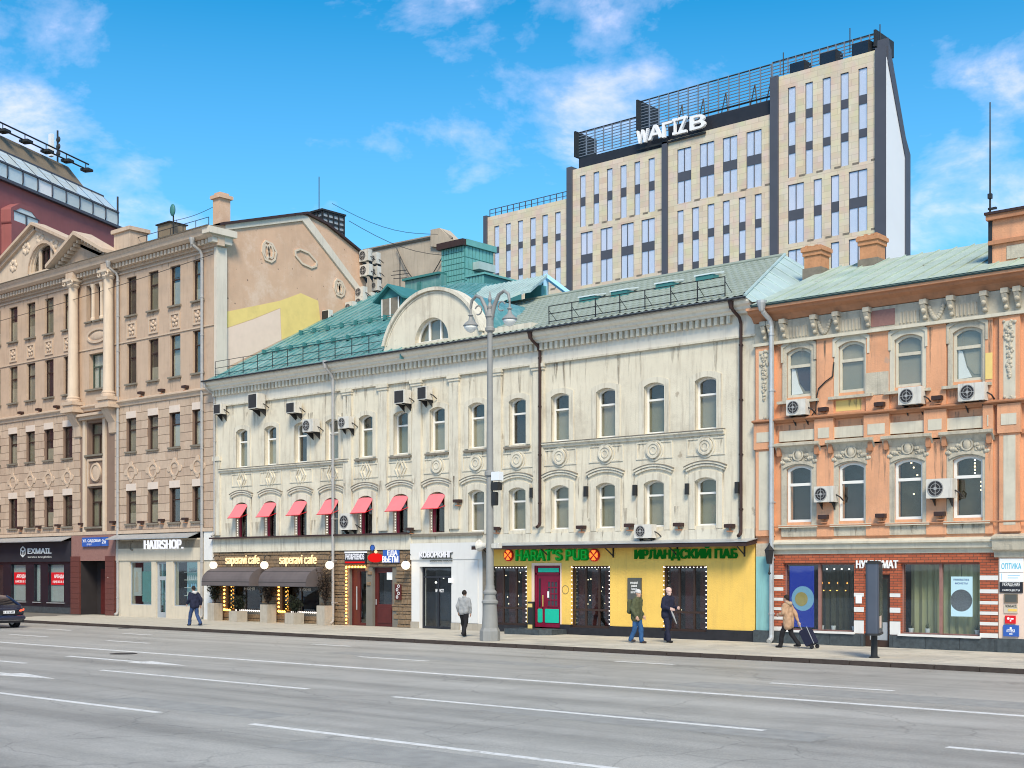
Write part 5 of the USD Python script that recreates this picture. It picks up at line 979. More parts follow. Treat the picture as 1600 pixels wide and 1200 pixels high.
for a, b in ((BX0, shw[0][0]), (shw[0][1], nd[0]), (nd[1], shw[1][0]), (shw[1][1], BX1)):
    lv = ((0.42, 0.56), (0.80, 0.90), (1.12, 1.22), (1.44, 1.54), (1.78, 1.90), (2.18, 2.32)) if (a == BX0 or b == BX1) else ((0.42, 0.84), (1.12, 1.28), (1.62, 1.74))
    for z0, z1 in lv: part(O, 'white_band', MB().bbox(a + 0.01, b - 0.01, -0.055, 0.02, z0, z1, 0.01), 'shop_white')
    zz = [z1 for _, z1 in lv] ; ed = [z0 for z0, _ in lv[1:]] + [2.66]
    for z0, z1 in zip(zz, ed): part(O, 'brick_band', MB().bbox(a + 0.012, b - 0.012, -0.048, 0.02, z0 + 0.01, z1 - 0.01, 0.008), 'brick_wall')
for k, (a, b) in enumerate(((shw[0][0], shw[0][1]), (shw[0][1], shw[1][0]), (shw[1][0], shw[1][1]))): part(O, 'brick_soldier_course', MB().bbox(a, b, -0.06, 0.0, 2.72, 3.0, 0.01), 'brick_wall')
for i, (a, b) in enumerate(shw):
    m = (a + b) / 2
    w = window(O, a, b, NZ[0], NZ[1], 0, 0.10, 'granite_rose', 'room_olive', 0, 0, 0.04, 'shop_pane', 'display_window', back=1.1)
    part(w, 'mullion', MB().bbox(m - 0.045, m + 0.045, 0.06, 0.18, NZ[0], NZ[1], 0.01), 'granite_rose')
    part(w, 'white_sill', MB().bbox(a - 0.05, b + 0.05, -0.16, 0.1, NZ[0] - 0.07, NZ[0], 0.012), 'shop_white')
    cu = MB(); q = random.Random(60 + i); xs_ = np.arange(a + (0.95 if i == 0 else 0.05), b, 0.05)
    v = []; 
    for x in xs_: v.append((x, 0.62 + 0.045 * math.sin(x * 26) + 0.02 * math.sin(x * 61)))
    for (xa_, ya_), (xb_, yb_) in zip(v[:-1], v[1:]): cu.add([(xa_, ya_, NZ[0]), (xb_, yb_, NZ[0]), (xb_, yb_, NZ[1]), (xa_, ya_, NZ[1])], [(0, 1, 2), (0, 2, 3)])
    part(w, 'curtain', cu, 'curtain_olive' if i else 'room_olive')
    for xx in ((a + 1.25, b - 0.9, b - 0.15) if i == 0 else (a + 0.2, a + 0.75, b - 0.2)):
        pt = part(w, 'flower_pot', MB().lathe([(0.06, 0), (0.085, 0.17), (0.075, 0.17)], (xx, 0.3, NZ[0]), 10), 'paper_white')
        g = MB()
        for _ in range(14): g.tube([(xx, 0.3, NZ[0] + 0.15), (xx + q.uniform(-0.1, 0.1), 0.3 + q.uniform(-0.1, 0.1), NZ[0] + q.uniform(0.22, 0.4))], [0.008, 0.002], 3)
        part(pt, 'plant', g, 'leaf_dark')
a, b = shw[0]
ds = part(O, 'blue_display', MB().box(a + 0.05, a + 0.95, 0.30, 0.34, 0.55, 2.62), 'display_blue', label='tall deep blue poster with a pale round coin behind the shop glass')
part(ds, 'round_print', MB().disc(a + 0.55, 0.297, 1.52, 0.42, 0.004, 28, 0.0), 'sky_blue'); part(ds, 'coin_print', MB().disc(a + 0.50, 0.29, 1.50, 0.24, 0.004, 24), 'gold')
bulbs(O, [(a + 0.8 + 0.27 * k, 0.5, 2.52) for k in range(6)], 'bulb_white', 0.03, 'display_lamps')
bulbs(O, [(b - 0.22, 0.5, 2.05 - 0.32 * k) for k in range(4)] + [(a + 1.15 + 0.29 * (k % 4) + 0.05 * math.sin(k * 5.0), 0.55, (2.05, 1.80)[k // 4]) for k in range(8)], 'bulb_warm', 0.016, 'display_lamps')
dr = part(O, 'shop_door', MB().prism(sbox(nd[0], 0, nd[1], 2.35).difference(sbox(nd[0] + 0.14, 0.22, nd[1] - 0.12, 2.2)), 0.06, 0.16), 'frame_brown')
part(dr, 'pane', MB().box(nd[0], nd[1], 0.11, 0.116, 0, 2.3), 'shop_pane'); part(dr, 'lower_panel', MB().box(nd[0] + 0.14, nd[1] - 0.12, 0.09, 0.13, 0.22, 0.8), 'frame_grey'); part(dr, 'room', MB().box(nd[0], nd[1], 0.8, 0.82, 0, 2.4), 'blind_green')
part(dr, 'handle', MB().tube([(nd[0] + 0.2, 0.0, 0.95), (nd[0] + 0.2, 0.0, 1.3)], 0.02, 6), 'zinc')
part(O, 'notice', MB().box(PX(1338.5), PX(1348), -0.07, -0.06, 1.40, 1.66), 'paper_white')
EX0 = PX(1562); part(O, 'pink_pier', MB().bbox(EX0, OX1, -0.08, 0.3, 0.42, 2.88, 0.015), 'patch_pink'); part(O, 'pier_base', MB().bbox(EX0 - 0.02, EX0 + 0.85, -0.14, 0.3, 0, 0.42, 0.015).bbox(EX0 + 0.87, OX1, -0.14, 0.3, 0, 0.42, 0.015), 'granite_dark')
part(O, 'back_wall', MB().box(OX0, OX1, 9.5, 9.8, 0, 11.6), 'plaster_orange')
# ------------------------------------------------------------------ the buildings behind
YT = 80.0
T = thing('office_tower', 'tall modern office tower of pale stone panels with dark vertical strips', 'building', (-58, 90, 0))
def tx(px): return PX(px, YT)
def tz(px, py): return P(px, py, YT)[1]
strips = [(757, 762), (887, 895), (1036, 1044), (1205, 1217), (1369, 1386)]
top = {0: tz(820, 326), 1: tz(960, 249), 2: tz(1120, 200), 3: tz(1300, 97)}
panels = [(762, 887), (895, 1036), (1044, 1205), (1217, 1369)]
bot = 14.0
wins = []   # (panel, px0, px1, [(ztop, zbot)...])
def colz(ref, ys): return [tz(ref, y) for y in ys]
# heights of the glass rows, read on one column of each block
A = colz(1348, (106, 148, 161, 201, 213, 253))    # right block upper rows
rowsR1 = [(A[0], A[1]), (A[2], A[3]), (A[4], A[5])]
A = colz(1340, (266, 308, 323, 362)); rowsR2 = [(A[0], A[1]), (A[2], A[3])]
A = colz(1340, (372, 415)); rowsR3 = [(A[0], A[1])]
for a, b in ((1231, 1243), (1258, 1270), (1285, 1298), (1313, 1326), (1341, 1355)): wins.append((3, a, b, rowsR1, 0))
for a, b, d in ((1231, 1256, 1), (1271, 1284, 0), (1298, 1311, 0), (1326, 1355, 1)): wins.append((3, a, b, rowsR2, d))
for a, b, d in ((1231, 1256, 1), (1298, 1311, 0), (1326, 1355, 1)): wins.append((3, a, b, rowsR3, d))
A = colz(1178, (204, 242, 256, 293)); rM1 = [(A[0], A[1]), (A[2], A[3])]
A = colz(1184, (303, 342, 354, 391, 403, 440)); rM2 = [(A[0], A[1]), (A[2], A[3]), (A[4], A[5])]
for a, b in ((1058, 1080), (1093, 1116), (1129, 1152), (1166, 1190)): wins.append((2, a, b, rM1, 1))
for a, b in ((1058, 1068), (1081, 1092), (1105, 1116), (1129, 1140), (1154, 1165), (1179, 1190)): wins.append((2, a, b, rM2, 0))
A = colz(1018, (247, 283, 296, 331)); rL1 = [(A[0], A[1]), (A[2], A[3])]
A = colz(1012, (342, 378, 391, 428)); rL2 = [(A[0], A[1]), (A[2], A[3])]
for a, b in ((906, 915), (927, 936), (948, 957), (969, 979), (991, 1000), (1013, 1023)): wins.append((1, a, b, rL1, 0))
for a, b in ((907, 926), (938, 957), (970, 990), (1002, 1023)): wins.append((1, a, b, rL2, 1))
A = colz(872, (331, 365, 374, 408, 417, 450)); r01 = [(A[0], A[1]), (A[2], A[3]), (A[4], A[5])]
for a, b in ((772, 780), (790, 798), (809, 817), (828, 837), (847, 856), (867, 876)): wins.append((0, a, b, r01, 0))
for k, (a, b) in enumerate(panels):
    sel = [w for w in wins if w[0] == k]
    hl = unary_union([sbox(tx(w[1]), w[3][-1][1], tx(w[2]), w[3][0][0]) for w in sel])
    part(T, 'stone_facade', MB().prism(sbox(tx(a), bot, tx(b), top[k]).difference(hl), YT, YT + 1.0), 'tower_stone')
    for w in sel:
        x0, x1 = tx(w[1]), tx(w[2])
        f = part(T, 'window_strip', MB().prism(sbox(x0, w[3][-1][1], x1, w[3][0][0]).difference(unary_union([sbox(x0 + 0.06, q[1] + 0.02, x1 - 0.06, q[0] - 0.06) for q in w[3]])), YT + 0.07, YT + 0.22), 'tower_dark')
        for q in w[3]:
            part(f, 'pane', MB().box(x0, x1, YT + 0.10, YT + 0.105, q[1], q[0]), 'tower_pane'); part(f, 'blind', MB().box(x0, x1, YT + 0.13, YT + 0.135, q[1], q[0]), 'sky_reflection_white')  # tower blind: white sheet added in place of sky reflected in the pane
            if w[4]: part(f, 'mullion', MB().box((x0 + x1) / 2 - 0.04, (x0 + x1) / 2 + 0.04, YT + 0.05, YT + 0.095, q[1], q[0]), 'tower_dark')
        part(T, 'vent_slot', MB().box(x1 + 0.4, x1 + 1.1, YT - 0.02, YT + 0.05, w[3][-1][1] - 0.1, w[3][-1][1] + 0.1), 'ledge_dark')
tops = [top[0], top[1], top[1] + 0.6, top[3] - 0.5, top[3] + 0.6]
for (a, b), z in zip(strips, [top[0] + 0.2, tz(890, 262), tz(1040, 222), tz(1211, 121), tz(1378, 74)]):
    part(T, 'dark_strip', MB().box(tx(a), tx(b), YT - 0.25, YT + 1.0, bot, z), 'tower_dark')
part(T, 'core', MB().box(tx(757), tx(887), YT + 1.0, YT + 24, bot, top[0]).box(tx(887), tx(1036), YT + 1.0, YT + 30, bot, top[1]).box(tx(1036), tx(1205), YT + 1, YT + 30, bot, top[2]).box(tx(1205), tx(1384) - 1.0, YT + 1, YT + 3.9, bot, top[3] - 0.2), 'tower_dark')
XE = tx(1386)
sd = [(YT - 0.20, bot), (YT - 0.20, S(1386, 90, XE)[1]), S(1412, 222, XE), S(1417, 243, XE), (S(1417, 243, XE)[0], bot)]
part(T, 'white_side', MB().side(sd, XE - 1.0, XE + 0.05), 'tower_white')
e0, e1, e2 = S(1386, 72, XE), S(1413, 228, XE), S(1417, 250, XE)
part(T, 'side_edge', MB().side([(e0[0], e0[1] + 0.8), (e0[0], e0[1] - 1.6), (e1[0], e1[1] - 1.2), (e2[0] - 0.6, e2[1] - 0.2), (e2[0] - 0.6, bot), (e2[0] + 0.5, bot), (e2[0] + 0.5, e2[1] + 0.6), (e1[0], e1[1] + 0.8)], XE - 1.0, XE + 0.16), 'tower_dark')
# parapet bands, roof screen of louvres and its posts
part(T, 'parapet_band', MB().box(tx(902), tx(1041), YT + 0.3, YT + 0.6, top[1], tz(1000, 222)).box(tx(1041), tx(1205), YT + 0.4, YT + 0.7, top[2], tz(1120, 176)), 'black_board')
def screen(pa, pb, ya, y0_, nm, n, dy=2.0):
    a, b = PX(pa, YT + dy), PX(pb, YT + dy); z0 = P(pa, ya[1], YT + dy)[1]; z1 = P(pa, ya[0], YT + dy)[1]
    s = part(T, 'roof_screen', MB().box(a, b, YT + dy, YT + dy + 0.1, z1 - 0.12, z1), 'iron', label=nm)
    l = MB(); q = z0
    while q < z1: l.box(a, b, YT + dy + 0.02, YT + dy + 0.12, q, q + 0.07); q += 0.34
    part(s, 'louvres', l, 'screen_grey')
    for x in np.linspace(a, b, n): part(s, 'post', MB().box(x - 0.04, x + 0.04, YT + dy - 0.06, YT + dy + 0.1, z0, z1), 'screen_grey')
    return a, b, z0, z1
screen(903, 998, (207, 246), 0, 'lower louvred roof screen at the left', 8)
screen(1000, 1205, (158, 215), 0, 'louvred roof screen behind the sign', 14)
a, b, z0, z1 = screen(1207, 1372, (97, 120), 0, 'louvred roof screen on the highest block', 14)
for pa, yb, yt in ((903, 247, 207), (1000, 215, 158), (1371, 75, 49)):
    z0 = P(pa, yb, YT + 2)[1]; z1 = P(pa, yt, YT + 2)[1]; x = PX(pa, YT + 2); e = part(T, 'screen_end', MB().box(x - 0.12, x + 0.12, YT + 1.4, YT + 5.5, z0, z1), 'iron')
part(T, 'sign_rail', MB().tube([(PX(1000, YT + 1), YT + 1, P(1000, 205, YT + 1)[1]), (PX(1205, YT + 1), YT + 1, P(1205, 150, YT + 1)[1])], 0.10, 5), 'iron')
for px in (1052, 1085, 1120, 1165, 1190): x = PX(px, YT + 1.2); part(T, 'sign_strut', MB().tube([(x, YT + 1.2, top[2] - 0.3), (x + 0.9, YT + 1.6, top[2] + 4.2)], 0.07, 4).tube([(x + 1.6, YT + 1.2, top[2] - 0.3), (x + 0.9, YT + 1.6, top[2] + 4.2)], 0.07, 4), 'iron')
for pa, pb, yt, yb in ((1234, 1258, 100, 110), (1281, 1307, 84, 95), (1331, 1358, 69, 80)):
    x0, z1 = P(pa, yt, YT + 1.2); x1, z0 = P(pb, yb, YT + 1.2); b = part(T, 'plant_unit', MB().box(x0, x1, YT + 1.2, YT + 2.6, z0 - 0.6, z1), 'iron')
    part(b, 'grille', MB().box(x0 + 0.1, x1 - 0.1, YT + 1.15, YT + 1.2, z0 - 0.2, z1 - 0.1), 'black_gloss')
rl = MB(); zt = top[0]
rl.tube([(tx(762), YT + 0.4, zt + 1.0), (tx(887), YT + 0.4, zt + 1.0)], 0.05, 4).tube([(tx(762), YT + 0.4, zt + 0.5), (tx(887), YT + 0.4, zt + 0.5)], 0.04, 4)
for x in np.linspace(tx(762), tx(886), 14): rl.box(x - 0.04, x + 0.04, YT + 0.36, YT + 0.44, zt, zt + 1.0)
part(T, 'roof_railing', rl, 'tower_dark')
for px, y0_, y1_ in ((1375, 48, 38), (1328, 55, 44), (1224, 93, 82)):
    x, z0 = P(px, y0_ + 12, YT + 2); part(T, 'mast', MB().tube([(x, YT + 2, z0 - 1), (x, YT + 2, P(px, y1_, YT + 2)[1])], 0.06, 4), 'iron')
sg = thing('roof_sign', 'big white letters standing on the edge of the tower roof', 'sign', (tx(1050), YT - 0.1, top[1]))
for ch, pa, pb, yb, yt in (('W', 997, 1015, 228, 200), ('A', 1015, 1037, 222, 192), ('Г', 1037, 1052, 218, 188), ('I', 1053, 1060, 214, 184), ('Z', 1062, 1075, 212, 180), ('B', 1080, 1104, 207, 176)):
    x0, z0 = P(pa, yb - 2, YT - 0.3); x1, z1 = P(pb, yt, YT - 0.3); part(sg, 'letter', MB().text(ch, x0, YT - 0.3, z0, (z1 - z0) * 0.92, 0.35, True, (x1 - x0)), 'paper_white')
part(sg, 'rail', MB().box(P(997, 228, YT)[0], P(1104, 207, YT)[0], YT - 0.25, YT - 0.1, top[1] + 0.25, top[1] + 0.45), 'iron')

# maroon block with glass upper floor, seen over the brown house (its front runs off to the right and back)
def M_(px, py, t):      # on the line through two plan points
    return None
pB = np.array([0.0, 0.0]); Z1 = 112.0
def cam2w(px, Z): v = _R * ((px - 800) / 2050 * Z) + _F * Z; return np.array([EYE[0] + v[0], EYE[1] + v[1]])
B1 = cam2w(184, Z1); vdir = _R * (663 / 2050) + _F; vdir = vdir / np.hypot(*vdir)
def onM(px, py, off=0.0):   # point of that front: distance along it from B1 and height
    d = _R * ((px - 800) / 2050) + _F; nrm = np.array([vdir[1], -vdir[0]]); o = B1 + nrm * off
    t = ((o - EYE[:2]) @ nrm) / (d @ nrm); p = EYE[:2] + d * t; return (p - o) @ vdir, 2.5 - (py - 890) / 2050 * t
ML = thing('maroon_block', 'maroon clad block with a slanted glass top floor behind the brown house', 'building', (*B1, 0), math.atan2(vdir[1], vdir[0]))
# local frame: x along the front (towards its right end), y into the block, z up
s0 = -42.0
zb1 = onM(100, 320)[1]; zg0 = zb1; zg1 = onM(180, 330)[1]
zband = onM(181, 355)[1]; zmid = onM(181, 331)[1]; ztop = onM(181, 303)[1]; 
def L(name, mb, m, par=ML, **k): return part(par, name, mb, m, local=True, **k)
L('wall', MB().box(s0, 0, 0, 30, 0, zband), 'maroon_clad')
L('band', MB().box(s0, 0.3, -0.35, 0.4, zband - 0.12, zband + 0.10), 'tower_dark')
npan = 23; wdt = 1.75
gl_ = L('glazed_storey', MB().box(s0, -0.4, 0.35, 29, zband + 0.10, zmid), 'tower_dark')
for k in range(npan):
    x1 = 0.0 - k * wdt; x0 = x1 - wdt + 0.10
    f = L('glass_bay', MB().box(x1 - 0.05, x1 + 0.05, -0.08, 0.3, zband + 0.4, zmid).add([(x1 - 0.05, -0.08, zmid), (x1 + 0.05, -0.08, zmid), (x1 + 0.05, 1.5, ztop), (x1 - 0.05, 1.5, ztop)], [(0, 1, 2), (0, 2, 3)]), 'tower_dark', gl_)
    part_ = MB().box(x0, x1 - 0.05, 0.0, 0.02, zband + 0.12, zmid - 0.06)
    L('pane', part_, 'sky_reflection_white' if k % 7 == 5 else 'glass_front', gl_)
    L('sloped_pane', MB().add([(x0, 0.0, zmid + 0.06), (x1 - 0.05, 0.0, zmid + 0.06), (x1 - 0.05, 1.5, ztop), (x0, 1.5, ztop)], [(0, 1, 2), (0, 2, 3)]), 'glass_front', gl_)
L('rail_band', MB().box(s0, 0.1, -0.10, 0.3, zmid - 0.05, zmid + 0.08).box(s0, 0.1, 1.45, 1.65, ztop - 0.05, ztop + 0.1), 'tower_dark')
L('glass_end', MB().add([(0.02, 0.0, zband + 0.4), (0.02, 0.0, zmid), (0.02, 1.5, ztop), (0.02, 12, ztop), (0.02, 12, zband + 0.4)], [(0, 2, 1), (0, 3, 2), (0, 4, 3)]), 'tower_dark')
zup = onM(128, 262)[1]
L('upper_block', MB().add([(-44, 1.7, ztop), (-2.0, 1.7, ztop), (-3.2, 2.6, ztop + 1.7), (-44, 2.6, ztop + 1.7), (-44, 22, ztop), (-2.0, 22, ztop), (-3.2, 22, ztop + 1.7), (-44, 22, ztop + 1.7)], [(0, 1, 2), (0, 2, 3), (1, 5, 6), (1, 6, 2), (3, 2, 6), (3, 6, 7), (4, 0, 3), (4, 3, 7)]), 'tan_metal')
rl = MB()
for z in (0.3, 0.8): rl.tube([(-44, 2.2, ztop + 1.7 + z), (-1.0, 2.2, ztop + 1.7 + z)], 0.07, 5)
for x in np.arange(-43, -1, 2.6): rl.box(x - 0.35, x + 0.35, 1.7, 2.5, ztop + 1.8, ztop + 2.0).tube([(x, 2.2, ztop + 1.7), (x, 2.2, ztop + 2.5)], 0.05, 4)
L('roof_gantry', rl, 'iron')
bx0, bzt = onM(5, 320); bx1, bzb = onM(46, 362)
q = Polygon([(bx0, bzb), (bx1, bzb), (bx1, bzb + (bzt - bzb) * 0.62), (bx1 - (bx1 - bx0) * 0.28, bzt), (bx0 + (bx1 - bx0) * 0.28, bzt), (bx0, bzb + (bzt - bzb) * 0.62)])
f = L('bay_window', MB().prism(q.buffer(0.25).difference(q.buffer(-0.08)), -0.9, 0.1), 'maroon_clad'); L('pane', MB().prism(q, -0.86, -0.82), 'glass_front', f); L('mullion', MB().box((bx0 + bx1) / 2 - 0.07, (bx0 + bx1) / 2 + 0.07, -0.93, -0.87, bzb, bzb + (bzt - bzb) * 0.62).box(bx0, bx1, -0.93, -0.87, bzb + (bzt - bzb) * 0.6, bzb + (bzt - bzb) * 0.66), 'tower_dark', f)
L('bay_apron', MB().box(bx0 - 0.2, bx1 + 0.2, -0.9, 0.1, bzb - 3.0, bzb - 0.25), 'maroon_clad'); L('bay_shadow_gap', MB().box(bx0 - 0.2, bx1 + 0.2, -0.9, 0.05, bzb - 4.2, bzb - 3.1), 'tower_dark')  # dark band across the bay below its apron
L('mast', MB().tube([(0.7, 0.5, zband - 2), (0.7, 0.5, zmid + 1.6)], 0.09, 5), 'iron')
an = thing('phone_antenna', 'mobile phone antenna panels on a mast on the maroon block roof', 'antenna', (*cam2w(90, 112.0), ztop + 4))
ap = cam2w(90, 112.0); az0 = 2.5 + (890 - 250) / 2050 * 112; az1 = 2.5 + (890 - 204) / 2050 * 112
part(an, 'mast', MB().tube([(ap[0], ap[1], az0 - 1.2), (ap[0], ap[1], az1)], 0.09, 6), 'iron')
ap2 = cam2w(80, 112.0); part(an, 'panel', MB().bbox(ap2[0] - 0.22, ap2[0] + 0.22, ap2[1] - 0.15, ap2[1] + 0.15, az0 + 0.3, az1 - 0.3, 0.04).tube([(ap2[0], ap2[1], az0 + 0.5), (ap[0], ap[1], az0 + 0.5)], 0.04, 4), 'tower_white')
for k in range(3): part(an, 'dish', MB().ball((ap[0] + 0.45, ap[1] - 0.2, az0 + 0.4 + k * 0.6), 0.28, 1, (1, 0.5, 1)), 'iron')

# grey party wall behind the roofs
YG = 20.0
g = [P(568, 470, YG), P(568, 393, YG), P(676, 371, YG), P(678, 366, YG), P(690, 362, YG), P(707, 374, YG), P(716, 380, YG), P(716, 470, YG)]
gw_ = thing('grey_party_wall', 'bare grey brick party wall with a chimney end behind the teal roof', 'building', (P(640, 470, YG)[0], YG, 12))
part(gw_, 'wall', MB().prism(Polygon([(g[0][0], 12)] + g[1:-1] + [(g[-1][0], 12)]), YG, YG + 0.6), 'wall_grey')
for a, b in ((g[1], g[2]), (g[4], g[5])): part(gw_, 'coping', MB().tube([(a[0], YG - 0.05, a[1] + 0.03), (b[0], YG - 0.05, b[1] + 0.03)], 0.12, 4), 'ledge_dark')
part(gw_, 'chimney_head', MB().prism(Polygon([g[2], (g[2][0], g[2][1] + 0.45), (g[4][0], g[4][1] + 0.2), g[5], (g[5][0], g[5][1] - 0.6), (g[2][0], g[2][1] - 0.6)]), YG - 0.2, YG + 0.8), 'wall_grey')
wr = MB(); a, b = P(617, 385, YG - 0.3), P(690, 400, YG - 0.3)
wr.tube([(a[0] + (b[0] - a[0]) * t, YG - 0.2, a[1] + (b[1] - a[1]) * t - 2.0 * math.sin(math.pi * t)) for t in np.linspace(0, 1, 12)], 0.04, 4); part(gw_, 'cable', wr, 'iron')
tv = thing('tv_antenna', 'thin rooftop television antenna in front of the grey party wall', 'antenna', (P(625, 450, 14)[0], 14, 16))
x, z = P(625, 448, 14); zt_ = P(625, 400, 14)[1]; part(tv, 'mast', MB().tube([(x, 14, z - 1), (x, 14, zt_)], 0.03, 5), 'iron')
for k, w in enumerate((0.55, 0.75, 0.6)): part(tv, 'rod', MB().tube([(x - w, 14, z + 0.55 + 0.22 * k), (x + w, 14, z + 0.45 + 0.22 * k)], 0.02, 4), 'iron')
# metal mesh chimney of the brown house, its mast
cxh = RX - 0.9; y0_, zc1 = S(545, 352, RX); ch = thing('mesh_chimney', 'square chimney wrapped in dark metal mesh on the brown house', 'chimney', (cxh, 8.1, 20.4))
part(ch, 'core', MB().box(RX - 1.5, RX - 0.35, 7.4, 8.9, 20.2, 21.9), 'frame_grey')
ms = MB()
for k in range(6): z = 20.5 + 0.28 * k; ms.box(RX - 1.55, RX - 0.30, 7.33, 8.95, z, z + 0.10)
for y in np.linspace(7.36, 8.9, 5): ms.box(RX - 0.34, RX - 0.28, y - 0.03, y + 0.03, 20.2, 22.05)
for xx in np.linspace(RX - 1.5, RX - 0.35, 4): ms.box(xx - 0.03, xx + 0.03, 7.30, 7.36, 20.2, 22.05)
part(ch, 'mesh', ms, 'iron'); part(ch, 'cap', MB().box(RX - 1.6, RX - 0.25, 7.25, 9.0, 22.0, 22.1), 'iron'); part(ch, 'mast', MB().tube([(RX - 0.9, 7.6, 22), (RX - 0.9, 7.6, 24.0)], 0.03, 4), 'iron')
sdp = thing('satellite_dish', 'green dish on a thin pole on the brown house roof', 'satellite dish', (PX(270, 1), 1.0, 19.7))
x, z = P(271, 330, 1.0); part(sdp, 'pole', MB().tube([(x, 1, 19.6), (x, 1, z)], 0.04, 5).tube([(x + 0.35, 1, 19.6), (x + 0.3, 1, z - 0.5)], 0.02, 4), 'iron'); part(sdp, 'dish', MB().ball((x, 0.95, z + 0.05), 0.33, 2, (0.6, 0.35, 1.0)), 'teal_dark')
x0, z1 = P(246, 353, 1.2); x1 = PX(266, 1.2); rh = thing('roof_hatch', 'small dark sheet metal hatch box on the brown house roof', 'roof hatch', (x0, 1.2, 19.7)); part(rh, 'box', MB().bbox(x0, x1, 1.2, 2.2, 19.6, z1, 0.03), 'tan_metal'); part(rh, 'lid', MB().box(x0 - 0.06, x1 + 0.06, 1.1, 2.3, z1, z1 + 0.06), 'iron')
# ------------------------------------------------------------------ drainpipes
pipe('drainpipe', 'grey drainpipe between the two halves of the brown house', PX(187), 0, 19.0, 0.075, 'pipe_grey', -0.12, offs=0.5)
pipe('drainpipe', 'grey drainpipe at the right corner of the brown house', PX(319), 0, 19.0, 0.075, 'pipe_grey', -0.14, offs=0.5)
pipe('drainpipe', 'slim grey drainpipe at the left end of the cream house', PX(338), 4.1, 11.75, 0.05, 'pipe_grey', -0.12, offs=0.5)
pipe('drainpipe', 'tall grey drainpipe on the cream house beside the pink awnings', PX(528), 0, 11.8, 0.065, 'pipe_grey', -0.30, offs=0.35)
pipe('drainpipe', 'dark brown drainpipe in the middle of the cream house', PX(847.5), 4.1, 11.75, 0.06, 'pipe_brown', -0.16, offs=0.45)
pipe('drainpipe', 'dark brown drainpipe at the right end of the cream house', PX(1161), 3.6, 11.75, 0.06, 'pipe_brown', -0.14, offs=0.45)
pipe('drainpipe', 'pale galvanised drainpipe at the left end of the orange house', PX(1211.5), 0, 11.5, 0.085, 'zinc', -0.26, offs=0.45)

# ------------------------------------------------------------------ air conditioners
def ac(loc, label, w=0.8, h=0.58, d=0.32, fan=0.36, dark=False, grille=False):
    """base point: middle of the back edge of the underside"""
    t = thing('air_conditioner', label, 'air conditioner', loc, group='air conditioners on the facades')
    x, y, z = loc; m = 'ac_white'
    part(t, 'case', MB().bbox(x - w/2, x + w/2, y - d - 0.12, y - 0.12, z + 0.06, z + 0.06 + h, 0.02), m)
    cz = z + 0.06 + h / 2; fx = x - w * (0.5 - fan) if not grille else x; yf = y - d - 0.12
    r = min(h * 0.42, w * 0.34)
    if grille: f = part(t, 'grille', MB().box(x - w * 0.46, x + w * 0.40, yf - 0.012, yf, z + 0.10, z + 0.02 + h), 'ac_dark')
    else:
        f = part(t, 'fan', MB().disc(fx, yf, cz, r, 0.008, 20), 'ac_dark')
        part(f, 'fan_guard', MB().disc(fx, yf - 0.008, cz, r, 0.012, 20, r - 0.02).disc(fx, yf - 0.008, cz, r * 0.62, 0.012, 16, r * 0.57).disc(fx, yf - 0.008, cz, r * 0.22, 0.016, 12).box(fx - r, fx + r, yf - 0.018, yf - 0.008, cz - 0.008, cz + 0.008).box(fx - 0.008, fx + 0.008, yf - 0.018, yf - 0.008, cz - r, cz + r), 'pipe_grey')
    for s in (-1, 1): part(t, 'bracket', MB().box(x + s * w * 0.32 - 0.02, x + s * w * 0.32 + 0.02, y - d - 0.12, y, z + 0.02, z + 0.06).side([(y, z + 0.04), (y - d, z + 0.04), (y, z - 0.26)], x + s * w * 0.32 - 0.015, x + s * w * 0.32 + 0.015), 'iron')
    part(t, 'hose', MB().tube([(x + w/2, y - 0.25, z + 0.3), (x + w/2 + 0.12, y - 0.2, z + 0.22), (x + w/2 + 0.16, y - 0.04, z + 0.1)], 0.025, 5), 'ac_dark')
    return t
def acp(px, py, label, w=0.8, h=0.58, **k):
    x, z = P(px, py, -0.45); ac((x, 0.0, z - 0.06 - h / 2), label, w, h, **k)
acp(339, 639, 'small boxy air conditioner at the cream house corner under the cornice', 0.55, 0.5, grille=True)
acp(399, 627, 'large beige air conditioner over the second window of the cream house', 0.68, 0.72, grille=True, d=0.5)
acp(456, 637, 'beige air conditioner above the third upper window of the cream house', 0.62, 0.5, grille=True, d=0.42)
acp(483, 665, 'weathered air conditioner between the third and fourth upper windows', 0.72, 0.58, d=0.42)
acp(536, 660, 'air conditioner right of the grey drainpipe beside the fourth upper window', 0.72, 0.52)
acp(626, 620, 'beige air conditioner with dark grille left of a pilaster, above the sixth window', 0.62, 0.58, grille=True, d=0.42)
acp(660, 614, 'beige air conditioner with dark grille on a pilaster, right of a near twin', 0.55, 0.56, grille=True, d=0.36)
acp(540, 815, 'white air conditioner among the pink awnings below the fourth window', 0.85, 0.74)
acp(1004, 830, 'white air conditioner standing on the ledge over the yellow pub', 0.78, 0.5)
acp(1243, 636, 'white air conditioner under the first upper window of the orange house', 0.72, 0.52)
acp(1421, 618, 'white air conditioner with black fan under the third upper window, orange house', 0.76, 0.54)
acp(1517, 612, 'white air conditioner with pale hub under the fourth upper window, orange house', 0.82, 0.54)
acp(1286.5, 772, 'white air conditioner between the first two lower windows of the orange house', 0.70, 0.52)
acp(1467, 763, 'large white air conditioner between the two lit windows of the orange house', 0.84, 0.60)
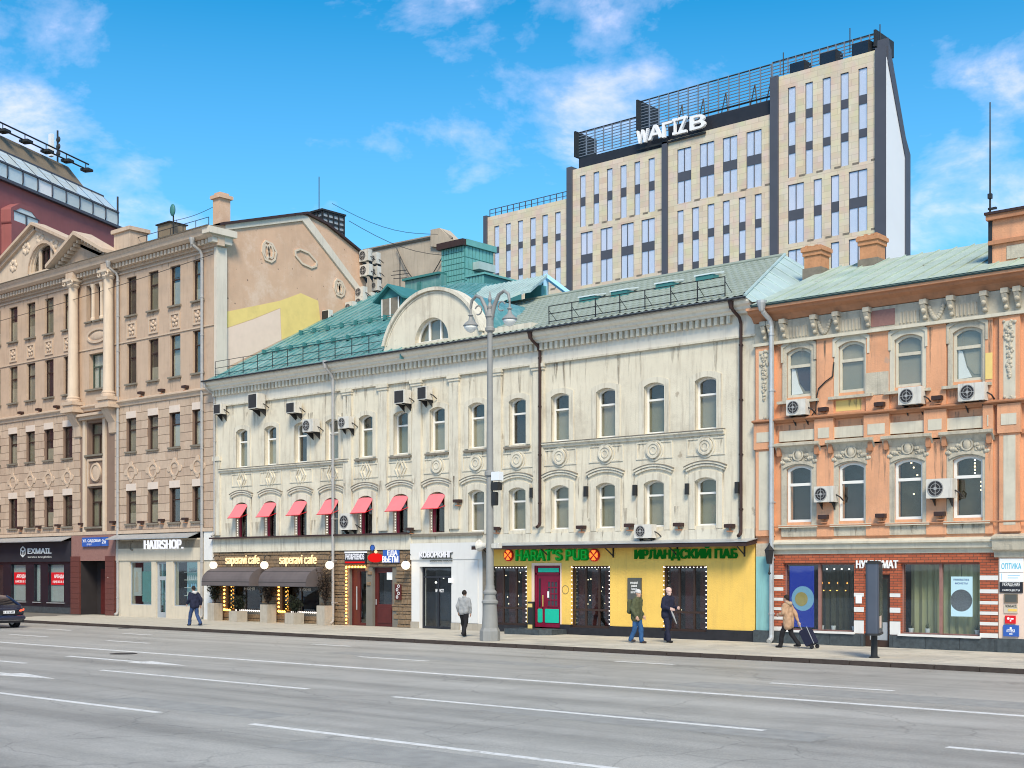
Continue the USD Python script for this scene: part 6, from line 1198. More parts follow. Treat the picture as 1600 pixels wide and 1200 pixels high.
SA = [((567, 399), 'uppermost air conditioner of the stack beside the peach gable', 0.75, 0.62), ((568, 422), 'second air conditioner from the top of the stack beside the gable', 0.75, 0.62),
      ((585, 403), 'pale air conditioner right of the top of the stack by the gable', 0.5, 0.62), ((586, 424), 'pale air conditioner right of the second one in the stack by the gable', 0.5, 0.6),
      ((587, 445), 'lone small air conditioner low at the far edge of the gable', 0.45, 0.6), ((561, 456), 'upper air conditioner of the pair over the teal roof by the gable', 0.66, 0.56), ((561, 472), 'lower air conditioner of the pair over the teal roof by the gable', 0.66, 0.56),
      ((575, 465), 'air conditioner just right of the low pair by the gable', 0.6, 0.56), ((545, 480), 'air conditioner with black fan low on the peach gable', 0.62, 0.62), ((509, 492), 'dark air conditioner nearest the yellow patch on the gable', 0.55, 0.55)]
for (p, lb, w, h) in SA:
    y, z = S(*p, RX + 0.4)
    ac((RX + 0.05 + w / 2, y + 0.45, z - 0.06 - h / 2), lb, w, h, d=0.30, grille=('dark' in lb))

# ------------------------------------------------------------------ awnings
r8 = random.Random(4)
names = ['leftmost', 'second', 'third', 'fourth', 'fifth', 'sixth', 'seventh and rightmost']
for i in range(7):
    a, b = WX[i]; a -= 0.03; b += 0.03; dp = 0.52
    t = thing('pink_awning', f'pink canvas awning over a cream house window, {names[i]} from the left' if i < 6 else 'pink canvas awning over the cream house window nearest the lamp post', 'awning', ((a + b) / 2, 0, 4.9), group='pink awnings over the windows')
    z1, z0 = 5.70, 5.02 + r8.uniform(-0.03, 0.03)
    nn = 4; pts = [(-dp * k / nn, z1 - (z1 - z0) * k / nn - 0.03 * math.sin(math.pi * k / nn)) for k in range(nn + 1)]
    v, f = [], []
    for y, z in pts: v += [(a, y, z), (b, y, z)]
    for k in range(nn): f += [(2*k, 2*k+2, 2*k+3), (2*k, 2*k+3, 2*k+1)]
    v2 = [(x, y + 0.012, z - 0.012) for x, y, z in v]; n = len(v)
    part(t, 'canvas', MB().add(v + v2, f + [(p + n, r + n, q + n) for p, q, r in f]), 'pink_canvas')
    y, z = pts[-1]; part(t, 'front_bar', MB().tube([(a, y, z), (b, y, z)], 0.018, 5).tube([(a, 0, z1 - 0.5), (a, y, z)], 0.014, 4).tube([(b, 0, z1 - 0.5), (b, y, z)], 0.014, 4), 'red_sign')
    part(t, 'light_string', (lambda bb: [bb.ball((a + 0.08, 0.04, zz), 0.022, 1) for zz in np.arange(4.2, 5.0, 0.12)] and bb)(MB()), 'bulb_white')
    part(t, 'inner_blind', MB().box(a + 0.05, a + 0.20, 0.16, 0.20, 4.08, 5.5), 'door_maroon')
for i, (pa, pb) in enumerate(((343, 417), (432, 506))):
    a, b = PX(pa), PX(pb); z1, z0, dp = 2.62, 1.92, 1.05
    t = thing('grey_awning', ('dark grey canvas awning over the left cafe window', 'dark grey canvas awning over the right cafe window')[i], 'awning', ((a + b) / 2, 0, 1.9), group='grey cafe awnings')
    nn = 8; pts = [(-0.02 - dp * math.sin(k / nn * math.pi / 2), z0 + (z1 - z0) * math.cos(k / nn * math.pi / 2)) for k in range(nn + 1)] + [(-0.02 - dp, z0 - 0.20)]
    v, f = [], []
    for y, z in pts: v += [(a, y, z), (b, y, z)]
    for k in range(len(pts) - 1): f += [(2*k, 2*k+2, 2*k+3), (2*k, 2*k+3, 2*k+1)]
    part(t, 'canvas', MB().add(v, f), 'grey_canvas')
    for nm, x in (('end_cap', a), ('end_cap', b)): part(t, nm, MB().side([(p, q) for p, q in pts] + [(-0.02, z0 - 0.2)], x - 0.006, x + 0.006), 'grey_canvas')
    part(t, 'seam', MB().tube([(a, pts[4][0], pts[4][1] + 0.004), (b, pts[4][0], pts[4][1] + 0.004)], 0.012, 4).tube([(a, -0.02 - dp, z0), (b, -0.02 - dp, z0)], 0.012, 4).tube([(a, -0.02 - dp, z0 - 0.2), (b, -0.02 - dp, z0 - 0.2)], 0.012, 4), 'ac_dark')

# ------------------------------------------------------------------ globe lamps, planters, floodlights, wall lights
for px, lb in ((333.5, 'white globe lamp at the left end of the cafe front'), (413, 'white globe lamp between the two grey awnings'), (515, 'white globe lamp right of the second grey awning'), (634, 'white globe lamp right of the brown panelled door')):
    x, z = P(px, 883, -0.45); t = thing('globe_lamp', lb, 'wall lamp', (x, -0.45, z - 0.2), group='globe lamps along the cafe front')
    part(t, 'globe', MB().ball((x, -0.45, z), 0.19, 3), 'globe_light', smooth=True); part(t, 'arm', MB().tube([(x, -0.05, z + 0.42), (x, -0.3, z + 0.48), (x, -0.45, z + 0.38), (x, -0.45, z + 0.2)], 0.02, 6).lathe([(0.03, 0), (0.08, 0.02), (0.05, 0.08)], (x, -0.45, z + 0.15), 10), 'iron')
def planter(px, y, w, h, bh, bw, label, seed, dark):
    x = PX(px, y); t = thing('planter', label, 'planter', (x, y, 0), group=None)
    part(t, 'box', MB().bbox(x - w/2, x + w/2, y - w/2, y + w/2, 0.0, h, 0.02), 'concrete'); part(t, 'soil', MB().box(x - w/2 + 0.04, x + w/2 - 0.04, y - w/2 + 0.04, y + w/2 - 0.04, h - 0.02, h + 0.01), 'twig')
    q = random.Random(seed); tw, lf = MB(), MB()
    for _ in range(60):
        a = q.uniform(0, 6.28); e = q.uniform(0.15, 1.0); L_ = bh * q.uniform(0.5, 1.0); p0 = np.array([x, y, h]); d = np.array([math.cos(a) * bw * e, math.sin(a) * bw * e, L_])
        pm = p0 + d * 0.5 + np.array([0, 0, 0.1]); tw.tube([p0, pm, p0 + d], [0.012, 0.008, 0.003], 3)
        for _ in range(14):
            s = p0 + d * q.uniform(0.25, 1.05) + np.array([q.uniform(-0.09, 0.09) for _ in range(3)]); u = np.array([q.uniform(-1, 1) for _ in range(3)]); u /= np.linalg.norm(u) + 1e-6; w_ = np.cross(u, [0.3, 0.5, 0.8]); w_ /= np.linalg.norm(w_) + 1e-6
            l = q.uniform(0.04, 0.08); lf.add([s - u * l, s + w_ * l * 0.5, s + u * l, s - w_ * l * 0.5], [(0, 1, 2), (0, 2, 3)])
    pl = part(t, 'shrub', tw, 'twig'); part(pl, 'leaves', lf, 'leaf_dark' if dark else 'twig', kind='stuff')
planter(336, -0.55, 0.52, 0.86, 1.15, 0.42, 'tall concrete planter with a dark shrub at the left end of the cafe', 1, True)
planter(372, -0.75, 0.62, 0.52, 0.75, 0.42, 'low pinkish planter with a green shrub under the left grey awning', 2, True)
planter(419, -0.55, 0.54, 0.86, 1.2, 0.45, 'tall concrete planter with a dry bush between the two grey awnings', 3, False)
planter(460, -0.75, 0.62, 0.52, 0.75, 0.40, 'low planter with a small shrub under the right grey awning', 4, True)
planter(508, -0.55, 0.54, 0.88, 1.75, 0.42, 'tall planter with a high dry reddish bush by the grey drainpipe', 5, False)
def flood(px, py, label, grp, first=[None]):
    x, z = P(px, py, -0.15)
    if first[0] is None:
        t = thing('floodlight', label, 'floodlight', (x, -0.15, z), group=grp); b = np.array([x, -0.15, z])
        part(t, 'stand', MB().tube([b + (0, 0.05, -0.18), b + (0, 0, -0.05)], 0.03, 6).box(x - 0.10, x + 0.10, -0.2, -0.05, z - 0.2, z - 0.16), 'trim_rust'); part(t, 'lamp', MB().bbox(x - 0.16, x + 0.16, -0.27, -0.02, z - 0.06, z + 0.07, 0.02), 'pipe_brown'); part(t, 'glass', MB().box(x - 0.12, x + 0.12, -0.22, -0.06, z + 0.071, z + 0.075), 'ac_white')
        first[0] = (t, z)
    else: dup(first[0][0], (x, -0.15, z), label, 0.0, None, grp)
ORD = ['first', 'second', 'third', 'fourth', 'fifth', 'sixth', 'seventh', 'eighth']
for grp, wh, pts in (('floodlights on the brown house upper ledge', 'rusty floodlight on the upper ledge of the brown house', ((32, 645), (60, 640), (88, 635.5), (220, 614), (252, 610), (289, 604.5))),
                     ('floodlights over the brown house shops', 'rusty floodlight over the shops of the brown house', ((31, 825), (60, 823), (90, 821), (127, 819), (176, 816), (220, 816), (252, 813), (289, 811))),
                     ('floodlights on the cream house ledge', 'rusty floodlight on the cream house ledge', ((641, 827), (715, 783), (775, 826), (908, 824), (983, 821), (1060, 820), (1140, 822))),
                     ('floodlights on the orange house', 'rusty floodlight on the orange house', ((1287, 640), (1375, 632), (1465, 622), (1287, 808), (1377, 806), (1469, 803)))):
    for k, (px, py) in enumerate(pts):
        extra = ('middle ledge, ' if k < 3 else 'sill ledge, ') + ORD[k % 3] + ' from the left' if 'orange' in wh else ORD[k] + ' from the left'
        flood(px, py, wh + ', ' + extra, grp)
for k, px in enumerate((831, 915.5, 992, 1074, 1152)):
    x, z = P(px, 770 - 0.027 * (px - 831) * 0.9, -0.08); t = thing('wall_light', f'slim black wall light between lower cream house windows, {ORD[k]} from left', 'wall lamp', (x, -0.08, z - 0.2), group='slim black wall lights')
    part(t, 'body', MB().bbox(x - 0.065, x + 0.065, -0.16, -0.01, z - 0.20, z + 0.20, 0.01), 'iron'); part(t, 'lens', MB().box(x - 0.05, x + 0.05, -0.15, -0.03, z - 0.206, z - 0.201), 'ac_white'); part(t, 'cable', MB().tube([(x, -0.01, z - 0.2), (x + 0.02, -0.012, z - 1.0)], 0.008, 4), 'ledge_dark')

# ------------------------------------------------------------------ signs
def board(name, label, x0, x1, z0, z1, y, d, m, cat='sign'):
    t = thing(name, label, cat, ((x0 + x1) / 2, y, z0)); part(t, 'board', MB().bbox(x0, x1, y - d, y, z0, z1, 0.006), m); return t
x0, z1 = P(43, 860, -0.25); x1 = PX(80, -0.25)
t = thing('shop_sign', 'white EXMAIL lettering with a hexagon emblem on the black fascia', 'sign', ((x0 + x1) / 2, -0.25, 3.1))
lz = P(60, 865, -0.25)[1]; part(t, 'lettering', MB().text('EXMAIL', x0, -0.222, lz, 0.30, 0.03, True, x1 - x0), 'paper_white'); part(t, 'small_lettering', MB().text('service & logistics', x0, -0.222, lz - 0.24, 0.10, 0.012, False, x1 - x0), 'shop_white')
hx = PX(35.5, -0.25); hz = lz + 0.12; hexa = lambda r: Polygon([(hx + r * math.sin(k * math.pi / 3), hz + r * math.cos(k * math.pi / 3)) for k in range(6)])
part(t, 'emblem', MB().prism(hexa(0.33).difference(hexa(0.27)).union(unary_union([sbox(hx - 0.03, hz - 0.28, hx + 0.03, hz)] + [Polygon([(hx, hz + 0.035), (hx, hz - 0.035), (hx + s * 0.26, hz + 0.11), (hx + s * 0.26, hz + 0.18)]) for s in (-1, 1)])), -0.25, -0.222), 'paper_white')
a, z = P(226, 858, -0.16); b = PX(286, -0.16)
t = thing('shop_sign', 'white raised HAIRSHOP lettering over the beige shop', 'sign', ((a + b) / 2, -0.16, z)); part(t, 'lettering', MB().text('HAIRSHOP.', a, -0.13, z, 0.46, 0.09, False, b - a), 'letters_white')
part(t, 'scroll_emblem', MB().tube([(PX(293) + 0.1 + 0.14 * math.cos(q), -0.13, z + 0.25 + 0.2 * math.sin(q * 1.5)) for q in np.linspace(0, 6.0, 20)], 0.02, 5), 'ledge_dark')
part(t, 'ring_emblem', MB().prism(Point(PX(207) + 0.2, z + 0.2).buffer(0.27).difference(Point(PX(207) + 0.2, z + 0.2).buffer(0.20)).intersection(sbox(-99, 0, PX(207) + 0.25, 9)), -0.17, -0.13), 'ledge_dark')
a, z0 = P(129, 854, -0.22); b, z1 = P(168, 839, -0.22); m = PX(159, -0.22)
t = board('street_sign', 'blue street name plate over the granite entrance of the brown house', a, b, z0, z1, -0.16, 0.10, 'blue_sign'); h = z1 - z0
part(t, 'lettering', MB().text('УЛ. САДОВАЯ', a + 0.08, -0.262, z0 + h * 0.48, h * 0.30, 0.004, True, m - a - 0.15).text('STREET', a + 0.5, -0.262, z0 + h * 0.14, h * 0.16, 0.004, False, 0.5).text('26', m + 0.08, -0.262, z0 + h * 0.30, h * 0.42, 0.004, True, b - m - 0.16), 'paper_white'); part(t, 'divider', MB().box(m - 0.03, m + 0.01, -0.264, -0.255, z0, z1), 'iron')
for i, (pa, pb, py) in enumerate(((352.5, 405, 881), (436.5, 494, 881))):
    a, z = P(pa, py, -0.12); b = PX(pb, -0.12); t = thing('cafe_sign', ('glowing cream saperavi cafe lettering over the left grey awning', 'glowing cream saperavi cafe lettering over the right grey awning')[i], 'sign', ((a + b) / 2, -0.12, z), group='saperavi cafe signs')
    part(t, 'lettering', MB().text('saperavi cafe', a, -0.09, z, 0.40, 0.05, False, b - a), 'letters_cream')
a, z0 = P(539, 881, -0.16); b, z1 = P(571, 864, -0.16)
t = board('cafe_sign', 'dark lit sign reading PHO & FRIENDS over the warm lit glass door', a, b, z0, z1, -0.06, 0.12, 'black_board'); part(t, 'lettering', MB().text('PHO&FRIENDS', a + 0.06, -0.182, z0 + 0.2, 0.24, 0.01, True, b - a - 0.12), 'letters_white'); part(t, 'stripe', MB().box(a + 0.03, b - 0.03, -0.19, -0.178, z0 + 0.03, z0 + 0.10), 'letters_red'); part(t, 'top_strip', MB().box(a, b, -0.19, -0.06, z1, z1 + 0.07), 'letters_white')
a, z0 = P(575, 880, -0.16); m, _ = P(596, 880, -0.16); b, z1 = P(622, 863, -0.16)
t = thing('cafe_sign', 'sign with a red bowl emblem and blue and white Vietnamese cafe lettering', 'sign', ((a + b) / 2, -0.16, z0))
part(t, 'emblem', MB().prism(Polygon([((a + m) / 2 + (m - a) * 0.5 * math.cos(q), z0 + 0.24 + 0.20 * math.sin(q)) for q in np.linspace(0, 6.283, 20)]), -0.18, -0.07), 'letters_red'); part(t, 'emblem_flame', MB().ball(((a + m) / 2 + 0.05, -0.14, z0 + 0.50), 0.07, 1), 'letters_cream')
part(t, 'backing', MB().box(m + 0.05, b, -0.12, -0.07, z0 + 0.02, z1 + 0.1), 'blue_sign'); part(t, 'lettering', MB().text('ЕДА', m + 0.35, -0.125, z0 + 0.34, 0.21, 0.03, True, 0.62).text('ВЬЕТМ', m + 0.03, -0.125, z0 + 0.04, 0.26, 0.03, True, b - m - 0.05), 'letters_white')
x, z = P(582, 856, -0.12); t = thing('number_disc', 'small round dark blue disc on the fascia over the cafe doors', 'sign', (x, -0.1, z)); part(t, 'disc', MB().disc(x, -0.10, z, 0.14, 0.03, 20), 'blue_sign'); part(t, 'rim', MB().disc(x, -0.13, z, 0.14, 0.01, 20, 0.12), 'ac_dark')
a, z0 = P(617.5, 937, -0.1); b, z1 = P(627, 913, -0.1); t = board('menu_board', 'narrow dark wine board with white motifs right of the brown door', a, b, z0, z1, -0.08, 0.05, 'door_brown')
for k in range(4): part(t, 'motif', MB().disc((a + b) / 2 + (0.05 if k % 2 else -0.04), -0.13, z0 + 0.12 + k * (z1 - z0 - 0.2) / 3, 0.07, 0.005, 12, 0.045), 'paper_white')
a, z = P(656.5, 871, -0.2); b = PX(706, -0.2); t = thing('shop_sign', 'white raised КОВОРКИНГ lettering on the white front', 'sign', ((a + b) / 2, -0.2, z)); part(t, 'lettering', MB().text('КОВОРКИНГ', a, -0.215, z, 0.23, 0.03, True, b - a), 'letters_white'); part(t, 'letter_backing', MB().text('КОВОРКИНГ', a + 0.035, -0.162, z - 0.03, 0.23, 0.05, True, b - a), 'grey_board'); part(t, 'shadow_rail', MB().box(a + 0.1, b, -0.19, -0.165, z - 0.06, z - 0.03), 'grey_board'); part(t, 'small_lettering', MB().text('рабочие места', PX(671, -0.2), -0.165, z - 0.17, 0.075, 0.012, True, b - PX(671, -0.2)), 'grey_board')  # grey offset letters and bar are the letters' shadow, put in as solid shapes
a, z = P(804.5, 876, -0.2); b = PX(917, -0.2); zt_ = P(860, 859, -0.2)[1]
t = thing('pub_sign', "green HARAT'S PUB neon letters between two round orange clover emblems", 'sign', ((a + b) / 2, -0.15, z))
part(t, 'lettering', MB().text("HARAT'S PUB", a, -0.06, z, (zt_ - z) * 1.0, 0.12, True, b - a), 'neon_green'); part(t, 'letter_glow', MB().text("HARAT'S PUB", a + 0.02, -0.181, z + 0.03, (zt_ - z) * 0.88, 0.006, False, b - a - 0.04), 'neon_core')
for px in (793.5, 927.5):
    x, cz = P(px, 867.5, -0.15); e = part(t, 'emblem', MB().disc(x, -0.05, cz, 0.235, 0.10, 24), 'red_sign')
    lv = MB()
    for q in (0, math.pi / 2, math.pi, -math.pi / 2):
        ox_, oz_ = x + 0.035 * math.cos(q), cz + 0.035 * math.sin(q); lv.prism(Polygon([(ox_, oz_)] + [(ox_ + (0.165 - 0.03 * math.exp(-(w_ / 0.12) ** 2)) * math.cos(q + w_), oz_ + (0.165 - 0.03 * math.exp(-(w_ / 0.12) ** 2)) * math.sin(q + w_)) for w_ in np.linspace(-0.68, 0.68, 11)]), -0.165, -0.15)
    part(e, 'clover_leaves', lv, 'neon_orange')
a, z = P(991, 873, -0.15); b = PX(1151, -0.15); zt_ = P(1070, 859, -0.15)[1]; t = thing('pub_sign', 'dark green ИРЛАНДСКИЙ ПАБ letters along the top of the yellow wall', 'sign', ((a + b) / 2, -0.15, z)); part(t, 'lettering', MB().text('ИРЛАНДСКИЙ ПАБ', a, -0.06, z, (zt_ - z) * 1.05, 0.10, True, b - a), 'neon_dim')
a, z0 = P(981, 937, -0.1); b, z1 = P(1002, 903, -0.1); t = board('menu_board', 'grey notice board with four lines of white writing on the yellow wall', a, b, z0, z1, -0.06, 0.07, 'grey_board')
for k, s in enumerate(('ИРЛАНДСКИЙ', 'ДОМАШНИЙ', 'ПАБ И', 'КУХНЯ')): part(t, 'lettering', MB().text(s, (a + b) / 2, -0.132, z1 - 0.22 - 0.115 * k, 0.07, 0.004, True, (0.33, 0.26, 0.24, 0.28)[k], True), 'paper_white')
a, z0 = P(826, 980, -0.35); b, z1 = P(832.5, 940, -0.35); t = thing('pavement_stand', 'narrow black pavement stand with pale panels left of the maroon door', 'stand', ((a + b) / 2, -0.35, 0)); z0 = 0.0
part(t, 'frame', MB().bbox(a, b + 0.05, -0.42, -0.30, z0, z1, 0.01), 'iron'); part(t, 'upper_panel', MB().box(a + 0.02, b + 0.03, -0.427, -0.42, z1 - 0.22, z1 - 0.08), 'patch_yellow'); part(t, 'lower_panel', MB().box(a + 0.02, b + 0.03, -0.427, -0.42, z0 + 0.06, z0 + 0.34), 'patch_yellow')
a, z = P(1338, 887.5, -0.1); b = PX(1403, -0.1); t = thing('shop_sign', 'white НУМИЗМАТ lettering on the red brick front over the door', 'sign', ((a + b) / 2, -0.1, z)); part(t, 'lettering', MB().text('НУМИЗМАТ', a, -0.07, z, 0.24, 0.06, True, b - a), 'paper_white')
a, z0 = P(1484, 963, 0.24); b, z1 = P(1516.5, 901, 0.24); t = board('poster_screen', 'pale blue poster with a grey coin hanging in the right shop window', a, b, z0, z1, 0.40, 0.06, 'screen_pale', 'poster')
cxx = (a + b) / 2; part(t, 'coin', MB().disc(cxx, 0.339, z0 + 0.50, 0.345, 0.012, 32), 'coin_grey'); part(t, 'coin_rim', MB().disc(cxx, 0.327, z0 + 0.50, 0.345, 0.006, 32, 0.31), 'coin_grey'); part(t, 'lettering', MB().text('НУМИЗМАТИКА', cxx, 0.338, z1 - 0.13, 0.06, 0.003, True, 0.5, True).text('МОНЕТЫ', cxx, 0.338, z1 - 0.24, 0.055, 0.003, True, 0.4, True), 'blue_sign'); part(t, 'hanger', MB().tube([(cxx, 0.37, z1), (cxx, 0.37, 2.68)], 0.012, 4), 'iron')
def wb(label, pa, pb, ya, yb, m, d=0.03): 
    a, z0 = P(pa, yb, -0.1); b, z1 = P(pb, ya, -0.1); return board('wall_plate', label, a, b, z0, z1, -0.08, d, m), a, b, z0, z1
t, a, b, z0, z1 = wb('white sign with blue ОПТИКА lettering at the top of the pink pier', 1562, 1599, 873, 894, 'paper_white'); part(t, 'lettering', MB().text('ОПТИКА', a + 0.06, -0.112, z0 + 0.10, 0.17, 0.006, False, b - a - 0.12), 'cyan_print')
t, a, b, z0, z1 = wb('white sign with pale violet lines just under the optician sign', 1562, 1599, 895, 909, 'paper_white'); part(t, 'printed_lines', MB().box(a + 0.25, b - 0.1, -0.113, -0.108, z0 + 0.18, z0 + 0.20).box(a + 0.25, b - 0.15, -0.113, -0.108, z0 + 0.11, z0 + 0.13).box(a + 0.05, a + 0.07, -0.113, -0.108, z0 + 0.05, z0 + 0.25), 'sky_blue')
t, a, b, z0, z1 = wb('black sign with thin pale script lettering on the pink pier', 1562, 1598, 910, 926, 'black_board'); part(t, 'lettering', MB().text('УКРАШЕНИЯ', a + 0.08, -0.112, z0 + 0.2, 0.11, 0.004, False, b - a - 0.16).text('САМОЦВЕТЫ', a + 0.08, -0.112, z0 + 0.05, 0.06, 0.004, False, b - a - 0.16), 'paper_white')
t, a, b, z0, z1 = wb('brown grey plate with nothing readable on the pink pier', 1569, 1590, 928, 942, 'grey_board'); part(t, 'rim', MB().prism(sbox(a, z0, b, z1).difference(sbox(a + 0.02, z0 + 0.02, b - 0.02, z1 - 0.02)), -0.115, -0.1), 'tan_metal')
t, a, b, z0, z1 = wb('pale sign with a yellow stripe on the pink pier', 1569, 1590, 945, 958, 'shop_beige'); part(t, 'stripe', MB().box(a + 0.12, b - 0.02, -0.115, -0.108, z0 + 0.06, z0 + 0.13), 'pub_yellow'); part(t, 'lettering', MB().text('ЛОМБАРД', a + 0.03, -0.112, z0 + 0.18, 0.07, 0.004, True, b - a - 0.06), 'grey_board')
t, a, b, z0, z1 = wb('small red wall plate with white marks on the pink pier', 1571, 1587, 962, 974, 'red_sign', 0.06); part(t, 'emblem', MB().disc(a + 0.1, -0.14, z1 - 0.09, 0.04, 0.004, 10).box(a + 0.17, b - 0.05, -0.145, -0.14, z1 - 0.12, z1 - 0.07).box(a + 0.15, b - 0.12, -0.145, -0.14, z0 + 0.06, z0 + 0.11), 'paper_white')
t, a, b, z0, z1 = wb('blue wall plate with white lettering low on the pink pier', 1568, 1592, 977, 994, 'blue_sign', 0.05); part(t, 'lettering', MB().text('АПТЕКА', a + 0.1, -0.132, z0 + 0.13, 0.09, 0.004, True, b - a - 0.2).box(a + 0.18, b - 0.18, -0.136, -0.13, z0 + 0.06, z0 + 0.09).disc((a + b) / 2, -0.131, z1 - 0.09, 0.035, 0.004, 10), 'paper_white')
x, z = P(1202, 868, -0.35); t = thing('wall_lantern', 'black lantern on a bracket at the teal pier', 'wall lamp', (x, -0.35, z - 0.3)); part(t, 'cage', MB().lathe([(0.10, -0.28), (0.17, 0.15), (0.19, 0.18), (0.05, 0.34), (0.02, 0.42)], (x, -0.35, z), 6), 'iron'); part(t, 'glass', MB().lathe([(0.09, -0.22), (0.145, 0.12)], (x, -0.35, z), 6), 'lamp_glass'); part(t, 'bracket', MB().tube([(x, -0.05, z - 0.75), (x, -0.35, z - 0.6), (x, -0.35, z - 0.28)], 0.03, 6).ball((x, -0.3, z - 0.6), 0.07, 1), 'iron')

# ------------------------------------------------------------------ street lamp
lx, ly = G(765.5, 1001); t = thing('street_lamp', 'tall grey street lamp with two curved arms and bell lamps', 'street lamp', (lx, ly, 0))
def at(z): return np.array([lx, ly, z])
part(t, 'plinth', MB().lathe([(0.36, 0.0), (0.36, 0.34), (0.33, 0.40), (0.30, 0.46)], (lx, ly, 0), 8), 'lamp_grey')
part(t, 'pedestal', MB().lathe([(0.29, 0.44), (0.255, 1.05), (0.24, 1.28), (0.29, 1.33), (0.29, 1.39), (0.22, 1.45), (0.20, 1.62), (0.24, 1.66), (0.24, 1.72), (0.17, 1.80), (0.155, 1.95)], (lx, ly, 0), 20), 'lamp_grey', smooth=35)
part(t, 'shaft', MB().lathe([(0.14, 1.9), (0.12, 5.9), (0.09, 11.2)], (lx, ly, 0), 16), 'lamp_grey', smooth=35)
part(t, 'collar', MB().lathe([(0.15, 5.78), (0.19, 5.82), (0.19, 5.94), (0.15, 5.98)], (lx, ly, 0), 16).lathe([(0.11, 10.85), (0.17, 10.9), (0.17, 11.0), (0.13, 11.05), (0.13, 11.35), (0.17, 11.4), (0.15, 11.5), (0.08, 11.65)], (lx, ly, 0), 16), 'lamp_grey')
for s, q in ((-1, 0), (1, 1)):
    pts = [at(11.3) + (s * 0.06, 0, 0), at(11.75) + (s * 0.20, 0, 0), at(12.12) + (s * 0.42, 0, 0), at(12.22) + (s * 0.66, 0, 0), at(12.08) + (s * 0.86, 0, 0), at(11.82) + (s * 0.92, 0, 0)]
    arm = part(t, 'arm', MB().tube(pts, [0.085, 0.075, 0.065, 0.06, 0.055, 0.045], 8), 'lamp_grey', smooth=50)
    part(arm, 'scroll', MB().tube([at(11.70) + (s * (0.55 + 0.16 * math.cos(k)), 0, 0.16 * math.sin(k)) for k in np.linspace(0.4, 5.2, 12)], 0.028, 6), 'lamp_grey')
    c = at(11.3) + (s * 0.92, 0, 0)
    lm = part(t, 'lamp_head', MB().lathe([(0.265, -0.12), (0.275, -0.10), (0.19, 0.0), (0.09, 0.08), (0.05, 0.22), (0.10, 0.26), (0.04, 0.32), (0.03, 0.55)], c, 20), 'lamp_grey', smooth=40)
    part(lm, 'glass', MB().lathe([(0.03, -0.36), (0.14, -0.30), (0.225, -0.20), (0.25, -0.115)], c, 20), 'lamp_glass', smooth=True)
part(t, 'finial', MB().lathe([(0.06, 11.6), (0.10, 11.75), (0.04, 11.9), (0.07, 12.0), (0.01, 12.3)], (lx, ly, 0), 10), 'lamp_grey')
part(t, 'camera_box', MB().bbox(lx + 0.16, lx + 0.52, ly - 0.12, ly + 0.12, 5.62, 5.92, 0.02), 'tower_white'); part(t, 'control_box', MB().bbox(lx + 0.15, lx + 0.46, ly - 0.12, ly + 0.12, 5.28, 5.56, 0.02).bbox(lx + 0.13, lx + 0.32, ly - 0.08, ly + 0.08, 4.75, 5.22, 0.03), 'iron')
part(t, 'loudspeaker', MB().lathe([(0.08, 0), (0.10, 0.15), (0.22, 0.35)], (0, 0, 0), 12).move(np.array([[0, 0, -1], [0, 1, 0], [1, 0, 0]]), (lx - 0.15, ly, 3.35)), 'ac_white'); part(t, 'camera', MB().bbox(lx + 0.15, lx + 0.5, ly - 0.1, ly + 0.08, 3.25, 3.42, 0.03), 'ac_white')

# ------------------------------------------------------------------ advertising pillar
px_, py_ = G(1366, 1028); t = thing('advertising_pillar', 'dark free standing advertising pillar on a short foot, seen edge on', 'advertising pillar', (px_, py_, 0))
part(t, 'foot', MB().lathe([(0.15, 0), (0.15, 0.03), (0.095, 0.05), (0.085, 0.78), (0.16, 0.86)], (px_, py_, 0), 16), 'iron', smooth=35)
q0 = sbox(-0.09, -0.55, 0.09, 0.55).buffer(0.09); pa_ = 20.0
def prot(g): return shapely.affinity.translate(shapely.affinity.rotate(g, pa_, origin=(0, 0)), px_, py_)
part(t, 'case', MB().plan(prot(q0), 0.72, 2.66), 'pillar_metal', smooth=35); part(t, 'cap', MB().plan(prot(q0.buffer(0.02)), 2.66, 2.70).plan(prot(q0.buffer(-0.04)), 2.70, 2.74), 'iron'); part(t, 'base_rim', MB().plan(prot(q0.buffer(0.02)), 0.66, 0.72), 'iron')
part(t, 'glass_face', MB().plan(prot(sbox(0.181, -0.5, 0.187, 0.5)), 0.82, 2.58), 'black_gloss'); part(t, 'poster_strip', MB().plan(prot(sbox(0.188, -0.45, 0.190, 0.1)), 0.86, 1.2), 'patch_pink')
# ------------------------------------------------------------------ people
for n_, c_ in (('skin', (0.52, 0.33, 0.25)), ('hair_dark', (0.02, 0.016, 0.014)), ('hair_grey', (0.35, 0.34, 0.33)), ('navy_cloth', (0.014, 0.017, 0.04)), ('jeans_blue', (0.03, 0.06, 0.15)), ('grey_cloth', (0.28, 0.29, 0.30)), ('black_cloth', (0.013, 0.013, 0.016)),
               ('olive_cloth', (0.075, 0.085, 0.045)), ('jeans_bright', (0.025, 0.085, 0.21)), ('beige_cloth', (0.42, 0.27, 0.17)), ('fur', (0.40, 0.30, 0.20)), ('pale_knit', (0.50, 0.50, 0.50)), ('pink_skin', (0.62, 0.43, 0.38)), ('shoe_brown', (0.05, 0.035, 0.03))): mat(n_, c_, 0.85, 0.12, 9)
mat('eye', (0.02, 0.02, 0.02), 0.3)
MF = manifold3d.Manifold
def hullchain(chain, seg=14):
    """chain of (point, radius): one solid, each bone the hull of its end spheres"""
    out = []
    sp = [MF.sphere(r, seg).translate(tuple(map(float, p))) for p, r in chain]
    if len(sp) == 1: return sp[0]
    return MF.batch_boolean([(a + b).hull() for a, b in zip(sp[:-1], sp[1:])], manifold3d.OpType.Add)
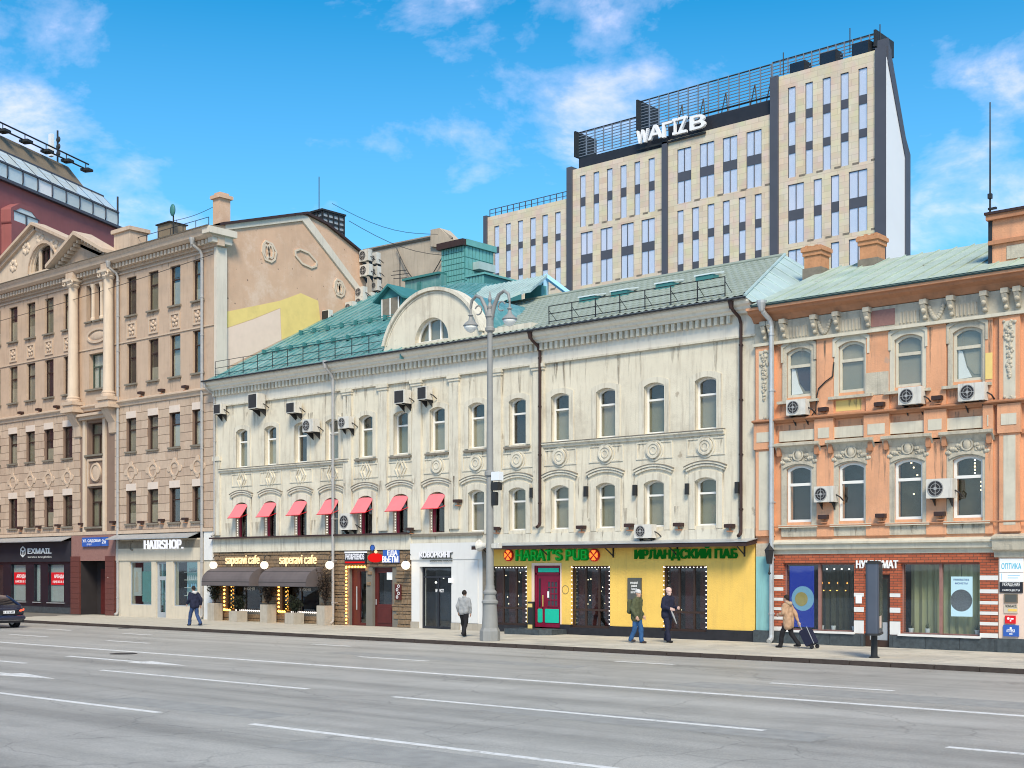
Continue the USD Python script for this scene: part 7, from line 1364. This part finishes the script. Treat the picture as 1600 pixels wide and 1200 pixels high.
def soft(m, size=0.03, it=6, fold=0.0):
    m = m.refine_to_length(size); q = m.to_mesh(); tm = trimesh.Trimesh(np.array(q.vert_properties)[:, :3], np.array(q.tri_verts), process=True)
    trimesh.smoothing.filter_taubin(tm, iterations=it)
    if fold: tm.vertices = tm.vertices + tm.vertex_normals * ((meshkit.fbm(np.array(tm.vertices) * np.array([9.0, 9.0, 6.0]), 3, 5) - 0.5) * fold)[:, None]
    return tm
def person(label, x, y, heading, height, pose, cloth, hatm=None, hairm='hair_dark', skin='skin', bag=None, hood=None, coat_len=0.80, wide=1.0):
    """local frame: x forward, y to the left, z up, drawn 1.75 m tall. pose: hips/knees/ankles and elbows/wrists"""
    sc = height / 1.75; c, s = math.cos(heading), math.sin(heading)
    def W(v): v = np.asarray(v) * sc; return np.stack([x + v[:, 0] * c - v[:, 1] * s, y + v[:, 0] * s + v[:, 1] * c, v[:, 2]], 1)
    def put(par, name, tm, m, smooth=True):
        if not isinstance(tm, trimesh.Trimesh): q = tm.to_mesh(); tm = trimesh.Trimesh(np.array(q.vert_properties)[:, :3], np.array(q.tri_verts), process=False)
        return part(par, name, MB().add(W(tm.vertices), tm.faces), m, smooth=smooth)
    t = thing('person', label, 'person', (x, y, 0))
    A = lambda *v: np.array(v, float)
    lean = pose.get('lean', 0.02)
    hip, chest, neck = A(0, 0, 0.95), A(lean, 0, 1.30), A(lean * 1.3, 0, 1.47)
    hc = A(lean * 1.5 + 0.02, 0, 1.635) + A(*pose.get('head', (0, 0, 0)))
    legs, arms = [], []
    for sd, (kn, an) in zip((1, -1), pose['legs']):
        legs.append([(A(0, sd * 0.085, 0.93), 0.088), (A(kn[0], sd * 0.085, kn[1]), 0.058), (A(an[0], sd * 0.08, an[1]), 0.042)])
    for sd, (el, wr) in zip((1, -1), pose['arms']):
        arms.append([(A(lean * 1.2, sd * 0.175, 1.415), 0.055), (A(*el[:1], sd * el[1], el[2]), 0.043), (A(wr[0], sd * wr[1], wr[2]), 0.030)])
    def torso(k): return hullchain([(A(0, 0.07, 0.94), 0.10 + k), (A(lean, 0.09, 1.22), 0.10 + k), (A(lean, 0.125, 1.37), 0.085 + k)]) + hullchain([(A(0, -0.07, 0.94), 0.10 + k), (A(lean, -0.09, 1.22), 0.10 + k), (A(lean, -0.125, 1.37), 0.085 + k)]) + (MF.sphere(0.10 + k, 14).translate((0, 0.08, 0.95)) + MF.sphere(0.10 + k, 14).translate((0, -0.08, 0.95)) + MF.sphere(0.085 + k, 14).translate((lean, 0.12, 1.37)) + MF.sphere(0.085 + k, 14).translate((lean, -0.12, 1.37))).hull()
    bits = [torso(-0.012)] + [hullchain(l) for l in legs] + [hullchain(a) for a in arms]
    bits.append(hullchain([(neck - A(0, 0, 0.04), 0.055), (hc - A(0.01, 0, 0.06), 0.052)]))
    bits.append((MF.sphere(0.088, 18).scale((1.05, 0.86, 1.15)).translate(tuple(hc + A(0, 0, 0.025))) + MF.sphere(0.055, 14).scale((1.0, 0.85, 1.0)).translate(tuple(hc + A(0.035, 0, -0.075)))).hull())
    bits.append(hullchain([(hc + A(0.085, 0, 0.01), 0.010), (hc + A(0.105, 0, -0.022), 0.016)]))
    for sd in (1, -1): bits.append(MF.sphere(0.026, 10).scale((0.8, 0.4, 1.2)).translate(tuple(hc + A(0.0, sd * 0.082, 0.0))))
    for l, (kn, an) in zip(legs, pose['legs']): bits.append(hullchain([(l[2][0] + A(-0.03, 0, -0.02), 0.036), (l[2][0] + A(0.13, 0, -0.035 + pose.get('toe', 0)), 0.026)]))
    tm = soft(MF.batch_boolean(bits, manifold3d.OpType.Add))
    hands = []
    for sd, a in zip((1, -1), arms):
        w = a[2][0]; d = w - a[1][0]; d /= np.linalg.norm(d); n = A(0, sd, 0); e = np.cross(d, n); e /= np.linalg.norm(e) + 1e-9
        hb = [(MF.sphere(0.026, 10).translate(tuple(w + e * 0.018 + d * 0.02)) + MF.sphere(0.026, 10).translate(tuple(w - e * 0.018 + d * 0.02)) + MF.sphere(0.018, 10).translate(tuple(w + e * 0.03 + d * 0.085)) + MF.sphere(0.018, 10).translate(tuple(w - e * 0.03 + d * 0.085))).hull()]
        for k, ln in enumerate((0.070, 0.082, 0.078, 0.060)):
            p0 = w + e * (0.033 - 0.022 * k) + d * 0.09; p1 = p0 + d * ln * 0.55; p2 = p1 + d * ln * 0.35 - n * ln * 0.35
            hb.append(hullchain([(p0, 0.0095), (p1, 0.009), (p2, 0.0075)], 8))
        p0 = w + e * 0.03 + d * 0.03; hb.append(hullchain([(p0, 0.012), (p0 + e * 0.03 + d * 0.035, 0.010), (p0 + e * 0.035 + d * 0.065, 0.008)], 8))
        hands.append(MF.batch_boolean(hb, manifold3d.OpType.Add))
    q = hands[0].to_mesh(); q2 = hands[1].to_mesh()
    tm = trimesh.util.concatenate([tm] + [trimesh.Trimesh(np.array(h.vert_properties)[:, :3], np.array(h.tri_verts), process=False) for h in (q, q2)])
    body = put(t, 'body', tm, skin)
    put(body, 'eyes', MF.batch_boolean([MF.sphere(0.011, 8).translate(tuple(hc + A(0.082, sd * 0.032, 0.015))) for sd in (1, -1)], manifold3d.OpType.Add), 'eye')
    put(body, 'mouth', MF.sphere(0.02, 10).scale((0.35, 1.0, 0.25)).translate(tuple(hc + A(0.085, 0, -0.062))), 'pink_skin')
    # clothes
    tr = MF.batch_boolean([hullchain([(p, r + 0.022 + (0.012 if i == 2 else 0)) for i, (p, r) in enumerate(l)]) for l in legs] + [(MF.sphere(0.115, 14).translate((0, 0.08, 0.96)) + MF.sphere(0.115, 14).translate((0, -0.08, 0.96))).hull()], manifold3d.OpType.Add)
    put(body, 'trousers', soft(tr, 0.026, 4, 0.055), cloth[1])
    k = 0.028 * wide
    jb = [torso(k)] + [hullchain([(a[0][0], 0.078 * wide), (a[1][0], 0.066 * wide), (a[2][0] - (a[2][0] - a[1][0]) * 0.10, 0.050 * wide)]) for a in arms]
    hemz = coat_len; lo = min(hemz + 0.05, 0.9)
    jb.append(hullchain([(A(0, 0.075, 0.98), 0.135 * wide), (A(-0.01, 0.075, hemz + 0.12), 0.14 * wide)]) + hullchain([(A(0, -0.075, 0.98), 0.135 * wide), (A(-0.01, -0.075, hemz + 0.12), 0.14 * wide)]))
    jb.append((MF.sphere(0.135 * wide, 14).translate((0, 0.075, hemz + 0.12)) + MF.sphere(0.135 * wide, 14).translate((0, -0.075, hemz + 0.12)) + MF.sphere(0.12 * wide, 14).translate((0, 0.08, 1.1)) + MF.sphere(0.12 * wide, 14).translate((0, -0.08, 1.1))).hull())
    jb.append(hullchain([(neck - A(0, 0, 0.05), 0.085), (neck + A(0, 0, 0.035), 0.075)]))
    j = MF.batch_boolean(jb, manifold3d.OpType.Add).trim_by_plane((0, 0, 1), hemz).trim_by_plane((0, 0, -1), -1.545)
    put(body, 'jacket', soft(j, 0.028, 3, 0.07), cloth[0])
    if hood: put(body, 'hood', soft(hullchain([(neck + A(-0.09, 0.07, 0.02), 0.06), (neck + A(-0.12, 0, 0.0), 0.07), (neck + A(-0.09, -0.07, 0.02), 0.06)])), hood)
    for l in legs:
        an = l[2][0]; put(body, 'shoe', hullchain([(an + A(-0.035, 0, -0.030), 0.048), (an + A(0.06, 0, -0.04 + pose.get('toe', 0) * 0.5), 0.043), (an + A(0.15, 0, -0.046 + pose.get('toe', 0)), 0.034)]), cloth[2])
    if hatm: put(body, 'hat', soft(MF.sphere(0.105, 18).scale((1.05, 0.92, 1.1)).translate(tuple(hc + A(-0.005, 0, 0.045))).trim_by_plane((0.25, 0, 1), float((hc + A(0, 0, 0.03)) @ A(0.25, 0, 1) / math.hypot(0.25, 1))), 0.03, 3), hatm)
    else: put(body, 'hair', soft((MF.sphere(0.100, 18).scale((1.06, 0.93, 1.13)).translate(tuple(hc + A(-0.012, 0, 0.03))) - MF.cube((0.2, 0.3, 0.2), True).translate(tuple(hc + A(0.13, 0, -0.06)))).trim_by_plane((-0.35, 0, 1), float(hc @ A(-0.35, 0, 1)) / math.hypot(0.35, 1) - 0.01), 0.03, 2), hairm)
    return t, W, A
stride = lambda f: [((0.16 * f, 0.50), (0.30 * f, 0.095)), ((-0.02 * f, 0.50), (-0.36 * f, 0.16))]
def ground_legs(f, flip=False):
    l = [((0.17 * f, 0.51), (0.26 * f, 0.085)), ((-0.05 * f, 0.49), (-0.33 * f, 0.13))]
    return l[::-1] if flip else l
x, y = G(304, 978); person('person in a dark navy coat and jeans walking past the hair salon', x, y, math.pi * 0.97, 1.76, {'legs': ground_legs(1.15), 'arms': [((0.05, 0.24, 1.16), (0.20, 0.24, 0.98)), ((-0.14, 0.24, 1.17), (-0.08, 0.26, 0.92))], 'lean': 0.05}, ('navy_cloth', 'jeans_blue', 'black_cloth'), hairm='hair_dark', hood='pale_knit', wide=1.12, coat_len=0.78)
x, y = G(725, 995); person('person in a grey jacket and black trousers walking left of the street lamp', x, y, math.pi * 0.62, 1.72, {'legs': ground_legs(0.9), 'arms': [((-0.05, 0.25, 1.15), (0.06, 0.25, 0.92)), ((0.0, 0.25, 1.15), (0.05, 0.24, 0.90))]}, ('grey_cloth', 'black_cloth', 'black_cloth'), wide=0.98, coat_len=0.84)
x, y = G(995, 1005); bx_, by_ = x, y
person('person in an olive parka, grey hat and blue jeans facing right before the yellow wall', x, y, math.radians(5), 1.80, {'legs': ground_legs(0.55), 'arms': [((-0.06, 0.25, 1.14), (0.10, 0.24, 0.90)), ((-0.03, 0.25, 1.14), (0.12, 0.24, 0.90))]}, ('olive_cloth', 'jeans_bright', 'shoe_brown'), hatm='pale_knit', wide=1.12, coat_len=0.72)
t = thing('backpack', 'dark green backpack on the back of the person in the olive parka', 'backpack', (bx_ - 0.24, by_, 1.05))
part(t, 'bag', MB().mesh(hullchain([((bx_ - 0.24, by_ - 0.10, 1.08), 0.09), ((bx_ - 0.24, by_ + 0.10, 1.08), 0.09)]).translate((0, 0, 0)) + MF.batch_boolean([(MF.sphere(0.09, 12).translate((bx_ - 0.23, by_ + s * 0.09, z_)) ) for s in (-1, 1) for z_ in (1.08, 1.40)], manifold3d.OpType.Add).hull()), 'olive_cloth', smooth=True)
part(t, 'strap', MB().tube([(bx_ - 0.12, by_ - 0.13, 1.48), (bx_ + 0.08, by_ - 0.15, 1.42), (bx_ + 0.12, by_ - 0.17, 1.25), (bx_ - 0.1, by_ - 0.19, 1.08)], 0.018, 6), 'black_cloth')
x, y = G(1043, 1004); person('person in dark navy clothes with a pale bald head facing right by the pub window', x, y, math.radians(-8), 1.86, {'legs': ground_legs(0.45, True), 'arms': [((0.02, 0.24, 1.15), (0.24, 0.20, 1.12)), ((0.03, 0.25, 1.15), (0.26, 0.18, 1.10))]}, ('navy_cloth', 'navy_cloth', 'black_cloth'), hatm='pink_skin', skin='pink_skin', wide=1.10, coat_len=0.76)
t = thing('folded_umbrella', 'slim grey folded umbrella held by the person in navy', 'umbrella', (x + 0.3, y, 0.8)); part(t, 'cover', MB().tube([(x + 0.28, y - 0.2, 1.12), (x + 0.38, y - 0.22, 0.95), (x + 0.52, y - 0.22, 0.66)], [0.015, 0.035, 0.012], 8), 'grey_cloth'); part(t, 'handle', MB().tube([(x + 0.28, y - 0.2, 1.12), (x + 0.23, y - 0.19, 1.2)], 0.012, 6), 'black_cloth')
x, y = G(1232, 1012.5); person('person in a beige coat with a fur hood pulling a trolley bag', x, y, math.pi * 1.0, 1.68, {'legs': ground_legs(1.0), 'arms': [((0.08, 0.23, 1.16), (0.26, 0.16, 1.10)), ((-0.12, 0.24, 1.14), (-0.22, 0.26, 0.86))], 'lean': 0.04}, ('beige_cloth', 'black_cloth', 'black_cloth'), hairm='hair_dark', hood='fur', wide=1.05, coat_len=0.62)
t = thing('trolley_bag', 'dark blue two wheeled trolley bag pulled behind the person in beige', 'trolley bag', (x + 0.62, y + 0.2, 0))
tilt = np.array([[math.cos(0.5), 0, -math.sin(0.5)], [0, 1, 0], [math.sin(0.5), 0, math.cos(0.5)]])
bm = MB().bbox(-0.14, 0.14, -0.2, 0.2, 0.12, 0.66, 0.05).move(tilt, (x + 0.78, y + 0.22, 0.02)); part(t, 'bag', bm, 'navy_cloth')
part(t, 'frame', MB().tube([(0.14, -0.15, 0.1), (0.16, -0.15, 0.68)], 0.012, 5).tube([(-0.1, 0, 0.6), (-0.1, 0, 1.0)], 0.012, 5).move(tilt, (x + 0.78, y + 0.22, 0.02)), 'frame_grey')
for sd in (-1, 1): part(t, 'wheel', MB().mesh(trimesh.creation.cylinder(0.07, 0.03, sections=14)).move(np.array([[1, 0, 0], [0, 0, 1], [0, -1, 0]]), (x + 0.80, y + 0.22 + sd * 0.18, 0.07)), 'black_gloss')

# ------------------------------------------------------------------ dark saloon car driving off to the left
mat('car_paint', (0.012, 0.013, 0.035), 0.18, 0.1, 2, spec=0.6, coat=1.0); mat('tyre', (0.018, 0.018, 0.018), 0.85); mat('car_glass', (0.012, 0.012, 0.016), 0.05, 0.1, 1, spec=0.8); mat('chrome', (0.6, 0.6, 0.62), 0.2, 0.05, 2, metal=1.0); mat('bumper_black', (0.015, 0.015, 0.017), 0.6)
xr, yr = G(43, 980.5, -0.12)
CZ = -0.12; CL, CW = 4.9, 1.86
t = thing('car', 'dark blue saloon car seen from behind at the left edge of the road', 'car', (xr - CL / 2, yr - CW / 2, CZ)); cy0 = yr - CW / 2; cx1 = xr + 0.02
def sect(u):      # u: 0 rear .. 1 front -> half width, sill height, belt height
    hw = CW / 2 * (1 - 0.16 * abs(2 * u - 1) ** 4 ); bz = 0.32 + 0.10 * (abs(2 * u - 1) ** 6); tz_ = np.interp(u, [0, 0.04, 0.2, 0.55, 0.72, 0.95, 1], [0.86, 1.02, 1.03, 0.98, 0.93, 0.76, 0.58]); return hw, bz, tz_
N_, v, f = 36, [], []
K = 18
for i in range(N_):
    u = i / (N_ - 1); hw, bz, tz_ = sect(u); ring = []
    for k in range(K):
        a = 2 * math.pi * k / K; cx_, sz_ = math.cos(a), math.sin(a); e = 0.32
        ring.append((cx1 - u * CL + (0.10 * (1 - abs(cx_) ** 3) if i == 0 else 0) - (0.14 * abs(cx_) ** 3 if i == 0 else 0), cy0 + hw * np.sign(cx_) * abs(cx_) ** e, CZ + (bz + tz_) / 2 + (tz_ - bz) / 2 * np.sign(sz_) * abs(sz_) ** e))
    v += ring
for i in range(N_ - 1):
    for k in range(K): k2 = (k + 1) % K; f += [(i*K+k, i*K+k2, (i+1)*K+k2), (i*K+k, (i+1)*K+k2, (i+1)*K+k)]
v += [tuple(np.mean(v[:K], 0)), tuple(np.mean(v[-K:], 0))]
for k in range(K): k2 = (k + 1) % K; f += [(len(v) - 2, k2, k), (len(v) - 1, (N_-1)*K + k, (N_-1)*K + k2)]
body = part(t, 'body', MB().add(v, f), 'car_paint', smooth=40)
def cabin(g, top, mtl, name):
    pr = [(0.55, 1.00), (1.02, 1.30), (1.35, 1.42), (2.0, 1.46), (2.6, 1.42), (3.45, 0.98)]
    v, f = [], []
    for d_, z in pr:
        w = (CW / 2 - 0.13) - (z - 0.98) * 0.42 - g; 
        v += [(cx1 - d_, cy0 - w, CZ + z - g * top), (cx1 - d_, cy0 + w, CZ + z - g * top), (cx1 - d_, cy0 - CW / 2 + 0.10 + g, CZ + 0.93), (cx1 - d_, cy0 + CW / 2 - 0.10 - g, CZ + 0.93)]
    for i in range(len(pr) - 1):
        a, b = 4 * i, 4 * i + 4; f += [(a, b, b + 1), (a, b + 1, a + 1), (a + 2, b + 2, b), (a + 2, b, a), (a + 1, b + 1, b + 3), (a + 1, b + 3, a + 3)]
    return MB().add(v, f)
part(t, 'cabin', cabin(0.0, 0, None, ''), 'car_glass', smooth=35)
part(t, 'roof', MB().add(*(lambda pr: ([(cx1 - d_, cy0 + s * ((CW / 2 - 0.13) - (z - 0.98) * 0.42 + 0.006), CZ + z + 0.008) for d_, z in pr for s in (-1, 1)], [q for i in range(len(pr) - 1) for q in ((2*i, 2*i+2, 2*i+3), (2*i, 2*i+3, 2*i+1))]))([(1.02, 1.30), (1.35, 1.42), (2.0, 1.46), (2.6, 1.42)])), 'car_paint', smooth=40)
pl_ = MB()
for s in (-1, 1):
    w0 = s * (CW / 2 - 0.10); w1 = s * ((CW / 2 - 0.13) - (1.30 - 0.98) * 0.42 + 0.004); pl_.tube([(cx1 - 0.42, cy0 + w0, CZ + 0.98), (cx1 - 1.02, cy0 + w1, CZ + 1.31), (cx1 - 1.35, cy0 + w1 * 0.97, CZ + 1.42)], 0.045, 6)
part(t, 'rear_pillars', pl_, 'car_paint')
for k, (d_, s) in enumerate(((0.98, -1), (3.85, -1), (0.98, 1), (3.85, 1))):
    c = (cx1 - d_, cy0 + s * (CW / 2 - 0.11), CZ + 0.335); Rm = np.array([[1, 0, 0], [0, 0, 1], [0, -1, 0]])
    w = part(t, 'wheel', MB().mesh(trimesh.creation.cylinder(0.335, 0.23, sections=26)).move(Rm, c), 'tyre', smooth=35)
    part(w, 'rim', MB().mesh(trimesh.creation.cylinder(0.225, 0.236, sections=20)).move(Rm, c), 'chrome'); part(t, 'wheel_arch', MB().mesh(trimesh.creation.cylinder(0.39, 0.21, sections=26)).move(Rm, (c[0], c[1] + s * 0.0, c[2] + 0.02)), 'bumper_black')
part(t, 'rear_bumper', MB().mesh(hullchain([((cx1 + 0.0, cy0 - CW / 2 + 0.22, CZ + 0.46), 0.11), ((cx1 + 0.06, cy0, CZ + 0.46), 0.12), ((cx1 + 0.0, cy0 + CW / 2 - 0.22, CZ + 0.46), 0.11)])), 'car_paint', smooth=True)
part(t, 'diffuser', MB().bbox(cx1 - 0.2, cx1 + 0.10, cy0 - 0.7, cy0 + 0.7, CZ + 0.24, CZ + 0.36, 0.03), 'bumper_black'); part(t, 'chrome_strip', MB().box(cx1 + 0.09, cx1 + 0.115, cy0 - 0.62, cy0 + 0.62, CZ + 0.345, CZ + 0.365).box(cx1 + 0.03, cx1 + 0.055, cy0 - 0.38, cy0 + 0.38, CZ + 0.86, CZ + 0.885), 'chrome')
for s in (-1, 1): part(t, 'tail_light', MB().mesh(hullchain([((cx1 - 0.20, cy0 + s * (CW / 2 - 0.14), CZ + 0.82), 0.075), ((cx1 - 0.0, cy0 + s * (CW / 2 - 0.36), CZ + 0.80), 0.062)])), 'tail_lamp' if s > 0 else 'red_sign', smooth=True)
pt = part(t, 'number_plate', MB().bbox(cx1 + 0.055, cx1 + 0.075, cy0 - 0.27, cy0 + 0.27, CZ + 0.66, CZ + 0.78, 0.004), 'paper_white'); part(t, 'plate_recess', MB().bbox(cx1 - 0.03, cx1 + 0.054, cy0 - 0.42, cy0 + 0.42, CZ + 0.60, CZ + 0.84, 0.02), 'bumper_black')
nm = meshkit.text_mesh('К 274 МР', 0.075, 0.004, True); q = nm.vertices; q = q - [q[:, 0].mean(), 0, 0]; part(pt, 'lettering', MB().add(np.stack([cx1 + 0.075 + q[:, 2], cy0 + q[:, 0] * 1.05, CZ + 0.685 + q[:, 1]], 1), nm.faces), 'black_board')
part(t, 'boot_lid', MB().side([(cy0 - 0.62, CZ + 0.87), (cy0 + 0.62, CZ + 0.87), (cy0 + 0.60, CZ + 1.035), (cy0 - 0.60, CZ + 1.035)], cx1 - 0.02, cx1 + 0.028), 'car_paint')
part(t, 'antenna_fin', MB().side([(cy0 - 0.02, CZ + 1.46), (cy0 + 0.02, CZ + 1.46), (cy0, CZ + 1.54)], cx1 - 1.55, cx1 - 1.42), 'car_paint')
for s in (-1, 1): part(t, 'mirror', MB().mesh(hullchain([((cx1 - 3.2, cy0 + s * (CW / 2 + 0.0), CZ + 1.02), 0.06), ((cx1 - 3.2, cy0 + s * (CW / 2 + 0.12), CZ + 1.04), 0.07)])), 'car_paint', smooth=True)

# ------------------------------------------------------------------ overhead wires and the thin mast at right
x, z = P(1547, 318, 0.6); t = thing('roof_mast', 'thin tall mast beside the attic block of the orange house', 'mast', (x, 0.6, z)); zt_ = P(1546, 160, 0.6)[1]; part(t, 'pole', MB().tube([(x, 0.6, 12.2), (x, 0.6, zt_)], [0.035, 0.02], 6), 'iron'); part(t, 'clamp', MB().box(x - 0.05, x + 0.2, 0.55, 0.65, z - 0.2, z - 0.14).box(x - 0.06, x + 0.06, 0.54, 0.66, z + 0.15, z + 0.3), 'iron')

t = thing('facade_cable', 'loose black cable running down the orange house between the first two upper windows', 'cable', (PX(1300), -0.12, 7.7))
part(t, 'cable', MB().tube([(P(px, py, -0.13)[0], -0.13, P(px, py, -0.13)[1]) for px, py in ((1303, 566), (1301, 588), (1290, 596), (1279, 607), (1276, 622), (1275, 640), (1268, 650))], 0.022, 5), 'iron')

t = thing('facade_cable', 'thin cable stretched along the top windows of the brown house', 'cable', (-41, -0.5, 17.8))
a, b = (P(-20, 507, -0.5)[0], P(-20, 507, -0.5)[1]), P(333, 397, -0.5)
part(t, 'cable', MB().tube([(a[0] + (b[0] - a[0]) * k, -0.5, a[1] + (b[1] - a[1]) * k - 0.12 * math.sin(math.pi * k)) for k in np.linspace(0, 1, 10)], 0.016, 4), 'iron')
for lb, p0, y0_, p1, y1_, sg_ in (('thin wire over the brown house roof from the dish to the corner post', (271, 345), 1.0, (336, 322), 0.6, 0.1), ('thin wire from the mesh chimney mast to the grey party wall', (519, 318), 7.6, (684, 366), 19.0, 0.5), ('thin wire between the lamp post side of the roof and the mesh chimney', (545, 345), 8.5, (735, 400), 12.0, 0.6)):
    a, b = P(*p0, y0_), P(*p1, y1_); t = thing('roof_wire', lb, 'wire', (a[0], y0_, a[1]))
    part(t, 'wire', MB().tube([(a[0] + (b[0] - a[0]) * k, y0_ + (y1_ - y0_) * k, a[1] + (b[1] - a[1]) * k - sg_ * math.sin(math.pi * k)) for k in np.linspace(0, 1, 10)], 0.015, 4), 'iron')
